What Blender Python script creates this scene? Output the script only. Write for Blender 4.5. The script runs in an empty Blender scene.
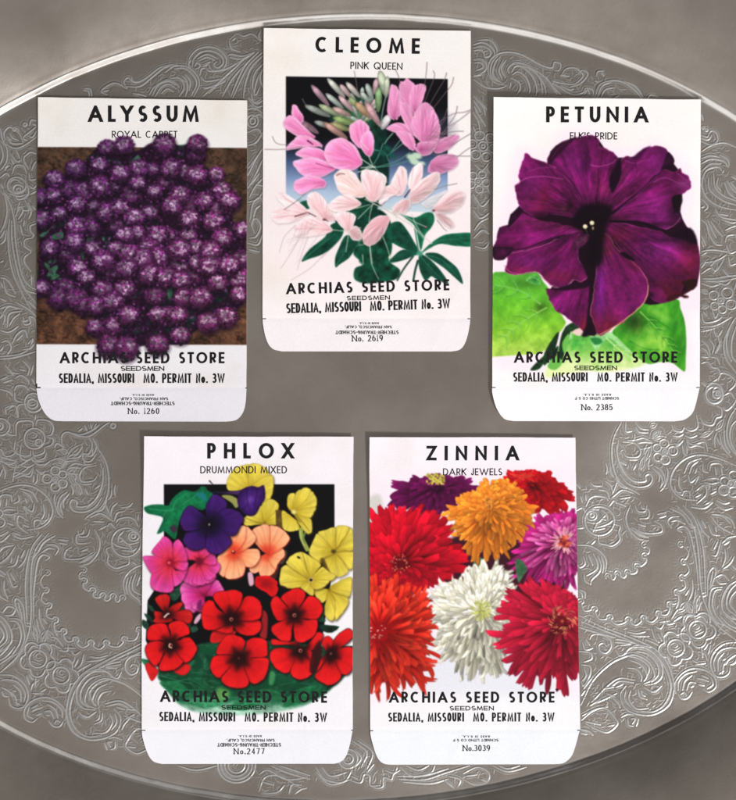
import bpy, math
import numpy as np
from math import radians, sin, cos, pi

# ------------------------------------------------------------------ set-up
# One unit of the layout = 0.4 mm on the tray; origin in the middle of the picture.
S = 0.0004
def wx(x): return (np.asarray(x, float) - 368.0) * S
def wy(y): return (400.0 - np.asarray(y, float)) * S

scene = bpy.context.scene
COL = scene.collection
cam_d = bpy.data.cameras.new("camera")
cam = bpy.data.objects.new("camera", cam_d)
COL.objects.link(cam)
CAM_H = 0.95
cam.location = (0, 0, CAM_H)
cam.rotation_euler = (0, 0, 0)
cam_d.sensor_fit = 'VERTICAL'
cam_d.sensor_height = 36.0
cam_d.lens = 36.0 * CAM_H / (800 * S)
cam_d.clip_start = 0.01
cam_d.clip_end = 100
scene.camera = cam

vs = scene.view_settings
vs.view_transform = 'Standard'
vs.look = 'None'
vs.exposure = 0.0
vs.gamma = 1.0
scene.cycles.use_denoising = True
scene.cycles.max_bounces = 6

# the room the tray lies in: pale walls and windows low around, a dimmer ceiling, a dark corner to the upper left
world = bpy.data.worlds.new("World")
scene.world = world
world.use_nodes = True
wn = world.node_tree
for n in list(wn.nodes): wn.nodes.remove(n)
def wnode(t, **kw):
    n = wn.nodes.new(t)
    for k, v in kw.items(): setattr(n, k, v)
    return n
def wlink(a, b): wn.links.new(a, b)
tc = wnode('ShaderNodeTexCoord')
sep = wnode('ShaderNodeSeparateXYZ'); wlink(tc.outputs['Generated'], sep.inputs[0])
def wmath(op, a, b=None, c=None):
    n = wnode('ShaderNodeMath', operation=op)
    for i, v in enumerate((a, b, c)):
        if v is None: continue
        if isinstance(v, (int, float)): n.inputs[i].default_value = v
        else: wlink(v, n.inputs[i])
    return n.outputs[0]
def wstep(v, lo, hi):
    n = wnode('ShaderNodeMapRange', interpolation_type='SMOOTHSTEP')
    wlink(v, n.inputs['Value'])
    n.inputs['From Min'].default_value = lo; n.inputs['From Max'].default_value = hi
    n.inputs['To Min'].default_value = 0; n.inputs['To Max'].default_value = 1
    return n.outputs['Result']
ex, ey, ez = sep.outputs[0], sep.outputs[1], sep.outputs[2]
WORLD = dict(base=0.268, ring=0.45, e0=0.06, e1=0.38, nw=0.97)
low = wstep(wmath('SUBTRACT', 1.0, ez), WORLD['e0'], WORLD['e1'])           # 0 overhead, 1 towards the walls
se = wmath('ADD', wmath('MULTIPLY', ex, 0.62), wmath('MULTIPLY', ey, -0.78))   # towards the windows
hor = wmath('SQRT', wmath('ADD', wmath('ADD', wmath('MULTIPLY', ex, ex), wmath('MULTIPLY', ey, ey)), 0.0004))
side = wstep(wmath('DIVIDE', se, hor), -0.95, -0.2)
sky_ = wmath('ADD', low, wmath('MULTIPLY', wstep(wmath('SUBTRACT', 1.0, ez), 0.42, 0.8), 2.0))       # windows stand low in the walls
ring = wmath('MULTIPLY', wmath('MULTIPLY', sky_, wmath('ADD', wmath('MULTIPLY', side, 0.98), 0.02)), WORLD['ring'])
dim = wstep(wmath('MULTIPLY', se, -1.0), 0.03, 0.3)
base = wmath('MULTIPLY', wmath('SUBTRACT', 1.0, wmath('MULTIPLY', dim, WORLD['nw'])), WORLD['base'])
tot = wmath('ADD', ring, base)
bg = wnode('ShaderNodeBackground')
bg.inputs['Color'].default_value = (1.0, 0.97, 0.945, 1)
wlink(tot, bg.inputs['Strength'])
wo = wnode('ShaderNodeOutputWorld'); wlink(bg.outputs[0], wo.inputs['Surface'])

# window light from the lower right: throws the short shadows to the upper left of every packet
ld = bpy.data.lights.new("window_light", 'AREA')
ld.shape = 'DISK'
ld.size = 0.62
ld.energy = 170.0
ld.color = (1.0, 1.0, 0.99)
lo_ = bpy.data.objects.new("window_light", ld)
COL.objects.link(lo_)
lo_.location = (2.0, -2.37, 2.9)
from mathutils import Vector
lo_.rotation_euler = (Vector((0.02, 0.02, 0)) - Vector(lo_.location)).to_track_quat('-Z', 'Y').to_euler()
PAPER_GAIN = 1.09          # how bright a white sheet of reflectance 1 comes out under this light

# ------------------------------------------------------------------ helpers
RNG = np.random.RandomState(7)
def lin(c):
    c = np.asarray(c, float) / 255.0
    return np.where(c <= 0.04045, c / 12.92, ((c + 0.055) / 1.055) ** 2.4)

def hash2(i, j, k):
    n = (i.astype(np.int64) * 374761393 + j.astype(np.int64) * 668265263 + k * 974634777) & 0x7fffffff
    n = ((n ^ (n >> 13)) * 1274126177) & 0x7fffffff
    n = n ^ (n >> 16)
    return (n & 0xffff) / 65535.0
def vnoise(x, y, k=0):
    x = np.asarray(x, float); y = np.asarray(y, float)
    i = np.floor(x); j = np.floor(y); fx = x - i; fy = y - j
    fx = fx * fx * (3 - 2 * fx); fy = fy * fy * (3 - 2 * fy)
    a = hash2(i, j, k); b = hash2(i + 1, j, k); c = hash2(i, j + 1, k); d = hash2(i + 1, j + 1, k)
    return (a + (b - a) * fx) * (1 - fy) + (c + (d - c) * fx) * fy
def fbm(x, y, k=0, o=4):
    s = 0; a = 0.5; f = 1.0; t = 0
    for q in range(o):
        s = s + a * vnoise(x * f + 17.3 * q, y * f - 9.1 * q, k + q); t += a; a *= 0.55; f *= 2.03
    return s / t - 0.5                      # -0.5 .. 0.5

def spline(pts, n=6, closed=True):
    P = np.asarray(pts, float)
    if len(P) < 3 and not closed:
        t = np.linspace(0, 1, n + 1)[:, None]
        return P[0] * (1 - t) + P[-1] * t
    if closed:
        A = np.roll(P, 1, 0); B = P; C = np.roll(P, -1, 0); D = np.roll(P, -2, 0)
    else:
        E = np.vstack([2 * P[0] - P[1], P, 2 * P[-1] - P[-2]])
        A, B, C, D = E[:-3], E[1:-2], E[2:-1], E[3:]
    out = []
    for t in np.arange(n) / n:
        t2, t3 = t * t, t * t * t
        out.append(0.5 * (2 * B + (C - A) * t + (2 * A - 5 * B + 4 * C - D) * t2 + (3 * B - A - 3 * C + D) * t3))
    R = np.stack(out, 1).reshape(-1, 2)
    if not closed: R = np.vstack([R, P[-1]])
    return R

def Z(o, pts, k=6.664):
    return [(o[0] + p[0] / k, o[1] + p[1] / k) for p in pts]

def link_mesh(name, co, faces, mat, parent=None, colors=None, smooth=True, worn_glint=None):
    """faces: (n,4) or (n,3) index array, or list of polygons"""
    me = bpy.data.meshes.new(name)
    co = np.asarray(co, np.float32)
    if isinstance(faces, np.ndarray):
        nf, k = faces.shape
        me.vertices.add(len(co)); me.vertices.foreach_set('co', co.ravel())
        me.loops.add(nf * k); me.loops.foreach_set('vertex_index', faces.astype(np.int32).ravel())
        me.polygons.add(nf); me.polygons.foreach_set('loop_start', np.arange(0, nf * k, k, dtype=np.int32))
        me.update(calc_edges=True)
    else:
        me.from_pydata([tuple(map(float, c)) for c in co], [], faces); me.update()
    if colors is not None:
        at = me.color_attributes.new('print', 'FLOAT_COLOR', 'POINT')
        c4 = np.ones((len(co), 4), np.float32); c4[:, :3] = colors
        at.data.foreach_set('color', c4.ravel())
    if worn_glint is not None:
        at = me.attributes.new('worn_glint', 'FLOAT', 'POINT'); at.data.foreach_set('value', np.asarray(worn_glint, np.float32))
    if smooth:
        me.polygons.foreach_set('use_smooth', np.ones(len(me.polygons), bool))
    me.materials.append(mat)
    o = bpy.data.objects.new(name, me)
    COL.objects.link(o)
    if parent is not None: o.parent = parent
    return o

def thing(name, label, cat, loc=(0, 0, 0), group=None):
    o = bpy.data.objects.new(name, None); COL.objects.link(o)
    o.empty_display_size = 0.02
    o.location = loc; o['label'] = label; o['category'] = cat
    if group: o['group'] = group
    return o

# ------------------------------------------------------------------ materials
def new_mat(name):
    m = bpy.data.materials.new(name); m.use_nodes = True
    nt = m.node_tree
    b = nt.nodes['Principled BSDF']
    return m, nt, b
def mat_metal():
    m, nt, b = new_mat('tarnished_silver')
    N, L = nt.nodes, nt.links
    tcn = N.new('ShaderNodeTexCoord')
    n1 = N.new('ShaderNodeTexNoise'); n1.inputs['Scale'].default_value = 14; n1.inputs['Detail'].default_value = 7; n1.inputs['Roughness'].default_value = 0.62
    L.new(tcn.outputs['Object'], n1.inputs['Vector'])
    n2 = N.new('ShaderNodeTexNoise'); n2.inputs['Scale'].default_value = 900; n2.inputs['Detail'].default_value = 3
    L.new(tcn.outputs['Object'], n2.inputs['Vector'])
    cr = N.new('ShaderNodeMix'); cr.data_type = 'RGBA'                       # tarnish: uneven warm film
    cr.inputs['A'].default_value = (0.385, 0.330, 0.285, 1); cr.inputs['B'].default_value = (0.505, 0.455, 0.410, 1)
    st1 = N.new('ShaderNodeMapRange'); st1.inputs['From Min'].default_value = 0.15; st1.inputs['From Max'].default_value = 0.85
    L.new(n1.outputs['Fac'], st1.inputs['Value']); L.new(st1.outputs['Result'], cr.inputs['Factor'])
    at = N.new('ShaderNodeAttribute'); at.attribute_name = 'worn_glint'            # glints painted into the ridges and rim step, partly metal rubbed clean
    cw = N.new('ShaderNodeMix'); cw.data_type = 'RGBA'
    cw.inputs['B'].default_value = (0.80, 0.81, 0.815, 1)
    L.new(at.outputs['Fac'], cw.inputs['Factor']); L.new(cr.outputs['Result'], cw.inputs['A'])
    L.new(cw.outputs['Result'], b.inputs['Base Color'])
    b.inputs['Metallic'].default_value = 0.84
    mr = N.new('ShaderNodeMapRange'); mr.inputs['From Min'].default_value = 0.3; mr.inputs['From Max'].default_value = 0.7; mr.inputs['To Min'].default_value = 0.22; mr.inputs['To Max'].default_value = 0.38
    L.new(n1.outputs['Fac'], mr.inputs['Value']); L.new(mr.outputs['Result'], b.inputs['Roughness'])
    # faint brushed scratches
    mp = N.new('ShaderNodeMapping'); mp.inputs['Scale'].default_value = (25, 900, 25); mp.inputs['Rotation'].default_value = (0, 0, 0.5)
    L.new(tcn.outputs['Object'], mp.inputs['Vector'])
    n3 = N.new('ShaderNodeTexNoise'); n3.inputs['Scale'].default_value = 1.0; n3.inputs['Detail'].default_value = 2
    L.new(mp.outputs['Vector'], n3.inputs['Vector'])
    ad = N.new('ShaderNodeMath'); ad.operation = 'MULTIPLY_ADD'; ad.inputs[1].default_value = 0.22; L.new(n3.outputs['Fac'], ad.inputs[0]); L.new(n2.outputs['Fac'], ad.inputs[2])
    bp = N.new('ShaderNodeBump'); bp.inputs['Strength'].default_value = 0.10; bp.inputs['Distance'].default_value = 0.0002
    L.new(ad.outputs[0], bp.inputs['Height']); L.new(bp.outputs['Normal'], b.inputs['Normal'])
    return m
def mat_print():
    m, nt, b = new_mat('printed_paper')
    N, L = nt.nodes, nt.links
    at = N.new('ShaderNodeVertexColor'); at.layer_name = 'print'
    tcn = N.new('ShaderNodeTexCoord')
    n1 = N.new('ShaderNodeTexNoise'); n1.inputs['Scale'].default_value = 2200; n1.inputs['Detail'].default_value = 3
    L.new(tcn.outputs['Object'], n1.inputs['Vector'])
    mr = N.new('ShaderNodeMapRange'); mr.inputs['To Min'].default_value = 0.89; mr.inputs['To Max'].default_value = 1.11
    L.new(n1.outputs['Fac'], mr.inputs['Value'])
    mu = N.new('ShaderNodeMix'); mu.data_type = 'RGBA'; mu.blend_type = 'MULTIPLY'; mu.inputs['Factor'].default_value = 1
    L.new(at.outputs['Color'], mu.inputs['A']); L.new(mr.outputs['Result'], mu.inputs['B'])
    L.new(mu.outputs['Result'], b.inputs['Base Color'])
    b.inputs['Roughness'].default_value = 0.62
    b.inputs['Specular IOR Level'].default_value = 0.12
    n2 = N.new('ShaderNodeTexNoise'); n2.inputs['Scale'].default_value = 420; n2.inputs['Detail'].default_value = 4
    L.new(tcn.outputs['Object'], n2.inputs['Vector'])
    bp = N.new('ShaderNodeBump'); bp.inputs['Strength'].default_value = 0.08; bp.inputs['Distance'].default_value = 0.0002
    L.new(n2.outputs['Fac'], bp.inputs['Height']); L.new(bp.outputs['Normal'], b.inputs['Normal'])
    return m
def mat_ink():
    m, nt, b = new_mat('black_ink')
    N, L = nt.nodes, nt.links
    tcn = N.new('ShaderNodeTexCoord')
    n1 = N.new('ShaderNodeTexNoise'); n1.inputs['Scale'].default_value = 900
    L.new(tcn.outputs['Object'], n1.inputs['Vector'])
    cr = N.new('ShaderNodeMix'); cr.data_type = 'RGBA'
    cr.inputs['A'].default_value = (0.004, 0.004, 0.005, 1); cr.inputs['B'].default_value = (0.022, 0.02, 0.022, 1)
    L.new(n1.outputs['Fac'], cr.inputs['Factor']); L.new(cr.outputs['Result'], b.inputs['Base Color'])
    b.inputs['Roughness'].default_value = 0.6
    b.inputs['Specular IOR Level'].default_value = 0.1
    return m
def mat_grey_ink():
    m = mat_ink(); m.name = 'thin_grey_ink'
    for n in m.node_tree.nodes:
        if n.type == 'MIX':
            n.inputs['A'].default_value = (0.03, 0.03, 0.032, 1); n.inputs['B'].default_value = (0.09, 0.09, 0.095, 1)
    return m
M_METAL, M_PRINT, M_INK, M_GREY = mat_metal(), mat_print(), mat_ink(), mat_grey_ink()
# ------------------------------------------------------------------ the engraved tray
TA, TB, TCX, TCY, TTH = 555.46, 392.29, 349.9, 410.1, 0.0429
def tray_uv(x, y):
    dx, dy = x - TCX, y - TCY
    return dx * cos(TTH) - dy * sin(TTH), dx * sin(TTH) + dy * cos(TTH)
def tray_xy(u, v):
    return TCX + u * cos(TTH) + v * sin(TTH), TCY - u * sin(TTH) + v * cos(TTH)
def mirror(pts):
    out = []
    for x, y in pts:
        u, v = tray_uv(x, y); out.append(tray_xy(15 - u, v + 1))
    return out

STROKES = []      # (points, half width, height, taper)
def st(pts, w=0.8, h=1.0, closed=False, n=5, both=False, taper=True):
    p = spline(pts, n, closed)
    if closed: p = np.vstack([p, p[:1]])
    STROKES.append((p, w, h, taper and not closed))
    if both:
        STROKES.append((np.array(mirror(p)), w, h, taper and not closed))
def grp(o, lines, both=False, w=0.8, h=1.0, k=6.664):
    for ln in lines: st(Z(o, ln, k), w, h, both=both)
def ring(o, c, rx, ry=None, both=False, w=0.75, k=6.664, bumps=0, amp=0.0, ph=0.0, h=1.0):
    ry = ry or rx
    n = max(14, bumps * 6)
    pts = []
    for i in range(n):
        a = 2 * pi * i / n
        r = 1.0 + (amp * (abs(sin(bumps * a / 2 + ph)) - 0.6) if bumps else 0)
        pts.append((c[0] + rx * r * cos(a), c[1] + ry * r * sin(a)))
    st(Z(o, pts, k), w, h, closed=True, n=3, both=both)
def rose(o, c, r, both=False, k=6.664, ph=0.3, ring_r=1.85, bumps=5):
    ring(o, c, r, r * 1.0, both, k=k)
    if ring_r: ring(o, c, r * ring_r, r * ring_r, both, k=k, bumps=bumps, amp=0.32, ph=ph)
    cx, cy = c
    L = [[(cx - .6 * r, cy + .1 * r), (cx - .1 * r, cy + .25 * r), (cx + .5 * r, cy - .1 * r)],
         [(cx - .3 * r, cy + .7 * r), (cx + .2 * r, cy + .45 * r), (cx + .75 * r, cy + .2 * r)],
         [(cx - .55 * r, cy - .35 * r), (cx - .15 * r, cy - .6 * r), (cx + .2 * r, cy - .35 * r), (cx, cy - .05 * r), (cx - .3 * r, cy - .2 * r)],
         [(cx + .2 * r, cy - .75 * r), (cx + .6 * r, cy - .4 * r)]]
    grp(o, L, both, w=0.6, h=.8, k=k)
    if ring_r:
        for i in range(bumps):
            a = 2 * pi * i / bumps + ph
            st(Z(o, [(cx + 1.05 * r * cos(a), cy + 1.05 * r * sin(a)), (cx + (ring_r - .5) * r * cos(a + .05), cy + (ring_r - .5) * r * sin(a + .05))], k), .5, .6, both=both)
def daisy(o, c, r, petals, both=False, k=6.664):
    ring(o, c, r, None, both, k=k, w=.7)
    ring(o, c, r * .35, None, both, k=k, w=.6)
    for (x, y, q) in petals: ring(o, (x, y), q, q * .92, both, k=k, w=.7)
def auto_daisy(o, c, r, n=5, R=2.3, pr=1.1, ph=0.2, both=False, k=6.664):
    daisy(o, c, r, [(c[0] + R * r * cos(2 * pi * i / n + ph), c[1] + R * r * sin(2 * pi * i / n + ph), pr * r) for i in range(n)], both, k)
def leaf(o, a, b, w, both=False, k=6.664):
    ax, ay = a; bx, by = b; dx, dy = bx - ax, by - ay
    mx, my = ax + .45 * dx, ay + .45 * dy
    grp(o, [[a, (mx - dy * w, my + dx * w), b], [a, (mx + dy * w, my - dx * w), b], [a, (ax + .7 * dx, ay + .7 * dy)]], both, w=.62, h=.85, k=k)
def scallop(o, bumps, depth, side, both=False, k=6.664):
    """wavy border with a small hooked bump at each given point; side = +1/-1 says on which side the valleys lie"""
    B = [np.array(p, float) for p in bumps]
    path = []
    for i, p in enumerate(B):
        d = (B[min(i + 1, len(B) - 1)] - B[max(i - 1, 0)]); d /= np.linalg.norm(d)
        n = np.array([-d[1], d[0]]) * side
        q = 20
        path += [p - d * q * .9 + n * q * .9, p - d * q - n * q * .2, p - n * q * 1.0, p + d * q - n * q * .2, p + d * q * .75 + n * q * .75]
        if i < len(B) - 1:
            m = (p + B[i + 1]) / 2
            path.append(m + n * depth)
        st(Z(o, [p - d * 6 + n * 14, p - n * 4, p + d * 10 + n * 6], k), .55, .8, both=both)
        for j in range(-2, 3):                                  # punched rays running into the plain ground
            a = j * .38
            r = np.array([-n[0] * cos(a) + n[1] * sin(a), -n[0] * sin(a) - n[1] * cos(a)])
            l = 34 + 22 * ((i * 7 + j * 5) % 4) / 3
            st(Z(o, [tuple(p + r * 30), tuple(p + r * (30 + l))], k), .34, .28, both=both)
    st(Z(o, [tuple(p) for p in path], k), .8, 1.0, both=both)

e1, e2, e3, e4, e5, e6, e7, e8 = (570, 395), (626, 395), (570, 505), (626, 505), (570, 615), (626, 615), (626, 280), (626, 170)
# lower half, drawn once on the right and struck again mirrored on the left
grp(e1, [[(340, 180), (290, 280), (275, 380), (290, 500), (340, 590), (430, 640), (460, 660)],
         [(320, 300), (312, 400), (345, 500), (420, 570), (500, 573), (500, 540), (530, 525), (547, 560), (520, 600), (450, 612), (380, 585), (330, 525)],
         [(305, 330), (320, 430), (370, 530), (440, 590)],
         [(370, 180), (370, 240), (412, 240)], [(428, 258), (424, 298), (380, 300)],
         [(350, 310), (430, 320), (468, 370), (450, 410), (380, 410), (350, 380)], [(330, 440), (372, 465)], [(390, 430), (450, 430)],
         [(440, 458), (420, 500)], [(500, 400), (470, 440), (460, 490)], [(530, 420), (518, 460), (524, 492)],
         [(560, 470), (605, 500), (630, 560), (610, 600)], [(545, 480), (590, 530), (590, 575)], [(580, 500), (612, 560), (600, 620)],
         [(640, 480), (650, 520), (630, 600), (600, 640)], [(430, 300), (490, 285), (540, 310)], [(450, 320), (500, 312), (545, 318)],
         [(510, 330), (490, 370), (500, 400)], [(470, 360), (520, 350), (545, 340)],
         [(130, 580), (160, 603), (212, 605)], [(230, 570), (268, 600), (282, 650)], [(190, 630), (240, 640), (262, 690)],
         [(235, 450), (245, 490), (240, 525)], [(262, 480), (270, 520), (290, 545)], [(300, 545), (330, 600), (375, 622)],
         [(310, 650), (355, 632), (420, 652)], [(330, 690), (400, 680)], [(310, 715), (370, 740)], [(260, 740), (290, 703), (310, 722)],
         [(280, 660), (300, 610), (320, 560)], [(270, 690), (330, 640), (350, 630)],
         [(105, 740), (130, 690), (170, 672), (232, 680), (252, 702)], [(65, 670), (80, 712)], [(100, 660), (105, 700)], [(40, 590), (66, 622)], [(40, 770), (80, 750), (100, 780)],
         [(430, 180), (470, 220), (520, 230)], [(430, 210), (460, 245), (520, 250)]], True)
daisy(e1, (630, 378), 17, [(625, 322, 30), (684, 370, 31), (633, 430, 31), (584, 412, 29), (578, 350, 26)], True)
leaf(e1, (545, 290), (605, 240), .22, True); leaf(e1, (560, 300), (640, 275), .2, True); leaf(e1, (530, 210), (580, 190), .3, True)
leaf(e1, (700, 340), (733, 320), .25, True); leaf(e1, (500, 440), (540, 330), .14, True); leaf(e1, (470, 500), (490, 410), .16, True)
grp(e2, [[(300, 195), (318, 232), (368, 242), (386, 212)], [(386, 215), (430, 237), (476, 210), (466, 130)],
         [(490, 150), (520, 190), (575, 198), (600, 152), (632, 140), (632, 90), (600, 70)], [(640, 80), (670, 100), (715, 60), (733, 20)],
         [(310, 270), (350, 275), (382, 258)], [(400, 290), (440, 330), (520, 312), (542, 370)], [(390, 268), (430, 282), (472, 268)],
         [(400, 300), (420, 345), (470, 335), (520, 350)], [(380, 300), (350, 330), (320, 320)], [(372, 330), (380, 380), (400, 400)], [(400, 340), (405, 390)],
         [(600, 250), (586, 300), (592, 345)], [(620, 255), (640, 340), (700, 412)], [(650, 220), (656, 320), (690, 380)], [(600, 280), (625, 330)],
         [(733, 80), (685, 160), (668, 260), (690, 340), (733, 400)], [(733, 165), (697, 215), (692, 300), (733, 390)],
         [(733, 470), (620, 422), (500, 397), (400, 420), (322, 490), (292, 580), (320, 650), (380, 690), (470, 700)],
         [(500, 420), (420, 450), (386, 520)], [(480, 440), (440, 470), (420, 520)],
         [(352, 540), (350, 600), (380, 648)], [(312, 628), (368, 666), (386, 640), (420, 645), (424, 690)], [(320, 600), (330, 640), (370, 650)],
         [(410, 530), (430, 580), (482, 540), (458, 592)], [(470, 485), (458, 520)], [(512, 460), (510, 500), (546, 516)],
         [(556, 502), (566, 460), (620, 455), (645, 482)], [(590, 480), (600, 530)], [(630, 480), (640, 530)],
         [(460, 640), (520, 600), (532, 660), (470, 722)], [(430, 745), (520, 752), (578, 712)], [(520, 730), (570, 708)], [(460, 680), (500, 660)],
         [(540, 560), (590, 552), (622, 560)], [(520, 580), (570, 590), (622, 578)], [(550, 630), (552, 600), (530, 600)], [(560, 660), (600, 640)],
         [(590, 720), (650, 762), (712, 750)], [(600, 700), (650, 722), (690, 715)]], True)
ring(e2, (588, 0), 58, 56, True); ring(e2, (600, -6), 26, 24, True); ring(e2, (604, -8), 10, None, True)
daisy(e2, (697, 590), 22, [(655, 572, 30), (652, 632, 36), (714, 645, 36), (716, 534, 32), (752, 590, 30)], True)
leaf(e2, (490, 280), (582, 236), .14, True); leaf(e2, (596, 236), (652, 156), .16, True); leaf(e2, (170, 280), (222, 232), .22, True)
ring(e3, (195, 105), 98, 96, True); ring(e3, (142, 70), 34, 30, True); ring(e3, (145, 68), 14, None, True)
grp(e3, [[(110, 112), (180, 118), (222, 80), (245, 58)], [(150, 182), (182, 112)], [(170, 152), (250, 125), (290, 95)], [(205, 30), (240, 60), (250, 100)],
         [(120, 60), (150, 30), (190, 30)], [(210, 90), (240, 100)], [(130, 150), (160, 165), (230, 155)],
         [(290, 125), (332, 140), (322, 182), (330, 230), (282, 270), (232, 262), (190, 248), (188, 200)], [(50, 155), (92, 150)], [(140, 262), (168, 235)],
         [(50, 265), (130, 270), (200, 310), (238, 370), (232, 450)], [(180, 335), (204, 400), (190, 450), (142, 498), (136, 530)],
         [(90, 460), (98, 502), (132, 526)], [(85, 340), (98, 390), (66, 415), (48, 395)], [(120, 330), (150, 400)], [(150, 320), (178, 380), (172, 430), (110, 470)],
         [(205, 340), (222, 400), (215, 450)], [(60, 560), (95, 580), (98, 620)], [(56, 570), (76, 590), (80, 620)],
         [(400, 0), (370, 80), (390, 160), (450, 220), (522, 236)], [(395, 150), (460, 196), (520, 214)], [(410, 148), (500, 186), (606, 178), (602, 130), (560, 105)],
         [(430, 170), (500, 205)], [(450, 125), (500, 140)], [(460, 90), (518, 82), (524, 40), (505, 20)], [(430, 0), (450, 40), (500, 40), (510, 0)],
         [(580, 60), (640, 48)], [(590, 85), (640, 70)], [(470, 0), (480, 20), (510, 25)]], True)
for q in range(9):
    a = 2 * pi * (.04 + q * .05)
    st(Z(e3, [(195 + 102 * cos(a), 105 + 100 * sin(a)), (195 + 122 * cos(a), 105 + 120 * sin(a))]), .4, .45, both=True)
scallop(e3, [(492, 262), (495, 335), (445, 405), (380, 445), (313, 455), (250, 470)], 34, -1, True)
scallop(e3, [(70, 640), (160, 692), (262, 747), (385, 762), (487, 752), (587, 722), (662, 660), (710, 578), (745, 480), (755, 375), (735, 260)], 42, 1, True)
grp(e4, [[(370, 180), (340, 160), (380, 140), (420, 180), (450, 300), (470, 420), (480, 560)],
         [(330, 0), (420, 90), (462, 200), (482, 350), (492, 500), (512, 620), (560, 740), (600, 800)],
         [(375, 0), (448, 80), (492, 200), (516, 330), (522, 450), (527, 600)],
         [(420, 120), (460, 150)], [(425, 135), (462, 165)], [(500, 590), (530, 580)], [(504, 610), (532, 602)],
         [(300, 150), (275, 110), (300, 80), (350, 75)], [(290, 20), (370, 60), (420, 130)], [(300, 110), (340, 100), (390, 125)],
         [(470, 90), (508, 170), (552, 212)], [(545, 130), (572, 190), (622, 202)], [(560, 70), (622, 142), (722, 196)], [(500, 100), (530, 150)], [(590, 140), (600, 175)],
         [(640, 60), (700, 100), (722, 152)], [(570, 60), (640, 70), (690, 120)], [(640, 252), (680, 217), (733, 205)], [(650, 265), (690, 240)],
         [(632, 230), (602, 330), (570, 332)], [(610, 240), (580, 300)], [(655, 290), (660, 350), (640, 412)], [(720, 340), (690, 390), (640, 428)], [(735, 430), (700, 400)],
         [(733, 505), (680, 540), (640, 620), (642, 700), (700, 750), (733, 760)], [(733, 525), (690, 570), (668, 630), (675, 690), (733, 735)], [(733, 570), (700, 610), (690, 660), (733, 715)],
         [(580, 492), (640, 462), (684, 502)], [(590, 480), (620, 520), (670, 520)], [(540, 600), (545, 470), (580, 415), (596, 450), (560, 560)], [(555, 560), (575, 440)],
         [(640, 560), (592, 572), (572, 650), (592, 722), (642, 782)], [(640, 545), (570, 560), (552, 640), (556, 700), (600, 775), (650, 800)],
         [(415, 640), (440, 570), (438, 495)], [(468, 715), (470, 640), (492, 602)], [(388, 640), (440, 702)], [(452, 650), (462, 560)], [(480, 700), (500, 640)],
         [(395, 600), (420, 560)], [(400, 660), (420, 720)], [(330, 690), (352, 640)], [(300, 760), (340, 700), (380, 690)], [(310, 780), (370, 740), (390, 760)], [(390, 780), (410, 740), (450, 740), (460, 790)],
         [(460, 760), (500, 740), (540, 780)], [(220, 780), (290, 770)]], True)
leaf(e4, (455, 690), (480, 590), .2, True); leaf(e4, (410, 640), (350, 720), .2, True); leaf(e4, (440, 720), (395, 640), .25, True)
grp(e5, [[(60, 0), (180, 62), (330, 120), (450, 168), (560, 222), (640, 310), (682, 420), (690, 500), (655, 600), (560, 660), (460, 662), (380, 632), (342, 580), (336, 520), (372, 470)],
         [(75, 40), (200, 92), (330, 142), (440, 190), (545, 245), (620, 330), (662, 430), (665, 510), (630, 590), (560, 640), (470, 640)],
         [(60, 80), (160, 110), (300, 150)],
         [(70, 600), (150, 440), (260, 330), (350, 282), (430, 265), (520, 310), (560, 390), (545, 430), (490, 458)],
         [(360, 252), (420, 215), (520, 225), (600, 310), (612, 400), (570, 450), (500, 466)],
         [(370, 240), (440, 200), (540, 215)], [(440, 240), (520, 260), (580, 330), (585, 400), (540, 445)],
         [(380, 272), (460, 290), (525, 350), (500, 432)], [(400, 300), (470, 330), (510, 400), (490, 440)],
         [(380, 350), (440, 360), (472, 402), (472, 440)], [(610, 470), (560, 512), (490, 480)], [(590, 490), (540, 515)],
         [(450, 490), (462, 540), (512, 562)], [(470, 500), (480, 530), (500, 540)], [(402, 500), (390, 560), (440, 622), (522, 620)], [(370, 500), (362, 560), (400, 610)],
         [(430, 432), (330, 420), (250, 470), (142, 580)], [(420, 450), (330, 440), (270, 480)], [(352, 460), (300, 482)],
         [(220, 492), (290, 480)], [(150, 592), (230, 560), (310, 520)], [(270, 540), (312, 580), (332, 615)], [(130, 605), (200, 560)], [(240, 520), (300, 545)],
         [(75, 700), (150, 640), (232, 620), (300, 690), (312, 730), (250, 780), (180, 762), (100, 720)], [(100, 708), (200, 730)], [(80, 670), (170, 625), (250, 610)], [(250, 740), (300, 730)],
         [(60, 760), (120, 772), (150, 800)], [(70, 785), (110, 795)],
         [(340, 680), (380, 660), (422, 664)], [(382, 690), (388, 730), (420, 740)], [(405, 690), (432, 690), (415, 725)], [(455, 690), (440, 740)],
         [(130, 160), (150, 130), (210, 130), (262, 160), (272, 212), (240, 252), (200, 240), (190, 202), (220, 185), (240, 205)],
         [(80, 180), (100, 230), (150, 220)], [(100, 160), (130, 200)], [(60, 240), (130, 250), (142, 290), (90, 312)],
         [(75, 330), (130, 340), (130, 400), (90, 470), (70, 440)], [(90, 350), (105, 400), (80, 440)], [(300, 230), (330, 270), (370, 252), (392, 215)],
         [(300, 180), (400, 190), (330, 202)], [(300, 160), (350, 165), (440, 190)], [(90, 490), (150, 410)], [(70, 540), (100, 500)],
         [(380, 110), (440, 122), (500, 110)], [(400, 130), (450, 140), (525, 140)], [(540, 90), (560, 150), (592, 182)], [(560, 70), (600, 90), (622, 60)], [(500, 160), (560, 185), (592, 205)],
         [(600, 100), (620, 140), (650, 120)], [(640, 20), (650, 60), (700, 50)], [(580, 120), (610, 170)]], True)
for q in range(6): st(Z(e5, [(440 + 16 * q, 180 + 8 * q), (432 + 16 * q, 194 + 8 * q)]), .4, .6, both=True)
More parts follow.
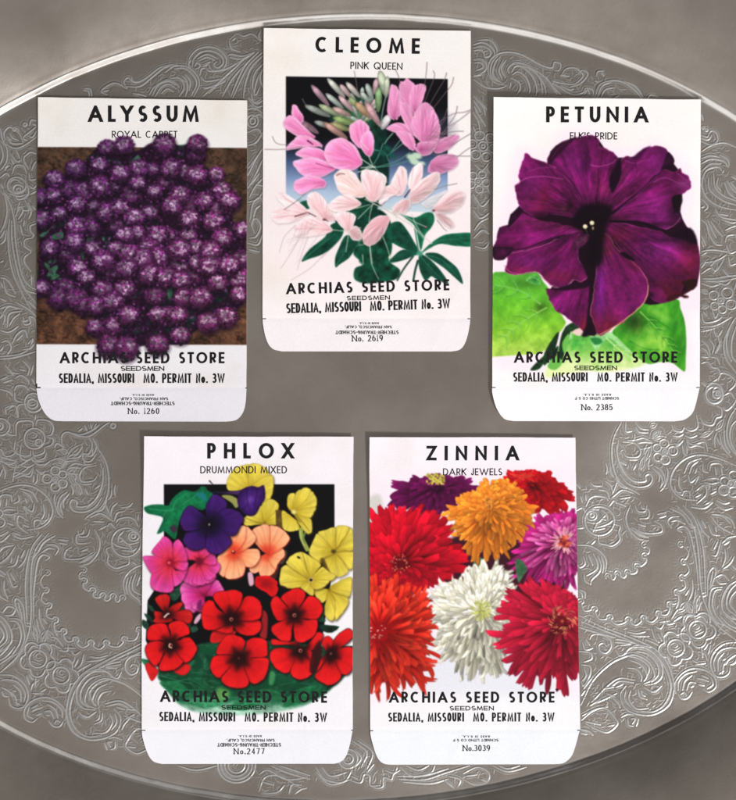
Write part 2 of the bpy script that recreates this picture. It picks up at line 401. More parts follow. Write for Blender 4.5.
rose(e6, (330, 218), 56, True, ph=.5); rose(e6, (475, 95), 58, True, ph=1.1)
grp(e6, [[(330, 520), (320, 460), (370, 390), (440, 355), (530, 368), (590, 420), (595, 480), (550, 512), (510, 490)],
         [(345, 500), (350, 440), (402, 390), (470, 375)], [(375, 500), (390, 440), (440, 400)], [(340, 522), (370, 556), (410, 550), (440, 510)],
         [(462, 450), (422, 450), (402, 500)], [(470, 420), (520, 430), (546, 442)], [(500, 400), (545, 420)], [(560, 410), (576, 460), (540, 490)], [(360, 530), (385, 515), (400, 535)],
         [(430, 480), (450, 470)], [(480, 460), (520, 470)],
         [(733, 180), (650, 192), (582, 250), (560, 330), (590, 400), (640, 412), (682, 388), (692, 340)],
         [(590, 370), (582, 310), (622, 240), (690, 215), (733, 220)], [(612, 370), (612, 300), (652, 250)], [(640, 390), (650, 330), (690, 290), (733, 262)],
         [(662, 330), (680, 302)], [(690, 330), (720, 320), (733, 290)], [(640, 300), (660, 290)], [(620, 390), (650, 370)],
         [(560, 0), (622, 80), (733, 165)], [(620, 0), (680, 60), (733, 86)], [(662, 0), (733, 60)], [(700, 0), (733, 30)], [(600, 0), (650, 60), (733, 110)],
         [(480, 240), (522, 260), (540, 302)], [(545, 262), (562, 200)], [(460, 330), (530, 320)], [(270, 260), (300, 330), (350, 320)], [(520, 230), (545, 190)], [(500, 220), (510, 280)], [(440, 300), (480, 320)]], True)
# right border
t1, t2, t3 = (455, 10), (560, 10), (626, 60)
grp(t3, [[(500, 360), (512, 400)], [(550, 490), (572, 470), (602, 492), (606, 540), (560, 562), (500, 540)], [(500, 500), (540, 512), (550, 490)], [(500, 520), (545, 530), (570, 500)],
         [(500, 610), (560, 572), (650, 550), (733, 580)], [(500, 690), (560, 660), (640, 670), (682, 712)], [(500, 740), (560, 692), (632, 690)],
         [(500, 790), (540, 730), (610, 712), (640, 742)], [(620, 630), (672, 660), (686, 702)], [(500, 655), (560, 635), (620, 645)]])
for c in ((515, 450), (535, 465)): ring(t3, c, 8)
grp(e8, [[(530, 0), (508, 60), (505, 120), (540, 190), (620, 240), (733, 266)], [(545, 50), (555, 130), (640, 200), (733, 232)], [(580, 20), (590, 110), (640, 165), (733, 205)],
         [(612, 50), (602, 100), (632, 140)], [(650, 80), (682, 150), (733, 190)], [(690, 80), (733, 130)], [(670, 70), (700, 120), (733, 150)], [(700, 40), (733, 60)], [(640, 20), (650, 0)], [(500, 190), (542, 240), (520, 272)], [(500, 250), (520, 240)],
         [(590, 260), (632, 310), (733, 332)], [(610, 290), (680, 302)], [(640, 330), (700, 350), (733, 345)], [(500, 330), (532, 360), (552, 430), (592, 490), (640, 500)], [(560, 340), (602, 400), (642, 442)],
         [(540, 330), (580, 420), (600, 450)], [(500, 440), (530, 500)], [(500, 470), (515, 510)], [(660, 480), (672, 440), (720, 430), (733, 450)], [(665, 500), (690, 552), (733, 540)], [(680, 580), (692, 632), (733, 622)],
         [(500, 540), (580, 530), (682, 545)], [(500, 620), (600, 602), (672, 560)], [(500, 690), (560, 652), (600, 670), (652, 590)], [(500, 570), (540, 545)], [(560, 640), (610, 590)], [(580, 690), (610, 640)],
         [(640, 660), (680, 702), (733, 700)], [(510, 722), (600, 720), (702, 700)], [(530, 740), (620, 740), (733, 720)], [(500, 650), (530, 610)], [(660, 400), (700, 380), (733, 370)]])
daisy(e7, (630, 138), 20, [(583, 100, 31), (672, 85, 38), (698, 162, 34), (640, 194, 27), (588, 172, 27)])
leaf(e7, (500, 60), (552, 92), .2); leaf(e7, (500, 185), (555, 170), .2)
grp(e7, [[(500, 20), (570, 40), (640, 20)], [(600, 10), (660, 30), (700, 0)], [(735, 10), (720, 60)], [(570, 200), (592, 250), (612, 220)], [(500, 220), (520, 280), (600, 270), (640, 242)],
         [(510, 210), (540, 240)], [(500, 312), (600, 300), (702, 245)], [(500, 342), (590, 322)], [(735, 240), (680, 330), (650, 420), (662, 520), (735, 622)],
         [(735, 300), (702, 400), (702, 500), (730, 542)], [(716, 260), (670, 370), (672, 480), (700, 540)], [(550, 390), (582, 440), (572, 490)], [(500, 400), (540, 440), (560, 500)], [(600, 350), (622, 430), (592, 490)],
         [(560, 510), (602, 520), (622, 560)], [(632, 400), (592, 480)], [(500, 450), (530, 470), (555, 510)], [(500, 510), (550, 515)], [(580, 330), (600, 380)], [(640, 330), (610, 380)],
         [(500, 555), (540, 545), (572, 580), (610, 590), (622, 640), (572, 680), (540, 690)], [(612, 670), (632, 620), (682, 630), (735, 672)], [(735, 660), (720, 702), (680, 740)],
         [(500, 680), (540, 712)], [(650, 770), (690, 750), (722, 790)]])
ring(e7, (585, 752), 57, 66); ring(e7, (606, 750), 31, 36); ring(e7, (612, 752), 14, 18)
# left border
l4, l5, l6, l7, l8, m1 = (80, 0), (165, 0), (0, 80), (0, 190), (0, 300), (0, 395)
grp(l6, [[(30, 400), (25, 350), (60, 312), (100, 330), (130, 360), (150, 412)], [(45, 380), (80, 420), (150, 422)], [(95, 330), (110, 320), (125, 340)], [(195, 302), (208, 265), (240, 270)], [(215, 290), (238, 300)],
         [(190, 370), (215, 380), (240, 340)], [(150, 380), (190, 350), (240, 310)], [(160, 370), (155, 390), (180, 400)], [(30, 420), (90, 452), (150, 440), (240, 380)], [(40, 370), (70, 400)], [(60, 350), (80, 380), (120, 400)],
         [(0, 400), (42, 450), (42, 540), (0, 600)], [(0, 430), (18, 500), (0, 560)], [(0, 320), (10, 380), (30, 430)], [(60, 480), (110, 540), (142, 530)], [(100, 460), (130, 522)], [(70, 520), (90, 560)], [(50, 560), (30, 600)],
         [(160, 500), (158, 540), (190, 592)], [(160, 512), (200, 480), (240, 490)], [(80, 622), (100, 572), (150, 570), (176, 620)], [(0, 650), (40, 620), (60, 640)], [(190, 620), (200, 662), (240, 660)],
         [(0, 690), (20, 720)], [(180, 690), (185, 760), (140, 790)], [(20, 740), (60, 790)], [(30, 580), (60, 570)], [(210, 600), (225, 560), (240, 540)], [(190, 700), (220, 720), (240, 700)], [(200, 760), (240, 740)]])
for c in ((165, 295), (95, 325)): ring(l6, c, 11)
ring(l6, (110, 700), 62, 54); ring(l6, (118, 722), 34, 26); ring(l6, (122, 730), 14, 12); grp(l6, [[(60, 680), (100, 660), (150, 690)], [(80, 740), (100, 700)]], w=.6)
grp(l7, [[(0, 0), (60, 80), (92, 200), (102, 350), (142, 560), (200, 640), (245, 662)], [(20, 0), (45, 120), (30, 220), (0, 280)], [(62, 190), (50, 320), (70, 500), (112, 620), (200, 790)], [(75, 200), (78, 350), (110, 520), (150, 640), (245, 760)],
         [(100, 180), (130, 110), (150, 140), (120, 192)], [(160, 60), (192, 130), (150, 132)], [(130, 80), (110, 130)], [(180, 80), (205, 140), (190, 190)], [(210, 100), (235, 130)], [(60, 20), (130, 40), (190, 20)], [(100, 30), (120, 60), (180, 50)],
         [(240, 222), (200, 238), (200, 270), (222, 300), (205, 318)], [(215, 318), (165, 330), (162, 370), (200, 400), (202, 420)], [(192, 422), (160, 450), (165, 490), (205, 540)], [(205, 560), (210, 632)], [(195, 600), (215, 580)],
         [(130, 582), (170, 662), (245, 690)], [(130, 230), (140, 270), (150, 300)], [(160, 200), (155, 240)],
         [(0, 580), (50, 600), (102, 690)], [(20, 600), (42, 680), (100, 710)], [(0, 610), (20, 650)], [(42, 260), (30, 330), (0, 362)], [(30, 270), (0, 320)], [(0, 720), (40, 740)], [(0, 790), (60, 770), (110, 790)], [(0, 480), (20, 470)]])
grp(l8, [[(20, 82), (60, 42), (150, 60)], [(45, 182), (60, 92), (142, 72)], [(60, 170), (90, 120), (130, 90)], [(145, 130), (165, 162), (202, 150), (192, 110), (232, 130), (242, 260)], [(150, 110), (160, 140), (185, 130)],
         [(80, 290), (110, 230), (160, 200), (182, 250)], [(110, 270), (150, 230)], [(0, 200), (60, 212), (122, 172)], [(185, 290), (216, 260), (200, 312)], [(150, 330), (200, 320), (225, 290)], [(10, 280), (50, 270), (72, 320), (40, 372)], [(0, 340), (20, 310)],
         [(0, 392), (100, 380), (242, 340)], [(0, 375), (120, 362), (180, 335)], [(30, 430), (80, 480), (132, 490)], [(60, 470), (90, 500)], [(150, 400), (192, 450), (182, 502)], [(220, 430), (202, 500)], [(0, 80), (30, 110), (20, 160)], [(0, 120), (20, 90)], [(100, 10), (190, 60), (242, 110)], [(180, 0), (245, 60)],
         [(100, 520), (140, 500), (182, 530), (192, 560)], [(130, 460), (170, 470)], [(20, 550), (80, 530)], [(0, 530), (50, 510)], [(210, 520), (230, 560)], [(95, 602), (110, 572), (160, 570), (192, 600)], [(95, 612), (100, 662), (150, 682)], [(0, 592), (60, 610), (82, 640)], [(100, 760), (120, 702), (172, 690)], [(240, 600), (200, 580)], [(30, 720), (80, 700), (110, 710)], [(40, 760), (30, 720)]])
ring(l8, (222, 682), 60, 62); ring(l8, (215, 690), 34, 30); grp(l8, [[(180, 660), (200, 700), (240, 690)], [(190, 640), (230, 660)]], w=.6)
rose(m1, (228, 288), 68, ring_r=0); ring(m1, (256, 315), 22)
grp(m1, [[(105, 272), (108, 190), (150, 170), (212, 175), (216, 222)], [(238, 200), (250, 165), (322, 170), (352, 212), (342, 260), (310, 272)], [(100, 300), (95, 370), (150, 402), (196, 400), (200, 370)],
         [(215, 370), (230, 402), (290, 382), (292, 350)], [(300, 346), (342, 330), (352, 290), (312, 280)], [(40, 240), (60, 262), (102, 266)], [(40, 100), (100, 70), (112, 150)], [(110, 80), (120, 150)], [(235, 130), (232, 165)],
         [(412, 330), (410, 270), (450, 245), (520, 270), (600, 270), (702, 195), (733, 185)], [(480, 250), (540, 262), (620, 230), (660, 195)], [(560, 200), (580, 240)], [(600, 190), (612, 230)], [(640, 190), (620, 225)], [(520, 240), (548, 220)],
         [(590, 280), (612, 330), (590, 390), (552, 390), (556, 430), (600, 440), (642, 390)], [(615, 285), (640, 340), (620, 400)], [(330, 440), (390, 420), (440, 440), (522, 430)], [(360, 350), (380, 320), (420, 350), (370, 372)], [(410, 480), (440, 430)],
         [(290, 470), (330, 440)], [(100, 480), (90, 540), (150, 510), (190, 480)], [(200, 410), (230, 440), (290, 440)], [(120, 470), (160, 450), (195, 420)], [(0, 430), (60, 460), (110, 440)], [(0, 410), (40, 420), (110, 440)]])
leaf(m1, (440, 430), (552, 320), .16); leaf(m1, (430, 530), (520, 470), .18)
ring((0, 0), (92.6 + 20.2, 425.5), 2.3, k=1)
# top strip
grp(t1, [[(120, 460), (200, 512), (280, 522), (342, 505)], [(340, 500), (262, 480), (220, 420), (230, 342), (290, 290), (370, 280), (450, 300), (560, 360), (642, 384), (660, 347), (700, 360), (692, 400), (662, 400)],
         [(360, 420), (350, 390), (400, 350), (480, 368), (545, 430), (592, 500), (602, 562)], [(375, 412), (400, 375), (450, 380), (512, 440), (542, 520), (536, 570)], [(380, 430), (420, 410), (470, 450), (496, 520), (490, 560)], [(400, 360), (500, 390), (565, 460), (580, 560)],
         [(370, 450), (420, 480), (432, 520), (410, 562)], [(370, 480), (362, 520)], [(312, 460), (290, 400), (322, 330)], [(335, 450), (305, 390), (340, 330)], [(300, 480), (250, 430), (265, 350), (300, 310)], [(320, 490), (240, 440), (240, 360), (280, 305)],
         [(120, 230), (180, 215), (232, 240), (262, 290), (230, 330)], [(120, 250), (180, 240), (226, 265), (232, 300), (200, 312), (190, 280), (215, 270)], [(150, 200), (230, 200), (276, 260), (270, 300)], [(120, 270), (170, 265), (190, 290)],
         [(120, 330), (170, 325), (206, 360), (200, 400), (150, 432), (120, 430)], [(130, 350), (170, 350), (186, 380), (140, 402)], [(120, 440), (180, 430)],
         [(630, 480), (690, 510), (735, 540)], [(640, 470), (735, 492)], [(600, 440), (640, 500), (702, 562)], [(500, 380), (600, 450), (680, 560)], [(700, 430), (735, 432)], [(645, 500), (660, 470)],
         [(120, 570), (182, 640), (200, 702)], [(120, 600), (172, 680)], [(150, 600), (210, 660)], [(125, 640), (150, 690)]])
grp(t2, [[(0, 440), (40, 390), (100, 385), (132, 410), (150, 440), (100, 490), (40, 490), (0, 470)], [(0, 435), (62, 440)], [(120, 420), (150, 400), (182, 430), (130, 490), (60, 512)], [(0, 520), (80, 560), (150, 550), (170, 520), (212, 530), (222, 570)], [(0, 500), (60, 530), (90, 525)],
         [(160, 560), (180, 530), (195, 560)], [(240, 440), (250, 410), (292, 405)], [(230, 470), (252, 480)], [(270, 415), (292, 440)], [(230, 580), (260, 500), (340, 470), (420, 480), (502, 540), (542, 590)], [(245, 580), (280, 505), (340, 480)], [(270, 580), (300, 530), (362, 515)], [(350, 590), (392, 570)], [(420, 470), (500, 510), (550, 580)], [(580, 590), (602, 565), (652, 578)]])
grp(l4, [[(20, 600), (52, 605), (60, 640)], [(20, 590), (62, 592), (78, 640)], [(180, 630), (140, 605), (200, 560), (250, 555), (312, 590)], [(150, 610), (190, 600)], [(312, 588), (290, 545), (320, 515), (350, 542), (390, 545), (450, 510), (530, 450), (622, 430), (702, 450), (735, 472)],
         [(340, 512), (352, 540), (390, 540)], [(310, 575), (400, 572), (480, 512), (560, 450), (620, 442)], [(350, 620), (400, 630)], [(460, 630), (500, 572), (580, 530), (632, 550), (660, 580)], [(480, 635), (520, 565), (590, 540), (640, 565)], [(500, 640), (540, 580), (592, 560), (640, 590)], [(540, 622), (580, 590), (622, 610)],
         [(600, 520), (660, 520), (692, 580), (660, 640)], [(640, 505), (715, 560), (700, 640)], [(380, 620), (440, 640)], [(735, 400), (720, 430), (735, 450)]])
grp(l5, [[(0, 480), (60, 440), (140, 440), (202, 490), (226, 560), (190, 640)], [(60, 455), (130, 455), (185, 500), (208, 560), (175, 635)], [(110, 500), (142, 540), (140, 600)], [(130, 490), (165, 540), (160, 600)],
         [(160, 440), (160, 390), (210, 330), (290, 310), (360, 330), (406, 390), (392, 450), (340, 472), (300, 455), (290, 430)], [(180, 440), (190, 390), (240, 345), (310, 338), (370, 370), (386, 420), (350, 450), (322, 430), (342, 410)], [(200, 460), (232, 440), (212, 415), (195, 440)],
         [(215, 390), (280, 360), (352, 390)], [(230, 400), (280, 380), (330, 400)], [(250, 430), (302, 410)], [(245, 445), (290, 425)], [(270, 450), (300, 472), (400, 460), (520, 395), (592, 350)], [(230, 502), (240, 460), (270, 450)], [(235, 510), (270, 540), (350, 530), (402, 515)],
         [(250, 580), (290, 580), (402, 530)], [(260, 592), (330, 572), (400, 540)], [(420, 370), (440, 360), (520, 372), (592, 345)], [(430, 380), (500, 392), (560, 370)], [(425, 270), (440, 320), (502, 345)], [(430, 262), (480, 225), (522, 240), (580, 225), (632, 270)], [(445, 270), (470, 250)], [(640, 200), (622, 240), (642, 272)],
         [(650, 345), (560, 430), (500, 540), (450, 650)], [(650, 370), (572, 450), (532, 560), (520, 650)], [(560, 400), (450, 520), (380, 640)], [(620, 345), (530, 440), (470, 560), (440, 640)], [(655, 420), (600, 480), (580, 560), (600, 632), (630, 580)], [(630, 480), (602, 560), (592, 620)],
         [(655, 440), (630, 520), (650, 580)], [(550, 650), (602, 710), (655, 702)], [(560, 690), (600, 730)], [(530, 390), (440, 470), (340, 560), (252, 640)], [(500, 420), (400, 510), (290, 620)], [(570, 620), (590, 680), (640, 660)], [(590, 770), (570, 790)], [(590, 775), (630, 760), (655, 790)]])
for q in range(4): st(Z(l5, [(412 + 10 * q, 530 - 9 * q), (424 + 10 * q, 520 - 9 * q)]), .4, .6)
# strips between the upper packets
g1 = (225, 90)
ring(g1, (84, 95), 17, 19, k=3.08); ring(g1, (84, 95), 8, 9, k=3.08)
grp(g1, [[(70, 20), (95, 40), (118, 30)], [(68, 60), (90, 55), (115, 70)], [(70, 130), (100, 120), (118, 150)], [(70, 170), (95, 160), (115, 130)], [(70, 262), (90, 220), (117, 175)], [(72, 240), (100, 200)], [(70, 302), (92, 262), (116, 210)], [(80, 290), (105, 255)],
         [(75, 330), (90, 300), (116, 270)], [(70, 345), (100, 335), (117, 310)], [(75, 405), (85, 350), (105, 330), (117, 350)], [(82, 420), (92, 370), (108, 355)], [(90, 440), (80, 410), (95, 395), (108, 420), (95, 450), (75, 455)], [(70, 470), (100, 475), (116, 440)], [(72, 490), (105, 498)], [(95, 290), (117, 295)]], k=3.08)
g2 = (450, 30)
auto_daisy(g2, (82, 290), 12, n=6, R=2.3, pr=1.0, k=2.5); auto_daisy(g2, (70, 378), 9, n=5, R=2.2, pr=1.05, k=2.5)
grp(g2, [[(56, 205), (70, 230), (75, 262)], [(62, 200), (88, 240)], [(56, 240), (66, 262)], [(98, 330), (80, 350), (60, 335)], [(60, 420), (80, 440), (100, 420)], [(56, 450), (75, 470), (100, 455)], [(60, 500), (75, 480), (95, 470)], [(58, 520), (80, 500), (98, 510)],
         [(62, 540), (85, 545), (98, 530)], [(56, 410), (70, 430)], [(90, 390), (100, 410)], [(90, 345), (102, 360)]], k=2.5)
# bottom strip
b1, b2 = (160, 740), (370, 740)
for r in (63, 52, 40, 28): ring(b1, (255, 82), r, r * .95, k=3.345)
grp(b1, [[(60, 85), (120, 100), (190, 85)], [(330, 172), (350, 125), (400, 120), (470, 160)], [(340, 180), (390, 175), (416, 150)], [(330, 115), (360, 100), (420, 130), (490, 125)], [(430, 182), (440, 150), (472, 150)], [(450, 180), (470, 165), (490, 160)], [(345, 140), (380, 150)], [(370, 85), (430, 110), (500, 130)], [(400, 85), (500, 118)],
         [(520, 90), (550, 130), (612, 140), (642, 100)], [(540, 90), (570, 120), (622, 108)], [(520, 105), (570, 148), (640, 130)], [(640, 0), (690, 40), (672, 92)], [(660, 0), (710, 40), (690, 100)], [(650, 30), (672, 60), (650, 92)], [(630, 132), (670, 142), (682, 115), (700, 120), (702, 150), (735, 152)], [(690, 110), (715, 80)], [(640, 120), (660, 130)]], k=3.345)
ring(b1, (628, 62), 17, k=3.345); ring(b1, (628, 62), 32, k=3.345)
grp(b2, [[(0, 152), (20, 160), (42, 155), (45, 125), (70, 132), (78, 115), (100, 100)], [(100, 90), (140, 120), (200, 110), (216, 85)], [(120, 85), (160, 100), (196, 85)], [(95, 130), (180, 132), (250, 110), (332, 85)], [(90, 120), (180, 118), (260, 95)], [(110, 140), (200, 145), (260, 130)], [(262, 120), (300, 132), (292, 160)], [(250, 135), (282, 162)], [(310, 112), (360, 90), (396, 110), (390, 142), (350, 150), (310, 130)], [(320, 120), (360, 115)], [(370, 130), (390, 140)], [(410, 85), (460, 105), (522, 90)], [(430, 85), (460, 95), (500, 85)], [(50, 100), (80, 110), (90, 90)]], k=3.345)

def axis(a, b, lo, hi, fine, coarse):
    m = np.arange(a, b + fine * .5, fine)
    l = np.arange(a - coarse, lo, -coarse)[::-1]; r = np.arange(m[-1] + coarse, hi, coarse)
    return np.concatenate([l, m, r])
FINE = 0.56
gx = axis(-112, 856, -420, 1120, FINE, 3.0)
gy = axis(6, 812, -190, 1010, FINE, 3.0)
GX, GY = np.meshgrid(gx, gy)
# most of the chased lines are double: a finer companion runs beside them
def inside(p, P):
    x, y = p; c = False
    for i in range(len(P)):
        (ax, ay), (bx, by) = P[i - 1], P[i]
        if (ay > y) != (by > y) and x < (bx - ax) * (y - ay) / (by - ay) + ax: c = not c
    return c
CARTOUCHE = [(576, 592), (586, 606), (604, 614), (628, 620), (648, 616), (664, 608), (674, 596), (684, 580), (686, 560), (684, 540), (682, 528), (668, 526), (656, 540), (650, 560), (640, 572), (622, 580), (600, 578), (584, 584)]
PLAIN = [CARTOUCHE, mirror(CARTOUCHE)]
def skip(p): return any(inside(p, q) for q in PLAIN)
for p, w, h, tap in list(STROKES):
    seg = np.diff(p, axis=0); ln = np.hypot(seg[:, 0], seg[:, 1]).sum()
    if ln < 4.5 or w < .58: continue
    d = np.gradient(p, axis=0); d /= np.maximum(np.hypot(d[:, 0], d[:, 1])[:, None], 1e-6)
    nrm = np.stack([-d[:, 1], d[:, 0]], 1)
    side_ = 1 if RNG.rand() < .5 else -1
    q = p + nrm * side_ * RNG.uniform(1.9, 2.5)
    if len(q) > 6 and tap: q = q[int(len(q) * .08):int(len(q) * .9)]
    if skip(q[len(q) // 2]): continue
    STROKES.append((q, .5, .55, True))
# little commas and leaf flicks in the gaps
PTS = np.vstack([p[::2] for p, w, h, t in STROKES if w > .45])
placed = []
for tr in range(60000):
    b0 = PTS[RNG.randint(len(PTS))]; a = RNG.uniform(0, 2 * pi); r = RNG.uniform(2.5, 7)
    c = b0 + r * np.array([cos(a), sin(a)])
    if not (-8 < c[0] < 744 and 10 < c[1] < 806) or skip(c): continue
    d2 = ((PTS - c) ** 2).sum(1)
    if d2.min() < 2.5 ** 2 or (d2 < 12 ** 2).sum() < 12: continue
    dirs = PTS[(d2 < 13 ** 2)] - c                        # only where strokes lie all round, never out on the plain ground
    an = np.sort(np.arctan2(dirs[:, 1], dirs[:, 0])); gap = np.max(np.diff(np.r_[an, an[0] + 2 * pi]))
    if gap > 2.1: continue
    if placed and ((np.array(placed) - c) ** 2).sum(1).min() < 2.7 ** 2: continue
    placed.append(c)
    l = RNG.uniform(2.2, 4.0); t = a + pi / 2 + RNG.uniform(-.5, .5); k = RNG.uniform(-.5, .5)
    u = np.array([cos(t), sin(t)]); v = np.array([-u[1], u[0]])
    STROKES.append((spline([c - u * l, c + v * l * k, c + u * l], 3, False), .5, .6, True))
    if len(placed) > 1300: break
# the border runs on past the picture on both sides: the same ornament struck in reverse
for p, w, h, tap in list(STROKES):
    for ax, lo, hi in ((737.5, 628, 737), (-1.5, -1, 106)):
        if p[:, 0].min() > lo and p[:, 0].max() < hi:
            q = p.copy(); q[:, 0] = 2 * ax - q[:, 0]; STROKES.append((q, w, h, tap))
print('strokes', len(STROKES), 'fill', len(placed))
HR = np.zeros(GX.shape, np.float32); HM = np.zeros(GX.shape, np.float32)
for p, w, h, tap in STROKES:
    pad = 4.2
    x0, y0 = p.min(0) - pad; x1, y1 = p.max(0) + pad
    i0, i1 = np.searchsorted(gx, [x0, x1]); j0, j1 = np.searchsorted(gy, [y0, y1])
    if i1 <= i0 or j1 <= j0: continue
    X = GX[j0:j1, i0:i1]; Y = GY[j0:j1, i0:i1]
    best = np.full(X.shape, 1e9); tt = np.zeros(X.shape)
    n = len(p) - 1
    for q in range(n):
        a, b = p[q], p[q + 1]; d = b - a; L2 = d @ d
        if L2 < 1e-9: continue
        # only the cells near this segment
        s0, s1 = np.searchsorted(gx[i0:i1], [min(a[0], b[0]) - pad, max(a[0], b[0]) + pad])
        r0, r1 = np.searchsorted(gy[j0:j1], [min(a[1], b[1]) - pad, max(a[1], b[1]) + pad])
        if s1 <= s0 or r1 <= r0: continue
        xs = X[r0:r1, s0:s1]; ys = Y[r0:r1, s0:s1]
        t = np.clip(((xs - a[0]) * d[0] + (ys - a[1]) * d[1]) / L2, 0, 1)
        dd = np.hypot(xs - a[0] - t * d[0], ys - a[1] - t * d[1])
        bv = best[r0:r1, s0:s1]; m = dd < bv
        bv[m] = dd[m]; tv = tt[r0:r1, s0:s1]; tv[m] = ((q + t) / n)[m]
    ww = w * (0.45 + 0.55 * np.sin(pi * np.clip(tt, 0.02, .98)) ** .5) if tap else np.full(X.shape, w)
    rr = h * np.exp(-(best / ww) ** 2 / 1.1) * (0.55 + .45 * ww / w)
    mm = h * np.exp(-((best - 2.1 * ww) / (.8 * ww)) ** 2)
    HR[j0:j1, i0:i1] = np.maximum(HR[j0:j1, i0:i1], rr)
    HM[j0:j1, i0:i1] = np.maximum(HM[j0:j1, i0:i1], mm)
dens = HR.copy()
# the chaser's matting between the ornaments: fine shallow marks wherever strokes stand close together
def box(a, r, ax):
    c = np.cumsum(np.pad(a, [(r + 1, r) if i == ax else (0, 0) for i in (0, 1)], 'edge'), ax)
    n = a.shape[ax]; k = 2 * r + 1
    return (np.take(c, np.arange(k, k + n), ax) - np.take(c, np.arange(0, n), ax)) / k
DEN = HR.astype(float)
for q in range(2): DEN = box(box(DEN, 11, 0), 11, 1)
DEN = np.clip(DEN / .22, 0, 1)
MAT = fbm(GX * .42, GY * .42, 51, 3) + .8 * fbm(GX * .9, GY * .9, 57, 2)
ENG = 0.27 * HR - 0.12 * HM * (1 - HR) + 0.09 * DEN * MAT * (1 - HR)
WORN_GLINT = np.clip(.95 * HR ** 1.3 + .14 * DEN * (.6 + MAT), 0, 1)                    # in layout units; white glints of the ridges painted as paler metal
U, V = tray_uv(GX, GY)
RHO = np.sqrt((U / TA) ** 2 + (V / TB) ** 2)
# distance outside the edge of the well, in layout units
gu, gv = U / TA ** 2, V / TB ** 2
DE = (RHO - 1) * RHO / np.maximum(np.hypot(gu, gv), 1e-6)
sm = lambda t: np.clip(t, 0, 1) ** 2 * (3 - 2 * np.clip(t, 0, 1))
wob = fbm(GX / 30, GY / 30, 3, 3)
step = 4.4 * sm((DE + 2.8 + wob * 1.0) / 6.2)
WORN_GLINT = np.maximum(WORN_GLINT, (.55 + .9 * fbm(GX / 40, GY / 40, 81, 3)) * np.exp(-((DE - .3 + wob) / 3.2) ** 2))             # the well drops away from the rim; pale highlight painted along the step
bead = 0.10 * np.exp(-((DE - 7.0) / 2.6) ** 2)
dr = np.clip(DE - 4, 0, None)
rim = 0.05 * dr + 24.0 * (1 - np.exp(-dr / 85))
ZT = ENG * sm((-DE - 4) / 6) + step + bead + rim + 0.10 * fbm(GX / 55, GY / 55, 9, 3) + 0.02 * fbm(GX / 5, GY / 5, 5, 2) + 0.5 * fbm(GX / 24, GY / 24, 71, 2) * np.exp(-((DE - 2) / 8) ** 2)
ny_, nx_ = GX.shape
idx = np.arange(ny_ * nx_).reshape(ny_, nx_)
F = np.stack([idx[:-1, :-1], idx[1:, :-1], idx[1:, 1:], idx[:-1, 1:]], -1).reshape(-1, 4)
RIMW = 175.0
dc = DE.ravel()[F[:, 0]]
CO = np.stack([wx(GX), wy(GY), ZT * S], -1).reshape(-1, 3)
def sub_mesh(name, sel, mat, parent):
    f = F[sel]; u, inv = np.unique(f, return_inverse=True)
    return link_mesh(name, CO[u], inv.reshape(-1, 4), mat, parent, worn_glint=WORN_GLINT.ravel()[u])
tray = thing('serving_tray', 'oval tarnished silver tray engraved with scrolls and flowers, lying under the paper packets', 'tray')
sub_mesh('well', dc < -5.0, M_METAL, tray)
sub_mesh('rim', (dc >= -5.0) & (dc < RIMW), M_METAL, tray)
# rolled outer edge
n_ = 220; k_ = 10; vv = []; ff = []
zr = float(4.4 + 0.05 * RIMW + 24.0 * (1 - math.exp(-RIMW / 85)))
for i in range(n_):
    a = 2 * pi * i / n_
    for j in range(k_):
        b = 2 * pi * j / k_
        r = 4.5
        xx, yy = tray_xy((TA + RIMW + r * cos(b)) * cos(a), (TB + RIMW + r * cos(b)) * sin(a))
        vv.append((wx(xx), wy(yy), (zr + r * .8 * sin(b)) * S))
for i in range(n_):
    for j in range(k_):
        ff.append([i * k_ + j, i * k_ + (j + 1) % k_, ((i + 1) % n_) * k_ + (j + 1) % k_, ((i + 1) % n_) * k_ + j])
link_mesh('rolled_edge', np.array(vv), np.array(ff), M_METAL, tray)
# ------------------------------------------------------------------ printing: a painter that inks the paper point by point
RES = 0.44
def pip(px, py, P):
    """signed distance to a closed polygon, positive inside"""
    A = P; B = np.roll(P, -1, 0)
    best = np.full(px.shape, 1e9); ins = np.zeros(px.shape, bool)
    for (ax, ay), (bx, by) in zip(A, B):
        dx, dy = bx - ax, by - ay; L2 = dx * dx + dy * dy
        if L2 < 1e-12: continue
        t = np.clip(((px - ax) * dx + (py - ay) * dy) / L2, 0, 1)
        d = (px - ax - t * dx) ** 2 + (py - ay - t * dy) ** 2
        np.minimum(best, d, out=best)
        if ay != by:
            c = ((ay > py) != (by > py))
            ins ^= c & (px < (bx - ax) * (py - ay) / (by - ay) + ax)
    d = np.sqrt(best)
    return np.where(ins, d, -d)

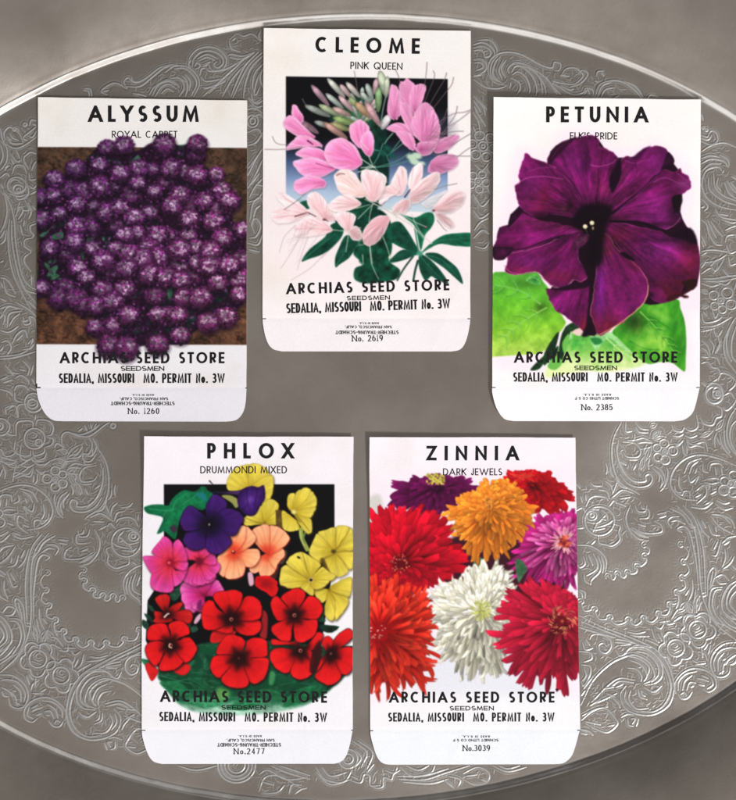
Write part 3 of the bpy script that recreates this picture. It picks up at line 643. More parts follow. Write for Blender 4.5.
class Sheet:
    def __init__(self, L, R, T, B, res=RES):
        """L,R: functions of v -> x of left/right edge; T,B: functions of u -> y of top/bottom edge"""
        w = R(.5) - L(.5); h = B(.5) - T(.5)
        nu = int(w / res) + 1; nv = int(h / res) + 1
        u = np.linspace(0, 1, nu); v = np.linspace(0, 1, nv)
        UU, VV = np.meshgrid(u, v)
        lx, rx = L(VV), R(VV)
        self.U, self.V = UU, VV
        self.X = lx + (rx - lx) * UU
        ty, by = T(UU), B(UU)
        self.Y = ty + (by - ty) * VV
        self.rgb = np.ones(UU.shape + (3,)) * 255
        self.id = np.zeros(UU.shape, np.int16)
        self.names = ['paper']; self.labels = [None]
        self.xmin, self.xmax, self.ymin, self.ymax = self.X.min(), self.X.max(), self.Y.min(), self.Y.max()
        self.w, self.h = w, h
    def new(self, name, label=None):
        self.names.append(name); self.labels.append(label); return len(self.names) - 1
    def win(self, x0, y0, x1, y1):
        ny, nx = self.X.shape; m = 9
        i0 = int(max(0, (x0 - self.xmin - m) / self.w * nx)); i1 = int(min(nx, (x1 - self.xmin + m) / self.w * nx + 1))
        j0 = int(max(0, (y0 - self.ymin - m) / self.h * ny)); j1 = int(min(ny, (y1 - self.ymin + m) / self.h * ny + 1))
        if i1 <= i0 or j1 <= j0: return None
        s = (slice(j0, j1), slice(i0, i1))
        X = self.X[s]; Y = self.Y[s]
        mk = (X > x0) & (X < x1) & (Y > y0) & (Y < y1)
        if not mk.any(): return None
        jj = np.where(mk.any(1))[0]; ii = np.where(mk.any(0))[0]
        return (slice(j0 + jj[0], j0 + jj[-1] + 1), slice(i0 + ii[0], i0 + ii[-1] + 1))
    def put(self, s, a, c, pid):
        if callable(c): raise TypeError
        c = np.asarray(c, float)
        self.rgb[s] = self.rgb[s] * (1 - a[..., None]) + c * a[..., None]
        if pid is not None:
            t = self.id[s]; t[a > 0.5] = pid
    def poly(self, pts, col, pid=None, soft=.5, smooth=4, alpha=1.0):
        P = spline(pts, smooth) if smooth else np.asarray(pts, float)
        e = soft + .6
        s = self.win(P[:, 0].min() - e, P[:, 1].min() - e, P[:, 0].max() + e, P[:, 1].max() + e)
        if s is None: return
        X, Y = self.X[s], self.Y[s]
        sd = pip(X, Y, P)
        a = np.clip(.5 + sd / (2 * soft), 0, 1)
        if soft > 1: a = a * a * (3 - 2 * a)
        a = a * alpha
        c = col(X, Y, np.maximum(sd, 0)) if callable(col) else np.asarray(col, float)
        self.put(s, a, c, pid)
    def line(self, pts, w0, w1, col, pid=None, alpha=1.0, smooth=6):
        P = spline(pts, smooth, False); n = len(P) - 1
        e = max(w0, w1) + 1
        s = self.win(P[:, 0].min() - e, P[:, 1].min() - e, P[:, 0].max() + e, P[:, 1].max() + e)
        if s is None: return
        X, Y = self.X[s], self.Y[s]
        a = np.zeros(X.shape)
        for q in range(n):
            p, r = P[q], P[q + 1]; d = r - p; L2 = d @ d
            if L2 < 1e-9: continue
            t = np.clip(((X - p[0]) * d[0] + (Y - p[1]) * d[1]) / L2, 0, 1)
            dd = np.hypot(X - p[0] - t * d[0], Y - p[1] - t * d[1])
            ww = w0 + (w1 - w0) * (q + t) / n
            np.maximum(a, np.clip((ww / 2 - dd) / .7 + .5, 0, 1) * np.minimum(1, ww / .7), out=a)
        self.put(s, a * alpha, np.asarray(col, float), pid)
    def dot(self, x, y, rx, ry, col, pid=None, soft=.4, ang=0., alpha=1.):
        r = max(rx, ry) + soft
        s = self.win(x - r, y - r, x + r, y + r)
        if s is None: return
        X = self.X[s] - x; Y = self.Y[s] - y
        c, q = cos(ang), sin(ang)
        d = np.hypot((X * c + Y * q) / rx, (-X * q + Y * c) / ry)
        a = np.clip(.5 + (1 - d) * min(rx, ry) / (2 * soft), 0, 1) * alpha
        self.put(s, a, col(X, Y, d) if callable(col) else col, pid)
    def noise(self, s_mask, amp, sc, k=0):
        n = fbm(self.X * sc, self.Y * sc, k, 4)
        self.rgb += (n * amp * s_mask)[..., None]

def mixc(stops, t):
    ts = [a for a, _ in stops]; cs = np.array([c for _, c in stops], float)
    return np.stack([np.interp(t, ts, cs[:, i]) for i in range(3)], -1)
def shade(focus, stops, vein=0., nv=9, mott=0., ms=.35, edge=None, ew=1.2, lit=None, k=0, R=None):
    """colouring of a printed petal or leaf: from its base (focus) to its rim, with veins, mottling and a rim line"""
    fx, fy = focus
    def f(X, Y, sd):
        dx, dy = X - fx, Y - fy
        d = np.hypot(dx, dy)
        t = d / (d + sd + 1e-6) if R is None else np.clip(d / R, 0, 1)
        c = mixc(stops, t)
        m = np.ones(X.shape)
        if vein:
            an = np.arctan2(dy, dx) + .15 * fbm(X * .08, Y * .08, k + 3, 2)
            m += vein * 2 * fbm(an * nv, d * .05 + k, k, 3) * np.clip(d / 6, 0, 1)
        if mott: m += mott * 2 * fbm(X * ms, Y * ms, k + 11, 4)
        if lit:
            ln = math.hypot(lit[0], lit[1]); m += lit[2] * np.clip((dx * lit[0] + dy * lit[1]) / ln / max(1, lit[3] if len(lit) > 3 else 20), -1, 1)
        c = c * m[..., None]
        if edge is not None:
            e = np.exp(-(sd / ew) ** 2)[..., None] * (edge[3] if len(edge) > 3 else .6)
            c = c * (1 - e) + np.array(edge[:3], float) * e
        return np.clip(c, 0, 255)
    return f

def ruffle(pts, amp, sc=.35, k=0, n=5):
    P = spline(pts, n); d = np.roll(P, -1, 0) - np.roll(P, 1, 0); d /= np.maximum(np.hypot(d[:, 0], d[:, 1])[:, None], 1e-6)
    m = 2 * amp * fbm(P[:, 0] * sc, P[:, 1] * sc, k + 90, 3)
    return P + np.stack([-d[:, 1], d[:, 0]], 1) * m[:, None]
# ------------------------------------------------------------------ lettering
def arc(cx, cy, rx, ry, a0, a1, n=14):
    n = max(4, int(abs(a1 - a0) / 15))
    return [(cx + rx * cos(radians(a0 + (a1 - a0) * i / n)), cy + ry * sin(radians(a0 + (a1 - a0) * i / n))) for i in range(n + 1)]
GLY = {
 'A': [[(0, 0), (.5, 1), (1, 0)], [(.16, .3), (.84, .3)]],
 'B': [[(0, 0), (0, 1)], [(0, 1), (.5, 1)] + arc(.5, .77, .4, .23, 90, -90) + [(0, .54)], [(0, .54), (.55, .54)] + arc(.55, .27, .45, .27, 90, -90) + [(0, 0)]],
 'C': [arc(.55, .5, .55, .5, 52, 308)],
 'D': [[(0, 0), (0, 1)], [(0, 1), (.4, 1)] + arc(.4, .5, .6, .5, 90, -90) + [(0, 0)]],
 'E': [[(0, 0), (0, 1)], [(0, 1), (1, 1)], [(0, .5), (.92, .5)], [(0, 0), (1, 0)]],
 'F': [[(0, 0), (0, 1)], [(0, 1), (1, 1)], [(0, .5), (.9, .5)]],
 'G': [arc(.5, .5, .5, .5, 50, 350) + [(.99, .46), (.58, .46)]],
 'H': [[(0, 0), (0, 1)], [(1, 0), (1, 1)], [(0, .5), (1, .5)]],
 'I': [[(.5, 0), (.5, 1)]],
 'J': [[(1, 1), (1, .32)] + arc(.45, .32, .55, .32, 0, -170)],
 'K': [[(0, 0), (0, 1)], [(1, 1), (0, .4)], [(.32, .6), (1, 0)]],
 'L': [[(0, 1), (0, 0)], [(0, 0), (1, 0)]],
 'M': [[(0, 0), (.13, 1), (.5, .06), (.87, 1), (1, 0)]],
 'N': [[(0, 0), (0, 1), (1, 0), (1, 1)]],
 'O': [arc(.5, .5, .5, .5, 0, 360)],
 'P': [[(0, 0), (0, 1)], [(0, 1), (.5, 1)] + arc(.5, .72, .5, .28, 90, -90) + [(0, .44)]],
 'Q': [arc(.5, .5, .5, .5, 0, 360), [(.52, .34), (1.0, -.06)]],
 'R': [[(0, 0), (0, 1)], [(0, 1), (.5, 1)] + arc(.5, .73, .48, .27, 90, -90) + [(0, .46)], [(.42, .46), (1, 0)]],
 'S': [arc(.5, .74, .44, .26, 38, 270) + arc(.5, .24, .5, .24, 90, -142)],
 'T': [[(0, 1), (1, 1)], [(.5, 0), (.5, 1)]],
 'U': [[(0, 1), (0, .4)] + arc(.5, .4, .5, .4, 180, 360) + [(1, 1)]],
 'V': [[(0, 1), (.5, 0), (1, 1)]],
 'W': [[(0, 1), (.26, 0), (.5, .92), (.74, 0), (1, 1)]],
 'X': [[(0, 0), (1, 1)], [(0, 1), (1, 0)]],
 'Y': [[(0, 1), (.5, .46), (1, 1)], [(.5, .5), (.5, 0)]],
 'Z': [[(0, 1), (1, 1), (0, 0), (1, 0)]],
 'o': [arc(.5, .3, .5, .3, 0, 360)],
 '0': [arc(.5, .5, .5, .5, 0, 360)],
 '1': [[(.5, 0), (.5, 1), (.15, .8)]],
 '2': [arc(.5, .72, .48, .28, 165, -35) + [(0, 0), (1, 0)]],
 '3': [arc(.47, .76, .43, .24, 150, -90) + arc(.47, .26, .53, .26, 90, -150)],
 '4': [[(.74, 0), (.74, 1), (0, .28), (1, .28)]],
 '5': [[(.9, 1), (.16, 1), (.1, .54)] + arc(.46, .32, .52, .32, 130, -150)],
 '6': [arc(.5, .31, .5, .31, 0, 360), arc(.72, .31, .72, .69, 180, 100)],
 '7': [[(0, 1), (1, 1), (.35, 0)]],
 '8': [arc(.5, .76, .4, .24, 0, 360), arc(.5, .26, .5, .26, 0, 360)],
 '9': [arc(.5, .69, .5, .31, 0, 360), arc(.28, .69, .72, .69, 0, -80)],
 '-': [[(0, .42), (1, .42)]],
 "'": [[(.5, 1), (.5, .72)]],
 '.': [[(.5, 0), (.5, .02)]],
 ',': [[(.6, .1), (.3, -.22)]],
}
SHARP = set('AKMNVWXYZ')
WID = dict(A=.9, B=.6, C=.82, D=.76, E=.52, F=.5, G=.9, H=.74, I=0, J=.42, K=.68, L=.48, M=.98, N=.8, O=.98, P=.56, Q=1.0, R=.6, S=.56, T=.58, U=.68, V=.86, W=1.3, X=.76, Y=.76, Z=.7, o=.62)
WID.update({c: .56 for c in '0123456789'}); WID.update({'1': .3, '-': .3, "'": 0, '.': 0, ',': .1, ' ': .42})
CONDW = {c: .47 for c in WID}; CONDW.update(dict(I=0, L=.42, E=.44, M=.68, W=.78, T=.44, A=.54, o=.42)); CONDW.update({'.': 0, ',': .1, ' ': .3, '1': .3})
EXTW = {c: 1.15 for c in WID}; EXTW.update(dict(I=0, M=1.35, N=1.15, L=.9, E=1.0, S=1.05, T=1.0, F=.9)); EXTW.update({'.': 0, ',': .1, ' ': .6, '-': .5})
SERW = {c: .6 for c in WID}; SERW.update(dict(N=.86, o=.56)); SERW.update({'.': 0, ' ': .42, '1': .3})
def clipy(q, lo, hi):
    for sgn, lim in ((1, lo), (-1, -hi)):
        out = []
        for i in range(len(q)):
            a, b = q[i], q[(i + 1) % len(q)]
            ia, ib = sgn * a[1] >= lim, sgn * b[1] >= lim
            if ia: out.append(a)
            if ia != ib:
                t = (lim - sgn * a[1]) / (sgn * b[1] - sgn * a[1])
                out.append((a[0] + t * (b[0] - a[0]), a[1] + t * (b[1] - a[1])))
        q = out
        if not q: break
    return q
def stroke_quads(P, tx, ty, clip):
    P = [np.array(p, float) for p in P]
    P = [p for i, p in enumerate(P) if i == 0 or np.linalg.norm(p - P[i - 1]) > 1e-6]
    if len(P) < 2: return []
    closed = len(P) > 3 and np.linalg.norm(P[0] - P[-1]) < 1e-4
    n = len(P) - 1
    if clip:                                             # run slanting ends past the line, they are cut off level
        for a, b in ((0, 1), (-1, -2)):
            d = P[a] - P[b]; l = np.linalg.norm(d)
            if abs(d[0]) > .02 and abs(d[1]) > .2: P[a] = P[a] + d / l * tx
    if not closed:                                       # level and upright ends run on to the outer line of the letter
        for a, b in ((0, 1), (-1, -2)):
            d = P[a] - P[b]; l = np.linalg.norm(d)
            if abs(d[1]) < 1e-6: P[a] = P[a] + d / l * tx / 2
            elif abs(d[0]) < 1e-6: P[a] = P[a] + d / l * ty / 2
    D = [(P[i + 1] - P[i]) / np.linalg.norm(P[i + 1] - P[i]) for i in range(n)]
    Nn = [np.array([-d[1], d[0]]) for d in D]
    Hh = [.5 * math.hypot(tx * q[0], ty * q[1]) for q in Nn]
    def off(i, s):                                       # offset point at vertex i on side s
        if closed: i0, i1 = (i - 1) % n, i % n
        else: i0, i1 = max(i - 1, 0), min(i, n - 1)
        a, b = Nn[i0] * Hh[i0], Nn[i1] * Hh[i1]
        m = Nn[i0] + Nn[i1]; l = np.linalg.norm(m)
        if l < .2: return P[i] + s * a, P[i] + s * b
        m /= l; c = max(m @ Nn[i0], .3)
        o = P[i] + s * m * min((Hh[i0] + Hh[i1]) / 2 / c, 2.6 * Hh[i0])
        return o, o
    Q = []
    for i in range(n):
        q = [off(i, 1)[1], off(i, -1)[1], off(i + 1, -1)[0], off(i + 1, 1)[0]]
        q = [(float(p[0]), float(p[1])) for p in q]
        if clip: q = clipy(q, 0, 1)
        if len(q) >= 3: Q.append(q)
    return Q
def set_text(txt, p0, p1, cap, tx, ty=None, widths=WID, serif=False, flip=False, gap_scale=1.0):
    """returns (list of (polygon in layout px, layer)); p0/p1 = ends of the base line, cap = cap height in px"""
    ty = ty or tx
    Lw = math.hypot(p1[0] - p0[0], p1[1] - p0[1]) / cap
    ex_ = np.array([(p1[0] - p0[0]), (p1[1] - p0[1])]) / (Lw * cap)
    ey_ = np.array([ex_[1], -ex_[0]])
    if flip: p0 = p1; ex_ = -ex_; ey_ = -ey_
    wid = [tx if widths.get(c, .6) == 0 else (widths.get(c, .6) if c == ' ' else max(widths.get(c, .6), tx * 1.2)) for c in txt]
    gaps = sum(1 for i in range(len(txt) - 1))
    tr = (Lw - sum(wid)) / max(1, gaps)
    if tr < .03:                                          # too wide: narrow every letter
        f = (Lw - .06 * gaps) / sum(wid); wid = [max(w * f, tx if c in "I.'" else 0) for w, c in zip(wid, txt)]
        tr = (Lw - sum(wid)) / max(1, gaps)
    out = []; x = 0; lay = 0
    for c, w in zip(txt, wid):
        if c != ' ':
            polys = []
            if c in '.,':
                polys.append([(x, 0), (x + tx * 1.05, 0), (x + tx * 1.05, ty * 1.1 if ty > .12 else tx), (x, ty * 1.1 if ty > .12 else tx)])
            if c != '.':
                sx = max(w - tx, 0)
                for stx in GLY.get(c, []):
                    P = [(x + tx / 2 + u * sx, ty / 2 + v * (1 - ty)) for u, v in stx]
                    polys += stroke_quads(P, tx, ty, c in SHARP)
                if serif and c in 'N1':
                    xs = [x + tx / 2, x + w - tx / 2] if c == 'N' else [x + w / 2]
                    for q in xs:
                        polys.append([(q - .16, 0), (q + .16, 0), (q + .16, ty), (q - .16, ty)])
                    if c == 'N': polys.append([(xs[0] - .2, 1 - ty), (xs[0] + .1, 1 - ty), (xs[0] + .1, 1), (xs[0] - .2, 1)])
            for q in polys:
                out.append(([tuple(np.array(p0) + ex_ * a * cap + ey_ * b * cap) for a, b in q], lay % 7)); lay += 1
        x += w + tr
    return out

# ------------------------------------------------------------------ packets
class Packet:
    def __init__(self, label, TL, TR, BL, BR, flap, group, z0=.9, bulge=1.7, lift=3., lift_l=.5, paper=((245, 240, 238), (240, 236, 240)), bow=0.):
        self.root = thing('seed_packet', label, 'seed packet', (wx((BL[0] + BR[0]) / 2), wy((TL[1] + BL[1]) / 2), 0.0), group)
        self.org = np.array(self.root.location)
        self.TL, self.TR, self.BL, self.BR, self.flap_pts = TL, TR, BL, BR, flap
        self.z0, self.bulge, self.lift, self.lift_l = z0 + .6, bulge, lift, lift_l
        self.paper = paper; self.bow = bow
        R = np.random.RandomState(int(TL[0]) + 3)
        self.creases = [(R.uniform(TL[0], TR[0]), R.uniform(TL[1], BL[1] + 30), R.uniform(0, pi), R.uniform(-.10, .10), R.uniform(1.5, 4)) for q in range(6)]
        self.creases += [(BL[0] + R.uniform(20, 180), BL[1] + 14, R.uniform(-.4, .4), R.uniform(.08, .14), 2.0)]
        lerp = lambda a, b, t: a + (b - a) * t
        self.L = lambda v: lerp(TL[0], BL[0], v) - bow * np.sin(pi * v) + .5 * fbm(np.asarray(v, float) * 9, 0 * np.asarray(v, float), int(TL[0]) + 1, 3)
        self.R = lambda v: lerp(TR[0], BR[0], v) - bow * .4 * np.sin(pi * v) + .5 * fbm(np.asarray(v, float) * 9, 0 * np.asarray(v, float) + 4, int(TL[0]) + 2, 3)
        self.T = lambda u: lerp(TL[1], TR[1], u) + .7 * fbm(np.asarray(u, float) * 7, 0 * np.asarray(u, float) + 2, int(TL[0]) + 4, 3)
        self.B = lambda u: lerp(BL[1], BR[1], u)
        self.sh = Sheet(self.L, self.R, self.T, self.B)
        p = self.sh
        c = mixc([(0, paper[0]), (1, paper[1])], p.V)
        st_ = np.clip(fbm(p.X * .018, p.Y * .018, int(TL[0]) + 5, 4) - .05, 0, 1)[..., None]      # slight yellowing
        p.rgb[:] = c + (fbm(p.X * .05, p.Y * .05, 21, 3) * 6)[..., None] - st_ * np.array([14, 24, 44.])
    def uv(self, X, Y):
        v = (Y - self.TL[1]) / (self.BL[1] - self.TL[1])
        vv = np.clip(v, 0, 1)
        l = self.L(vv); r = self.R(vv)
        return (X - l) / (r - l), v
    def z(self, X, Y):
        u, v = self.uv(np.asarray(X, float), np.asarray(Y, float))
        uc, vc = np.clip(u, 0, 1), np.clip(v, 0, 1)
        z = self.z0 + self.bulge * (np.sin(pi * uc) * np.sin(pi * np.clip(vc * .94 + .03, 0, 1))) ** .8
        z = z + self.lift * (1 - vc) ** 5 * (.75 + .5 * (1 - uc)) + self.lift_l * (1 - uc) ** 4
        z = z - .35 * np.clip(v - 1, 0, 1) * 4 - .12 * np.exp(-((v - 1) / .008) ** 2)
        for (cx, cy, an, am, wd) in self.creases:            # handling creases
            d = (np.asarray(X) - cx) * cos(an) + (np.asarray(Y) - cy) * sin(an)
            t = (np.asarray(Y) - cy) * cos(an) - (np.asarray(X) - cx) * sin(an)
            z = z + am * np.exp(-np.abs(d) / wd) * np.exp(-(t / 55) ** 2)
        return z + .10 * np.sin(X * .055 + Y * .021) + .22 * fbm(np.asarray(X) * .018, np.asarray(Y) * .018, int(self.TL[0]), 2)
    def co(self, X, Y, dz=0.):
        return np.stack([wx(X) - self.org[0], wy(Y) - self.org[1], (self.z(X, Y) + dz) * S], -1)
    def text(self, name, items, mat=None, dz=.05):
        vv = []; ff = []
        for q, lay in items:
            P = np.array(q); b = len(vv)
            C = self.co(P[:, 0], P[:, 1], dz + lay * .006)
            vv += list(C); ff.append(list(range(b, b + len(q))))
        if not vv: return None
        o = link_mesh(name, np.array(vv), ff, mat or M_INK, self.root, smooth=False)
        return o
    def build(self):
        p = self.sh
        for q in range(2):                               # the ink spreads a little into the paper
            e = np.pad(p.rgb, ((1, 1), (0, 0), (0, 0)), 'edge'); p.rgb = .25 * e[:-2] + .5 * e[1:-1] + .25 * e[2:]
            e = np.pad(p.rgb, ((0, 0), (1, 1), (0, 0)), 'edge'); p.rgb = .25 * e[:, :-2] + .5 * e[:, 1:-1] + .25 * e[:, 2:]
        rgb = np.clip(lin(np.clip(p.rgb, 0, 255)) / PAPER_GAIN, 0, .92)
        ny, nx = p.X.shape
        idx = np.arange(ny * nx).reshape(ny, nx)
        F = np.stack([idx[:-1, :-1], idx[1:, :-1], idx[1:, 1:], idx[:-1, 1:]], -1).reshape(-1, 4)
        fid = p.id[:-1, :-1].ravel().copy()
        # parts of the background cut off by the flowers become parts of their own
        if 'picture' in p.names:
            k0 = p.names.index('picture'); fg = fid.reshape(ny - 1, nx - 1); todo = set(np.flatnonzero(fid == k0).tolist()); comps = []
            while todo:
                q = [todo.pop()]; comp = list(q)
                while q:
                    c = q.pop(); x = c % (nx - 1)
                    for d in (c - (nx - 1), c + (nx - 1), c - 1 if x else -1, c + 1 if x < nx - 2 else -1):
                        if d in todo: todo.discard(d); q.append(d); comp.append(d)
                comps.append(comp)
            comps.sort(key=len, reverse=True)
            for comp in comps[1:]:
                if len(comp) > 120: fid[comp] = p.new('backdrop')
                else:                                    # crumbs go to whatever lies beside them
                    x = min(comp) - (nx - 1); fid[comp] = fid[x] if x >= 0 else 0
        CO = self.co(p.X, p.Y).reshape(-1, 3); CL = rgb.reshape(-1, 3)
        pic = None; self.parts = {}
        order = [0] + list(range(1, len(p.names)))
        for k in order:
            sel = fid == k
            if not sel.any(): continue
            f = F[sel]; u, inv = np.unique(f, return_inverse=True); inv = inv.reshape(-1, 4)
            co, cl = CO[u], CL[u]
            if k == 0:                                   # the paper itself also gets its folded sides and its back sheet
                per = np.concatenate([idx[0, :], idx[1:, -1], idx[-1, -2::-1], idx[-2:0:-1, 0]])
                n = len(per); top = CO[per]; low = top.copy(); cen = CO.mean(0)
                low[:, 2] -= np.minimum(1.25, self.z0 - .7) * S
                low[:, :2] = cen[:2] + (low[:, :2] - cen[:2]) * .9985
                b0 = len(co); co = np.vstack([co, top, low]); cl = np.vstack([cl, np.tile(CL[idx[0, 0]] * .93, (2 * n, 1))])
                i = np.arange(n); j = (i + 1) % n
                skirt = np.stack([b0 + i, b0 + j, b0 + n + j, b0 + n + i], -1)
                inv = np.vstack([inv, skirt])
                # back sheet, following the front
                ri = np.unique(np.r_[np.arange(0, ny, 9), ny - 1]); ci = np.unique(np.r_[np.arange(0, nx, 9), nx - 1])
                bk = CO[idx[np.ix_(ri, ci)]].reshape(-1, 3).copy()
                bk[:, 2] -= np.minimum(1.25, self.z0 - .7) * S
                bk[:, :2] = cen[:2] + (bk[:, :2] - cen[:2]) * .9985
                b1 = len(co); bi = b1 + np.arange(len(bk)).reshape(len(ri), len(ci))
                co = np.vstack([co, bk]); cl = np.vstack([cl, np.tile(CL[idx[0, 0]] * .93, (len(bk), 1))])
                inv = np.vstack([inv, np.stack([bi[:-1, :-1], bi[:-1, 1:], bi[1:, 1:], bi[1:, :-1]], -1).reshape(-1, 4)])
                link_mesh('paper_pouch', co, inv, M_PRINT, self.root, cl)
            else:
                par = self.root if p.names[k] == 'picture' else pic
                o = link_mesh(p.names[k], co, inv, M_PRINT, par, cl)
                if p.labels[k]: o['label'] = p.labels[k]
                if p.names[k] == 'picture': pic = o
        # bottom flap with its rounded corners
        fl = self.flap_pts; bl, br = self.BL, self.BR
        lp = np.array([bl] + fl[0]); rp = np.array([br] + fl[1])
        yb = (fl[0][-1][1] + fl[1][-1][1]) / 2
        n = 90; ys = np.linspace(0, 1, n) ** .8
        LX = spline(lp, 6, False); RX = spline(rp, 6, False)
        def edge(Pp, t):
            yy = np.maximum.accumulate(Pp[:, 1] + np.arange(len(Pp)) * 1e-5); return np.interp(Pp[0, 1] + (Pp[-1, 1] - Pp[0, 1]) * t, yy, Pp[:, 0])
        m = 120; u = np.linspace(0, 1, m)
        X = np.zeros((n, m)); Y = np.zeros((n, m))
        for i, t in enumerate(ys):
            xl, xr = edge(LX, t), edge(RX, t)
            X[i] = xl + (xr - xl) * u
            yl = bl[1] + (fl[0][-1][1] - bl[1]) * t; yr = br[1] + (fl[1][-1][1] - br[1]) * t
            Y[i] = yl + (yr - yl) * u
        Y[0] += .02
        c = np.array(self.flapc if hasattr(self, 'flapc') else self.paper[1], float) + (fbm(X * .06, Y * .06, 33, 3) * 5)[..., None]
        cl = np.clip(lin(np.clip(c, 0, 255)) / PAPER_GAIN, 0, .92).reshape(-1, 3)
        co = self.co(X, Y).reshape(-1, 3); ix = np.arange(n * m).reshape(n, m)
        f = np.stack([ix[:-1, :-1], ix[1:, :-1], ix[1:, 1:], ix[:-1, 1:]], -1).reshape(-1, 4)
        per = np.concatenate([ix[0, :], ix[1:, -1], ix[-1, -2::-1], ix[-2:0:-1, 0]]); q = len(per)
        low = co[per].copy(); low[:, 2] -= .55 * S; b0 = len(co)
        i = np.arange(q); j = (i + 1) % q
        sk = np.stack([b0 + i, b0 + j, b0 + q + j, b0 + q + i], -1)
        co = np.vstack([co, co[per], low]); cl = np.vstack([cl, np.tile(cl[:1] * .9, (2 * q, 1))])
        link_mesh('bottom_flap', co, np.vstack([f, sk]), M_PRINT, self.root, cl)

def common_text(P, title, sub, store, seeds, permit, printer, number, ticks):
    """every row: (text, x0, y0, x1, y1, cap)"""
    t, x0, y0, x1, y1, c = title
    P.text('title', set_text(t, (x0, y0), (x1, y1), c, .225, .19))
    t, x0, y0, x1, y1, c = sub
    P.text('variety_name', set_text(t, (x0, y0), (x1, y1), c, .16, .135), M_INK)
    x0, y0, x1, y1, c = store
    P.text('store_name', set_text('ARCHIAS SEED STORE', (x0, y0), (x1, y1), c, .225, .185))
    x0, y0, x1, y1, c = seeds
    P.text('trade_line', set_text('SEEDSMEN', (x0, y0), (x1, y1), c, .23, .19, EXTW))
    xa, ya, xb, yb, xc, yc, xd, yd, c = permit
    P.text('permit_line', set_text('SEDALIA, MISSOURI', (xa, ya), (xb, yb), c, .2, .15, CONDW) + set_text('MO. PERMIT No. 3W', (xc, yc), (xd, yd), c, .2, .15, CONDW))
    it = []
    for t, x0, x1, ytop, c in printer:
        it += set_text(t, (x0, ytop), (x1, ytop), c, .27, .22, EXTW if len(t) > 16 else WID, flip=True)
    P.text('printer_mark', it, M_GREY)
    t, x0, y0, x1, y1, c = number
    P.text('stock_number', set_text(t, (x0, y0), (x1, y1), c, .19, .10, SERW, serif=True), M_INK)
    for (x0, x1, y, th) in ticks:
        P.text('fold_mark', [([(x0, y - th / 2), (x1, y - th / 2), (x1, y + th / 2), (x0, y + th / 2)], 0)])
GROUP = 'flower seed packets laid out on the tray'
# ------------------------------------------------------------------ alyssum
P = Packet('seed packet with a mat of small purple flower clusters over brown soil', (38.6, 97.6), (247.3, 101.0), (36.6, 388), (246.6, 388),
           ([(38.5, 399), (43, 410), (48.5, 417), (55, 420.6), (64, 421.2)], [(245.6, 403), (243, 412.5), (237, 419.5), (229, 421.4), (222, 421.6)]),
           GROUP, lift=1.2, lift_l=.3, paper=((240, 236, 233), (237, 233, 238)), bow=.4)
P.flapc = (233, 230, 237)
s = P.sh
pic = s.new('picture')
def soil(X, Y, sd):
    n = fbm(X * .10, Y * .10, 1, 5); m = fbm(X * .5, Y * .5, 4, 4)
    g = np.clip((Y - 250) / 70, 0, 1)
    c = mixc([(0, (80, 60, 45)), (1, (100, 68, 48))], g) * (1 + 1.1 * n + .75 * m)[..., None]
    crack = .8 * np.exp(-(np.abs(fbm(X * .07, Y * .13, 8, 3)) / .02) ** 2)
    c = c * (1 - .6 * crack)[..., None]
    return np.clip(c, 8, 200)
s.poly([(20, 147.2), (260, 148.2), (260, 345), (20, 344.2)], soil, pic, soft=.35, smooth=0)
mass = [(33, 200), (45, 180), (60, 172), (80, 158), (100, 140), (118, 150), (140, 145), (152, 138), (172, 140), (185, 140), (202, 138), (206, 160), (222, 172), (236, 200), (238, 220), (250, 225), (250, 262), (250, 300), (238, 318), (225, 330), (208, 330), (190, 342), (178, 350), (160, 348), (140, 352), (118, 352), (104, 344), (92, 322), (70, 312), (50, 300), (33, 296), (34, 250)]
pmass = s.new('foliage')
def dark(X, Y, sd):
    n = fbm(X * .45, Y * .45, 2, 4); g = fbm(X * .16, Y * .16, 12, 2)
    c = np.array([38, 15, 38.]) * (1 + 1.5 * n)[..., None]
    c = c + np.clip(g - .06, 0, 1)[..., None] * np.array([-60, 130, 10.]) 
    return np.clip(c, 6, 120)
mass = [(x - .05 * (x - 145), y - .05 * (y - 245)) for x, y in mass]
s.poly(mass, dark, pmass, soft=1.4)
for pts in ([(35 + 120 / 6.664, 130 + 640 / 6.664), (35 + 60 / 6.664, 130 + 715 / 6.664), (35 + 30 / 6.664, 130 + 700 / 6.664), (35 + 90 / 6.664, 130 + 670 / 6.664)],
            Z((35, 130), [(100, 715), (180, 675), (190, 720), (130, 732)]), Z((35, 130), [(345, 745), (360, 705), (410, 690), (390, 740)]), Z((35, 240), [(275, 70), (325, 55), (328, 135), (310, 130)]),
            Z((35, 240), [(60, 150), (100, 170), (90, 200)]), Z((35, 240), [(80, 240), (120, 180), (160, 170), (130, 230)]), Z((35, 240), [(110, 270), (120, 220), (170, 240)]), Z((35, 240), [(90, 190), (140, 200), (130, 270), (110, 230)]),
            Z((35, 130), [(580, 590), (615, 600), (618, 640)]), Z((140, 130), [(30, 620), (50, 650), (90, 695), (60, 680)]), Z((140, 240), [(180, 330), (215, 320), (210, 400), (190, 390)]), Z((35, 130), [(640, 220), (690, 165), (705, 215), (670, 240)])):
    lf = s.new('leaf')
    s.poly(pts, shade(pts[0], [(0, (28, 78, 52)), (1, (62, 112, 84))], mott=.3, k=5), lf, soft=.5, smooth=2)
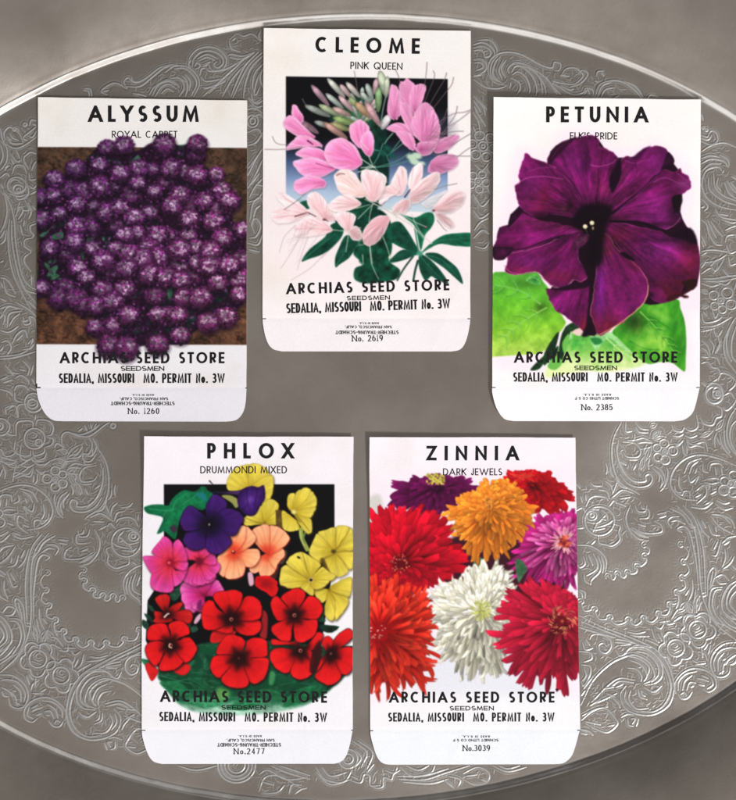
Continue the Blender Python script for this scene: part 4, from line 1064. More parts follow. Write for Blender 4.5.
for i in range(34):                                           # bits of foliage showing at the left and in the gaps
    x, y = (RNG.uniform(40, 82), RNG.uniform(215, 305)) if i < 22 else (RNG.uniform(60, 235), RNG.uniform(170, 320))
    a = RNG.uniform(0, 6.3); l0 = RNG.uniform(3, 7); w0 = RNG.uniform(.8, 1.8)
    s.poly([(x, y), (x + l0 * .5 * cos(a) - w0 * sin(a), y + l0 * .5 * sin(a) + w0 * cos(a)), (x + l0 * cos(a), y + l0 * sin(a)), (x + l0 * .5 * cos(a) + w0 * sin(a), y + l0 * .5 * sin(a) - w0 * cos(a))], np.array([46, 96, 72]) * RNG.uniform(.6, 1.4), pmass, soft=.6)
HD = []
def heads(o, L):
    for x, y, *d in L: HD.append((o[0] + x / 6.664, o[1] + y / 6.664, d[0] if d else 1.))
heads((35, 130), [(595, 100, .9), (485, 115, .6), (430, 230), (275, 255, .7), (130, 325, .8), (125, 435, .8), (40, 445, .5), (165, 555), (40, 590, .7), (435, 370, .9), (325, 410, .6), (280, 490, 1), (385, 500, .5), (570, 290), (690, 260, .8), (685, 355), (525, 370, .6), (570, 520), (480, 545, .7), (280, 640, .8), (375, 640, .6), (265, 740), (100, 785, .9), (670, 580), (680, 690), (600, 700), (540, 640, .3), (410, 580, .25), (230, 400, .3), (640, 440, .35)])
heads((140, 130), [(165, 95, .6), (165, 140, .2), (385, 90, .6), (375, 160, .15), (210, 255), (80, 265, .7), (290, 280, .8), (380, 300), (510, 295, .9), (100, 410, .8), (265, 430, .9), (545, 400), (600, 470), (425, 470), (215, 505, 1.1), (65, 550), (330, 590, 1.1), (490, 605), (120, 700), (185, 705, .6), (325, 695), (550, 715), (680, 660), (10, 355, .7), (180, 330, .3), (350, 500, .3), (520, 520, .5)])
heads((35, 240), [(265, 15), (285, 180), (345, 245), (380, 55), (455, 135), (540, 60), (640, 95), (515, 210, .6), (610, 190), (600, 325), (45, 315, .8), (165, 380, .4), (280, 390, .6), (340, 435, .6), (455, 330, .8), (410, 435, .9), (520, 405, 1), (625, 500), (405, 580, .6), (520, 570, .6), (490, 700, .6), (610, 715, .7), (200, 320, .3), (230, 90, .3)])
heads((140, 240), [(60, 60), (25, 125), (120, 110), (265, 60, 1.1), (375, 50), (470, 70, 1.1), (265, 170), (370, 150), (470, 165, 1.1), (595, 165, 1.1), (70, 225), (175, 245), (280, 265), (340, 245, .6), (520, 285, 1.2), (665, 255), (660, 360), (300, 385), (405, 380, 1.1), (100, 370, .3), (120, 495), (195, 500, .8), (260, 500), (455, 545), (575, 510), (270, 630), (120, 690, .6), (550, 0, .9), (680, 130, .6)])
uniq = []
for h in HD:
    if all((h[0] - q[0]) ** 2 + (h[1] - q[1]) ** 2 > 36 for q in uniq): uniq.append(h)
uniq = [h for h in uniq if h[2] >= .4][:97] + [h for h in uniq if h[2] < .4]
print('heads', len(uniq), sum(1 for h in uniq if h[2] >= .4))
uniq.sort(key=lambda h: h[2] + .004 * h[1] - (.5 if h[2] < .4 else 0))
for i in range(900):                                          # loose florets between the heads
    x, y = RNG.uniform(36, 246), RNG.uniform(150, 345)
    if pip(np.array([x]), np.array([y]), np.array(mass))[0] < 1: continue
    s.dot(x, y, RNG.uniform(.8, 1.7), RNG.uniform(.6, 1.1), np.array([92, 40, 96]) * RNG.uniform(.4, 1.5), pmass, soft=.5, ang=RNG.uniform(0, 3))
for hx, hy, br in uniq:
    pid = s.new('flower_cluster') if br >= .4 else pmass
    r = RNG.uniform(8.0, 12.2) * (1.06 if hy > 230 else .96)
    warm = np.clip((hx - 60) / 150, 0, 1) * .6 + np.clip((hy - 170) / 150, 0, 1) * .4
    oy = 1.5; el = RNG.uniform(.86, 1.05)
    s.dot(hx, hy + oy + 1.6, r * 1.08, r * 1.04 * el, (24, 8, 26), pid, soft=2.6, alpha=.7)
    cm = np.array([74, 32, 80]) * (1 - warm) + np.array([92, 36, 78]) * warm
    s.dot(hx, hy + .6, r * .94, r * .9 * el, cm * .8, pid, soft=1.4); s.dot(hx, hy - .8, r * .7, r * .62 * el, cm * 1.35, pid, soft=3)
    for ring_, n in ((1.0, 22), (.84, 20), (.66, 18), (.48, 14)):
        for i in range(n):
            a = 2 * pi * i / n + RNG.uniform(-.3, .3); q = r * ring_ * RNG.uniform(.82, 1.06)
            x = hx + q * cos(a); y = hy + oy + q * sin(a) * el
            k = (.66 + 1.0 * (1 - ring_)) * RNG.uniform(.5, 1.45) * (1 - .46 * sin(a)) * (.72 + .38 * min(br, 1))
            c0 = np.array([90, 42, 100]) * (1 - warm) + np.array([116, 46, 98]) * warm
            s.dot(x, y, RNG.uniform(.9, 1.8), RNG.uniform(.7, 1.15), np.clip(c0 * k + RNG.uniform(-8, 12), 0, 255), pid, soft=.45, ang=RNG.uniform(0, 3))
            if RNG.rand() < .35: s.dot(x + RNG.uniform(-1, 1), y + .9, .9, .6, (24, 8, 28), pid, soft=.4)
    nb = int(13 * br) + 6
    for i in range(nb):
        a = RNG.uniform(0, 2 * pi); q = r * .6 * RNG.rand() ** .6
        x = hx + q * cos(a) * 1.08; y = hy - .8 + q * sin(a) * .9
        b = RNG.uniform(.45, 1.24) * min(1.06, .46 + .56 * br) * (1.04 - .35 * q / r)
        c0 = np.array([204, 174, 216]) * (1 - warm) + np.array([236, 196, 222]) * warm
        for w in range(3):                               # a floret of a few petals
            t = a + 2.1 * w + RNG.uniform(-.3, .3)
            s.dot(x + .9 * cos(t), y + .8 * sin(t), RNG.uniform(.8, 1.35), RNG.uniform(.65, 1.05), np.clip(c0 * b * RNG.uniform(.82, 1.1), 0, 255), pid, soft=.4, ang=t)
        if RNG.rand() < .75: s.dot(x + RNG.uniform(-.5, .5), y + RNG.uniform(.2, 1.3), .65, .5, (84, 28, 86), pid, soft=.35)
for i in range(520):                                          # and over their rims, so that they run together
    h = uniq[RNG.randint(len(uniq))]; a = RNG.uniform(0, 2 * pi); q = RNG.uniform(8, 13)
    x, y = h[0] + q * cos(a), h[1] + q * sin(a)
    if pip(np.array([x]), np.array([y]), np.array(mass))[0] < 2: continue
    s.dot(x, y, RNG.uniform(.8, 1.6), RNG.uniform(.6, 1.0), np.array([112, 52, 112]) * RNG.uniform(.5, 1.6), None, soft=.45, ang=RNG.uniform(0, 3))
s.rgb[s.id > 0] = s.rgb[s.id > 0] * np.array([.90, .86, .89])
P.build()
common_text(P, ('ALYSSUM', 88.5, 122.3, 199, 122.3, 16.4), ('ROYAL CARPET', 112.2, 138.2, 177.7, 138.2, 7), (60, 363.4, 224.7, 363.4, 11.3), (120.8, 371, 164.6, 371, 4.9),
            (59, 383, 134.5, 383, 143.5, 383, 225, 383, 9.6),
            [('STECHER-TRAUNG-SCHMIDT', 111, 175, 401.6, 3.6), ('SAN FRANCISCO, CALIF.', 120, 168.5, 397.4, 2.9), ('MADE IN U.S.A.', 132, 154.4, 394, 2.1)],
            ('No. 1260', 128, 414, 159.5, 414, 6), [(36.4, 41, 387.6, 1.3), (36.3, 37.6, 385.6, 4.0), (245.4, 247, 388, .9)])
# ------------------------------------------------------------------ petunia
P = Packet('seed packet with one huge dark purple ruffled bloom over bright green leaves', (493.2, 98.2), (700.3, 100.2), (491.8, 387.5), (699.4, 387.5),
           ([(492.2, 394), (495.4, 406), (500, 414.5), (505.5, 419.5), (514, 421)], [(698, 394), (694, 409.4), (689.5, 416), (683, 420), (673.8, 421.3)]),
           GROUP, lift=3.6, lift_l=4.2, paper=((254, 249, 248), (253, 248, 252)))
P.flapc = (253, 250, 255)
s = P.sh
z1, z2, z3, z4 = (490, 130), (590, 130), (490, 245), (590, 245)
pic = s.new('picture')
halo = [(496, 225), (506, 190), (510, 165), (520, 148), (545, 150), (558, 132), (590, 130), (612, 146), (635, 148), (655, 140), (678, 155), (694, 178), (690, 215), (702, 240), (706, 290), (700, 310), (688, 320), (690, 372), (640, 360), (560, 372), (485, 358), (485, 260)]
s.poly(halo, (255, 236, 247), pic, soft=9, alpha=.9)
# leaves
GL = s.new('leaf')
lf = lambda c0, c1, f, k=0, **kw: shade(f, [(0, c0), (1, c1)], mott=.22, ms=.13, vein=.10, nv=5, k=k, **kw)
def green_left(X, Y, sd):
    g = np.clip((Y - 275) / 75, 0, 1); n = fbm(X * .11, Y * .11, 3, 4); w = np.exp(-(fbm(X * .09, Y * .07, 14, 3) / .03) ** 2)
    c = mixc([(0, (84, 172, 52)), (.4, (104, 190, 44)), (.75, (136, 200, 50)), (1, (176, 216, 84))], g + .35 * n)
    c = c * (1 + .35 * n + .10 * fbm(X * .3, Y * .3, 77, 3))[..., None]
    dk = np.exp(-((X - 540) / 7) ** 2 - ((Y - 308) / 6) ** 2) + .5 * np.exp(-((X - 527) / 14) ** 2 - ((Y - 285) / 5) ** 2)
    return np.clip(c * (1 - .45 * dk)[..., None], 0, 255)
s.poly([(488, 282), (504, 272), (520, 273), (536, 272), (543, 282), (549, 290), (551, 302), (556, 307), (563, 318), (565, 325), (553, 340), (545, 350), (537, 354), (520, 355), (492, 357), (486, 357)], green_left, GL, soft=.7)
def veins(mid, n, ln, lid, c, sp=.55, w=1.1, dark=None):
    M = spline(mid, 10, False)
    s.line(mid, w * 1.6, w * .7, c, None, .75)
    for i in range(1, n):
        p = M[int(len(M) * i / n)]; q = M[min(len(M) - 1, int(len(M) * i / n) + 2)]; t = math.atan2(q[1] - p[1], q[0] - p[0])
        for sg in (1, -1):
            L = ln * (1 - .5 * abs(i / n - .45)) * RNG.uniform(.8, 1.1); a1 = t + sg * sp; a2 = t + sg * sp * .55
            e1 = (p[0] + L * .5 * cos(a1), p[1] + L * .5 * sin(a1)); e2 = (e1[0] + L * .5 * cos(a2), e1[1] + L * .5 * sin(a2))
            if dark is not None: s.line([(p[0], p[1] + 1.3), (e1[0], e1[1] + 1.3), (e2[0], e2[1] + 1.3)], w * 1.8, w * .8, dark, None, .35)
            s.line([tuple(p), e1, e2], w, w * .4, c, None, .65)
            for f in (.4, .75):
                g = (p[0] + (e2[0] - p[0]) * f, p[1] + (e2[1] - p[1]) * f); a3 = a1 + sg * .7
                s.line([g, (g[0] + L * .24 * cos(a3), g[1] + L * .24 * sin(a3))], w * .6, w * .3, c, None, .45)
veins([(546, 308), (528, 318), (512, 330), (500, 342)], 6, 15, GL, (150, 214, 104), 1.0, dark=(70, 150, 36))
veins([(540, 304), (522, 292), (500, 286), (490, 286)], 5, 14, GL, (130, 206, 100), .9, dark=(56, 140, 40))
s.poly(Z(z3, [(240, 235), (290, 195), (330, 220), (335, 262), (290, 265)]), shade((535, 280), [(0, (40, 110, 50)), (1, (96, 190, 80))], mott=.3), GL, soft=.5)
s.line(Z(z3, [(240, 240), (280, 215), (330, 240)]), .8, .6, (170, 225, 140), None, .7)
L2 = s.new('leaf')
s.poly([(560, 346), (572, 338), (580, 334), (600, 334), (620, 334), (634, 345), (646, 362), (630, 369), (606, 372), (588, 371), (566, 374), (544, 376)],
       lambda X, Y, sd: np.clip(mixc([(0, (80, 176, 70)), (.45, (140, 208, 90)), (1, (234, 246, 178))], np.clip((Y - 336) / 32 + fbm(X * .1, Y * .1, 6, 3) * .8, 0, 1)), 0, 255), L2, soft=2.2)
s.poly(Z(z3, [(545, 560), (600, 560), (730, 600), (733, 640), (640, 650), (560, 700), (535, 690)]), shade((575, 345), [(0, (60, 160, 60)), (1, (110, 200, 80))], mott=.25), L2, soft=1)
s.poly(Z(z4, [(0, 610), (80, 600), (160, 585), (200, 640), (280, 720), (230, 700), (120, 620), (40, 700)]), shade((605, 340), [(0, (100, 190, 110)), (1, (170, 224, 150))], mott=.2), L2, soft=1)
s.poly(Z(z4, [(0, 620), (60, 620), (80, 650), (30, 665)]), (40, 130, 60), L2, soft=1)
L3 = s.new('leaf')
def green_right(X, Y, sd):
    n = fbm(X * .10, Y * .10, 23, 4); w = fbm(X * .16 + .4 * Y * .1, Y * .07, 31, 3)
    c = mixc([(0, (48, 132, 30)), (.5, (70, 168, 40)), (1, (150, 214, 70))], np.clip(.42 + 1.0 * w + .5 * n + .5 * np.exp(-((X - 652) / 14) ** 2 - ((Y - 345) / 14) ** 2) - .3 * np.clip((X - 668) / 10, 0, 1), 0, 1))
    dk = np.exp(-((X - 634) / 12) ** 2 - ((Y - 322) / 11) ** 2)
    lt = np.exp(-((Y - 372) / 14) ** 2) * np.clip((660 - X) / 30, 0, 1)
    c = c * (1 - .62 * dk)[..., None]
    return np.clip(c * (1 - lt[..., None] * .6) + lt[..., None] * .6 * np.array([206, 232, 120.]), 0, 255)
s.poly([(612, 332), (622, 322), (640, 306), (646, 300), (676, 299), (680, 308), (684.5, 322), (686, 340), (685.5, 358), (684.8, 371), (680, 369), (672, 363), (660, 362), (648, 364), (636, 356), (620, 340)], green_right, L3, soft=.6)
for Lp in (Z(z4, [(320, 460), (420, 520), (500, 640), (560, 700)]), Z(z4, [(350, 470), (440, 500), (530, 560)]), Z(z4, [(260, 640), (360, 690), (460, 700)])):
    s.line(Lp, 1.6, .8, (30, 104, 26), None, .55)
for cx, cy, r in ((650, 331, 4), (660, 342, 5), (664, 318, 4), (655, 312, 4), (640, 344, 5)):
    s.dot(cx, cy, r * 1.3, r * .8, (168, 224, 90), None, soft=3, ang=.6, alpha=.55)
veins([(640, 312), (656, 328), (668, 344), (676, 356)], 6, 12, L3, (140, 206, 84), .8, dark=(24, 96, 22))
veins([(606, 338), (622, 352), (640, 362)], 4, 10, L2, (206, 240, 160), .8)
stem = s.new('stem')
for q in ([(205, 330), (240, 272), (252, 268), (235, 330), (205, 370)], [(160, 384), (185, 355), (215, 330), (212, 345), (190, 380)], [(250, 335), (262, 265), (290, 235), (292, 250), (272, 320), (262, 352)], [(222, 350), (240, 315), (250, 310), (240, 350)], [(270, 250), (300, 232), (318, 252), (296, 262)]):
    s.poly(Z((480, 250), q, 3.2), shade((555, 350), [(0, (8, 26, 14)), (1, (26, 58, 30))], mott=.4), stem, soft=.5)
for q in ([(215, 372), (240, 340), (262, 360), (240, 384)], [(262, 300), (280, 270), (286, 282), (270, 330)]):
    s.poly(Z((480, 250), q, 3.2), (110, 190, 80), L2, soft=.7)
s.poly(Z(z3, [(545, 580), (590, 555), (625, 575), (600, 605), (570, 600)]), (244, 208, 200), pic, soft=.6)
# the bloom
FL = s.new('petunia_flower')
s.poly([(497, 247), (496, 254), (500, 260), (505, 259), (508, 250), (540, 262), (552, 286), (548, 295), (570, 315), (577, 322), (584, 333), (594, 336), (600, 330), (635, 305), (650, 305), (664, 303), (676, 298), (690, 291), (697, 282), (700, 262), (696, 240), (686, 226), (680, 212), (682, 194), (678, 170), (664, 158), (640, 156), (612, 158), (598, 140), (580, 138), (562, 142), (550, 152), (547, 164), (530, 180), (520, 205), (510, 215), (508, 225), (499, 228), (497, 238)], (30, 4, 24), FL, soft=.6, smooth=2)
C = (593.5, 218)
def pet(pts, k, stops=None, focus=C, lit=None, red=None, edge=(176, 70, 150, .5), vein=.22, R=None, nv=12):
    st_ = stops or [(0, (16, 0, 16)), (.16, (46, 6, 42)), (.34, (80, 11, 60)), (.7, (103, 16, 80)), (1, (88, 14, 68))]
    base = shade(focus, st_, vein=vein, nv=nv, mott=.16, ms=.16, edge=edge, ew=.7, lit=lit, k=k, R=R)
    def f(X, Y, sd):
        c = base(X, Y, sd)
        for (cx, cy, rx, ry, col, am) in (red or []):
            m = (np.exp(-((X - cx) / rx) ** 2 - ((Y - cy) / ry) ** 2) * am * (1 + 1.2 * fbm(X * .2, Y * .2, k + 40, 3)))[..., None]
            m = np.clip(m, 0, 1); c = c * (1 - m) + np.array(col, float) * m
        an = np.arctan2(Y - focus[1], X - focus[0]) + .05 * fbm(X * .12, Y * .12, k + 70, 2); dd = np.hypot(X - focus[0], Y - focus[1])
        ve = fbm(an * 34, dd * .05 + k, k + 61, 4)                # fine veins running out from the throat
        fold = fbm(an * 7, dd * .03, k + 66, 2)                     # soft folds
        fine = fbm(X * .9, Y * .9, k + 60, 2) + 1.2 * np.clip(fbm(X * .3 + 3 * an, Y * .3, k + 63, 3), -.2, .3)
        m = 1.06 + 1.0 * ve * np.clip(1.3 - dd / 90, .3, 1) + .72 * fold + .25 * fine
        hl = np.clip(fold - .08, 0, 1)[..., None] * np.clip((dd[..., None] - 18) / 20, 0, 1)
        return np.clip(c * m[..., None] + hl * np.array([60, 12, 54.]), 0, 255)
    s.poly(ruffle(pts, 1.5, .22, k), f, FL, soft=.55, smooth=0)
DK = (22, 2, 20); RD = (120, 22, 46); BR = (140, 36, 134)
# right petal lying low, with the shaded far rim
pet([(598, 225), (612, 222), (635, 226), (660, 232), (672, 238), (690, 232), (697, 244), (699.5, 262), (698, 280), (694, 288), (684, 285), (680, 297), (670, 302), (660, 303), (650, 298), (640, 285), (628, 262), (612, 240)], 3, red=[(690, 262, 14, 30, (104, 20, 36), .55), (672, 290, 18, 12, (76, 16, 28), .7), (660, 250, 22, 12, BR, .5), (690, 236, 12, 9, DK, .9), (645, 295, 13, 14, DK, .9), (640, 240, 22, 3.5, DK, .5), (668, 240, 16, 3, (60, 10, 56), .7), (620, 236, 12, 10, (84, 22, 30), .5)])
for q in ([(671, 236), (690, 228), (697, 244), (684, 240)],): s.poly(q, DK, FL, soft=1.5)
s.poly([(682, 282), (692, 279), (697, 281), (694, 289), (689, 290), (684, 286)], (40, 14, 14), FL, soft=.6)
s.poly(ruffle([(666, 299), (674, 294), (684, 292), (690, 289), (688, 292), (683, 294), (688, 296.5), (685, 298), (678, 297), (671, 301)], 1.2, .4, 5), (58, 14, 22), FL, soft=.9, smooth=0)
# upper right petals
pet(Z(z2, [(100, 560), (130, 430), (185, 340), (200, 210), (240, 175), (280, 190), (350, 130), (430, 108), (490, 120), (520, 150), (520, 200), (470, 270), (400, 335), (300, 430), (150, 540)]), 5,
    red=[(655, 165, 10, 22, BR, .35), (632, 160, 4, 18, (60, 8, 52), .6), (622, 185, 8, 20, (128, 34, 92), .4), (668, 152, 7, 12, (64, 8, 60), .6), (600, 200, 10, 10, DK, .9)])
s.poly(Z(z2, [(515, 150), (550, 180), (560, 215), (540, 235), (505, 240), (470, 268), (490, 220)]), shade((664, 164), [(0, (70, 14, 60)), (1, (28, 4, 26))], mott=.3), FL, soft=.6)
s.poly(Z(z2, [(280, 190), (350, 130), (400, 112), (360, 150), (320, 200)]), (64, 8, 60), FL, soft=1.5)
s.line(Z(z2, [(230, 205), (300, 225), (360, 205), (400, 205)]), .9, .6, (164, 70, 150), None, .6)
s.line(Z(z2, [(300, 220), (310, 280), (280, 360)]), 1.2, .8, (70, 10, 62), None, .6)
pet(Z(z2, [(100, 610), (180, 540), (300, 440), (400, 340), (490, 265), (560, 285), (600, 255), (616, 285), (645, 305), (664, 335), (664, 395), (610, 430), (570, 440), (560, 520), (600, 580), (590, 612), (500, 665), (430, 640), (330, 612), (180, 605)]), 7,
    red=[(660, 215, 22, 16, BR, .4), (684, 185, 10, 5, (130, 50, 110), .6), (676, 208, 8, 16, DK, .75), (650, 200, 24, 4, (96, 20, 84), .3), (655, 225, 18, 3, DK, .8), (615, 220, 16, 6, (70, 16, 48), .5)])
s.poly(Z(z2, [(545, 450), (600, 430), (614, 470), (600, 510), (570, 545), (550, 510)]), (20, 6, 16), FL, soft=.8)
s.line(Z(z2, [(420, 350), (500, 320), (600, 360), (650, 345)]), 1.0, .6, (168, 80, 150), None, .6)
s.line(Z(z2, [(580, 290), (630, 330), (660, 340)]), .9, .6, (150, 70, 130), None, .6)
s.line(Z(z2, [(500, 665), (560, 635), (600, 585)]), 1.0, .8, (170, 80, 140), None, .7)
s.line(Z(z2, [(150, 545), (300, 435), (400, 338), (480, 272)]), 1.6, 1.0, (50, 4, 46), None, .75)
s.line(Z(z2, [(130, 610), (250, 612), (330, 615), (440, 650), (500, 672)]), 2.6, 1.6, (20, 2, 20), None, .9)
# top petal
pet(Z(z1, [(380, 222), (400, 160), (450, 108), (520, 68), (600, 45), (660, 38), (720, 62)]) + Z(z2, [(62, 112), (140, 142), (182, 190), (180, 240), (150, 300), (130, 360), (150, 450), (90, 520), (30, 560)]) + Z(z1, [(660, 520), (600, 440), (510, 330), (440, 260)]), 9,
    red=[(585, 165, 5, 12, (58, 6, 54), .65), (556, 152, 8, 6, (56, 6, 48), .8), (606, 150, 8, 8, (74, 10, 56), .5), (612, 178, 5, 14, DK, .6), (575, 160, 12, 16, (134, 34, 128), .35), (602, 190, 9, 12, (130, 34, 80), .45), (596, 205, 14, 9, DK, .85)])
s.poly(Z(z1, [(380, 220), (400, 160), (450, 110), (520, 70), (570, 52), (500, 120), (430, 195), (395, 235)]), (44, 8, 36), FL, soft=1.4)
s.line(Z(z1, [(410, 190), (450, 130), (520, 85)]), .8, .5, (110, 40, 80), None, .7)
s.poly(Z(z2, [(130, 310), (150, 280), (185, 200), (205, 220), (200, 320), (150, 420), (130, 380)]), (26, 3, 24), FL, soft=1.2)
s.line(Z(z2, [(0, 235), (60, 245), (140, 225), (170, 200)]), .9, .7, (190, 90, 160), None, .7)
s.line(Z(z2, [(50, 120), (100, 135), (150, 150)]), 1.0, .6, (150, 50, 110), None, .6)
for i in range(9):
    x = 584 + 3.4 * i
    s.line([(x + (593 - x) * .35, 214), (x, 203 - 2 * (i % 3)), (x + (x - 597) * .35, 188)], .8, .35, (150, 40, 110), None, .45)
# upper left petal
pet(Z(z1, [(235, 162), (280, 188), (380, 225), (440, 258), (520, 335), (600, 450), (625, 520), (560, 590), (430, 562), (330, 582), (280, 580), (215, 535), (175, 460), (163, 380), (192, 352), (188, 290), (212, 215)]), 11,
    red=[(540, 200, 13, 14, (112, 20, 46), .55), (567, 207, 9, 11, (28, 6, 18), .85), (563, 209, 4, 5, (110, 44, 76), .6), (545, 216, 14, 4, DK, .8), (530, 190, 10, 14, BR, .4), (525, 165, 8, 8, (128, 22, 100), .5), (582, 212, 9, 9, DK, .9)])
s.line(Z(z1, [(170, 370), (240, 325), (340, 312), (430, 322), (490, 330)]), 1.1, .6, (190, 80, 160), None, .75)
s.line(Z(z1, [(250, 280), (320, 258), (400, 252), (440, 262)]), .9, .6, (170, 60, 140), None, .6)
for a, b in (((430, 340), (560, 480)), ((460, 330), (590, 470)), ((400, 360), (480, 420))): s.line(Z(z1, [a, ((a[0] + b[0]) / 2 + 8, (a[1] + b[1]) / 2 - 14), b]), .9, .5, (160, 50, 110), None, .4)
s.line(Z(z1, [(440, 260), (530, 335), (600, 440), (620, 500)]), 1.5, 1, (54, 4, 46), None, .7)
# lower left petals
s.poly(Z(z1, [(120, 640), (125, 600), (150, 560), (190, 522), (220, 545), (180, 590), (140, 640)]), shade((515, 218), [(0, (56, 8, 50)), (1, (26, 3, 24))], mott=.3), FL, soft=.6)
s.poly(Z(z1, [(45, 730), (52, 680), (80, 645), (120, 650), (90, 700)]), (74, 10, 60), FL, soft=.7)
pet(Z(z1, [(18, 790), (60, 715), (110, 660), (150, 625), (210, 560), (260, 575), (330, 600), (430, 620), (560, 650), (620, 680), (590, 700), (450, 722), (330, 770), (200, 815), (60, 850), (15, 840)]), 13,
    red=[(508, 235, 10, 8, (110, 16, 84), .5), (545, 222, 22, 4, (112, 40, 80), .45), (560, 226, 20, 4, (70, 18, 44), .5)], edge=(120, 30, 100, .3))
s.line(Z(z1, [(590, 690), (480, 705), (380, 735), (250, 785), (150, 800)]), 2.0, .8, (30, 2, 28), None, .9)
pet([(593, 232), (575, 232), (555, 240), (530, 250), (509, 254), (507, 262), (504, 268), (506, 273), (513, 275), (520, 274), (530, 273), (538, 273), (544, 280), (550, 285), (560, 288), (570, 284), (574, 280), (580, 283), (587, 278), (588, 271), (580, 262), (578, 250), (588, 240)], 15,
    red=[(560, 277, 20, 6, (110, 24, 50), .5), (520, 270, 14, 5, (112, 22, 54), .6), (560, 235, 12, 6, (44, 6, 36), .6), (530, 262, 16, 8, BR, .35), (582, 258, 4, 14, DK, .6)], edge=(214, 120, 170, .75))
s.line(Z(z3, [(330, 205), (370, 240), (420, 280), (470, 285), (520, 265), (550, 232)]), 1.0, .8, (216, 140, 176), None, .75)
s.poly(Z(z3, [(15, 20), (60, 15), (150, 20), (140, 55), (100, 90), (60, 105), (20, 90)]), shade((502, 252), [(0, (84, 14, 66)), (1, (36, 6, 30))], mott=.3), FL, soft=.6)
s.line(Z(z3, [(95, 140), (130, 180), (200, 195), (290, 185)]), 1.0, .8, (190, 100, 140), None, .6)
# bottom petals
pet(Z(z3, [(375, 300), (430, 292), (500, 300), (560, 285), (640, 280), (700, 240), (700, 400), (670, 500), (640, 570), (600, 560), (540, 510), (480, 465), (430, 430), (390, 350)]), 17,
    focus=(590, 262), red=[(585, 328, 6, 10, (130, 30, 44), .8), (555, 306, 14, 10, (132, 24, 116), .45), (594, 315, 6, 26, DK, .8)], edge=(140, 40, 90, .4))
s.poly(Z(z3, [(370, 295), (430, 292), (530, 262), (640, 250), (690, 250), (640, 285), (540, 300), (470, 305)]), (34, 4, 30), FL, soft=1.2)
s.poly(Z(z3, [(590, 20), (650, 0), (720, 0), (705, 250), (690, 500), (660, 600), (610, 605), (640, 520), (660, 300), (640, 200), (600, 100)]), (24, 4, 20), FL, soft=1.6)
pet(Z(z4, [(50, 20), (60, -60), (110, -70), (200, 50), (290, 115), (350, 180), (385, 265), (380, 330), (350, 395), (260, 475), (220, 515), (160, 545), (110, 585), (60, 600), (30, 540), (0, 450), (15, 330), (35, 200)]), 19,
    red=[(605, 328, 16, 14, (132, 26, 42), .8), (635, 262, 10, 10, (112, 26, 52), .5), (625, 300, 22, 26, (130, 24, 106), .35), (600, 290, 6, 40, (104, 24, 118), .6), (607, 248, 6, 12, (104, 36, 44), .6)], edge=(222, 150, 130, .8))
s.line(Z(z4, [(385, 270), (380, 330), (350, 395), (260, 475), (160, 545), (60, 600)]), .9, 1.0, (236, 190, 120), None, .7)
s.line(Z(z4, [(60, 110), (110, 200), (130, 280), (150, 330)]), .9, .4, (150, 60, 120), None, .4)
s.poly(Z(z4, [(200, 50), (240, 55), (300, 105), (260, 100), (215, 75)]), (20, 4, 18), FL, soft=.7)
# throat
s.poly([(575, 214), (585, 206), (600, 204), (612, 208), (608, 224), (604, 240), (602, 262), (594, 268), (586, 262), (588, 244), (580, 232), (572, 226)], (14, 2, 12), FL, soft=4, alpha=.95)
s.poly(Z(z1, [(560, 720), (620, 700), (660, 700), (640, 750), (590, 790), (540, 800)]), shade((583, 240), [(0, (120, 70, 90)), (1, (60, 14, 46))], mott=.5), FL, soft=1.5, alpha=.8)
st_ = s.new('stamens')
for q in ((584.8, 226.8), (591.6, 223.2)):
    s.dot(q[0], q[1], 2.3, 2.2, (236, 222, 176), st_, soft=.5); s.dot(q[0] - .5, q[1] - .6, 1.0, .9, (255, 250, 226), None, soft=.5)
s.dot(592.6, 228.4, 1.0, 1.6, (170, 150, 100), st_, soft=.5); s.line([(585, 229), (588, 236)], .8, .5, (120, 90, 70), st_, .7)
P.build()
common_text(P, ('PETUNIA', 545.6, 123, 647.8, 123, 15.8), ("ELK'S PRIDE", 569.4, 140, 616.9, 140, 7.2), (513.8, 362.8, 676.9, 362.8, 11.2), (573.8, 370.3, 616.9, 370.3, 4.6),
            (512.8, 381.7, 587.5, 381.7, 596.9, 381.7, 677.5, 381.7, 9.3), [('SCHMIDT LITHO CO S F', 574.7, 619, 397, 2.8), ('MADE IN U.S.A.', 583, 611, 393.6, 2.3)],
            ('No. 2385', 581, 410.3, 612.5, 410.3, 6.2), [(491.8, 495.4, 387.5, .9), (696, 699.4, 387.5, .9)])
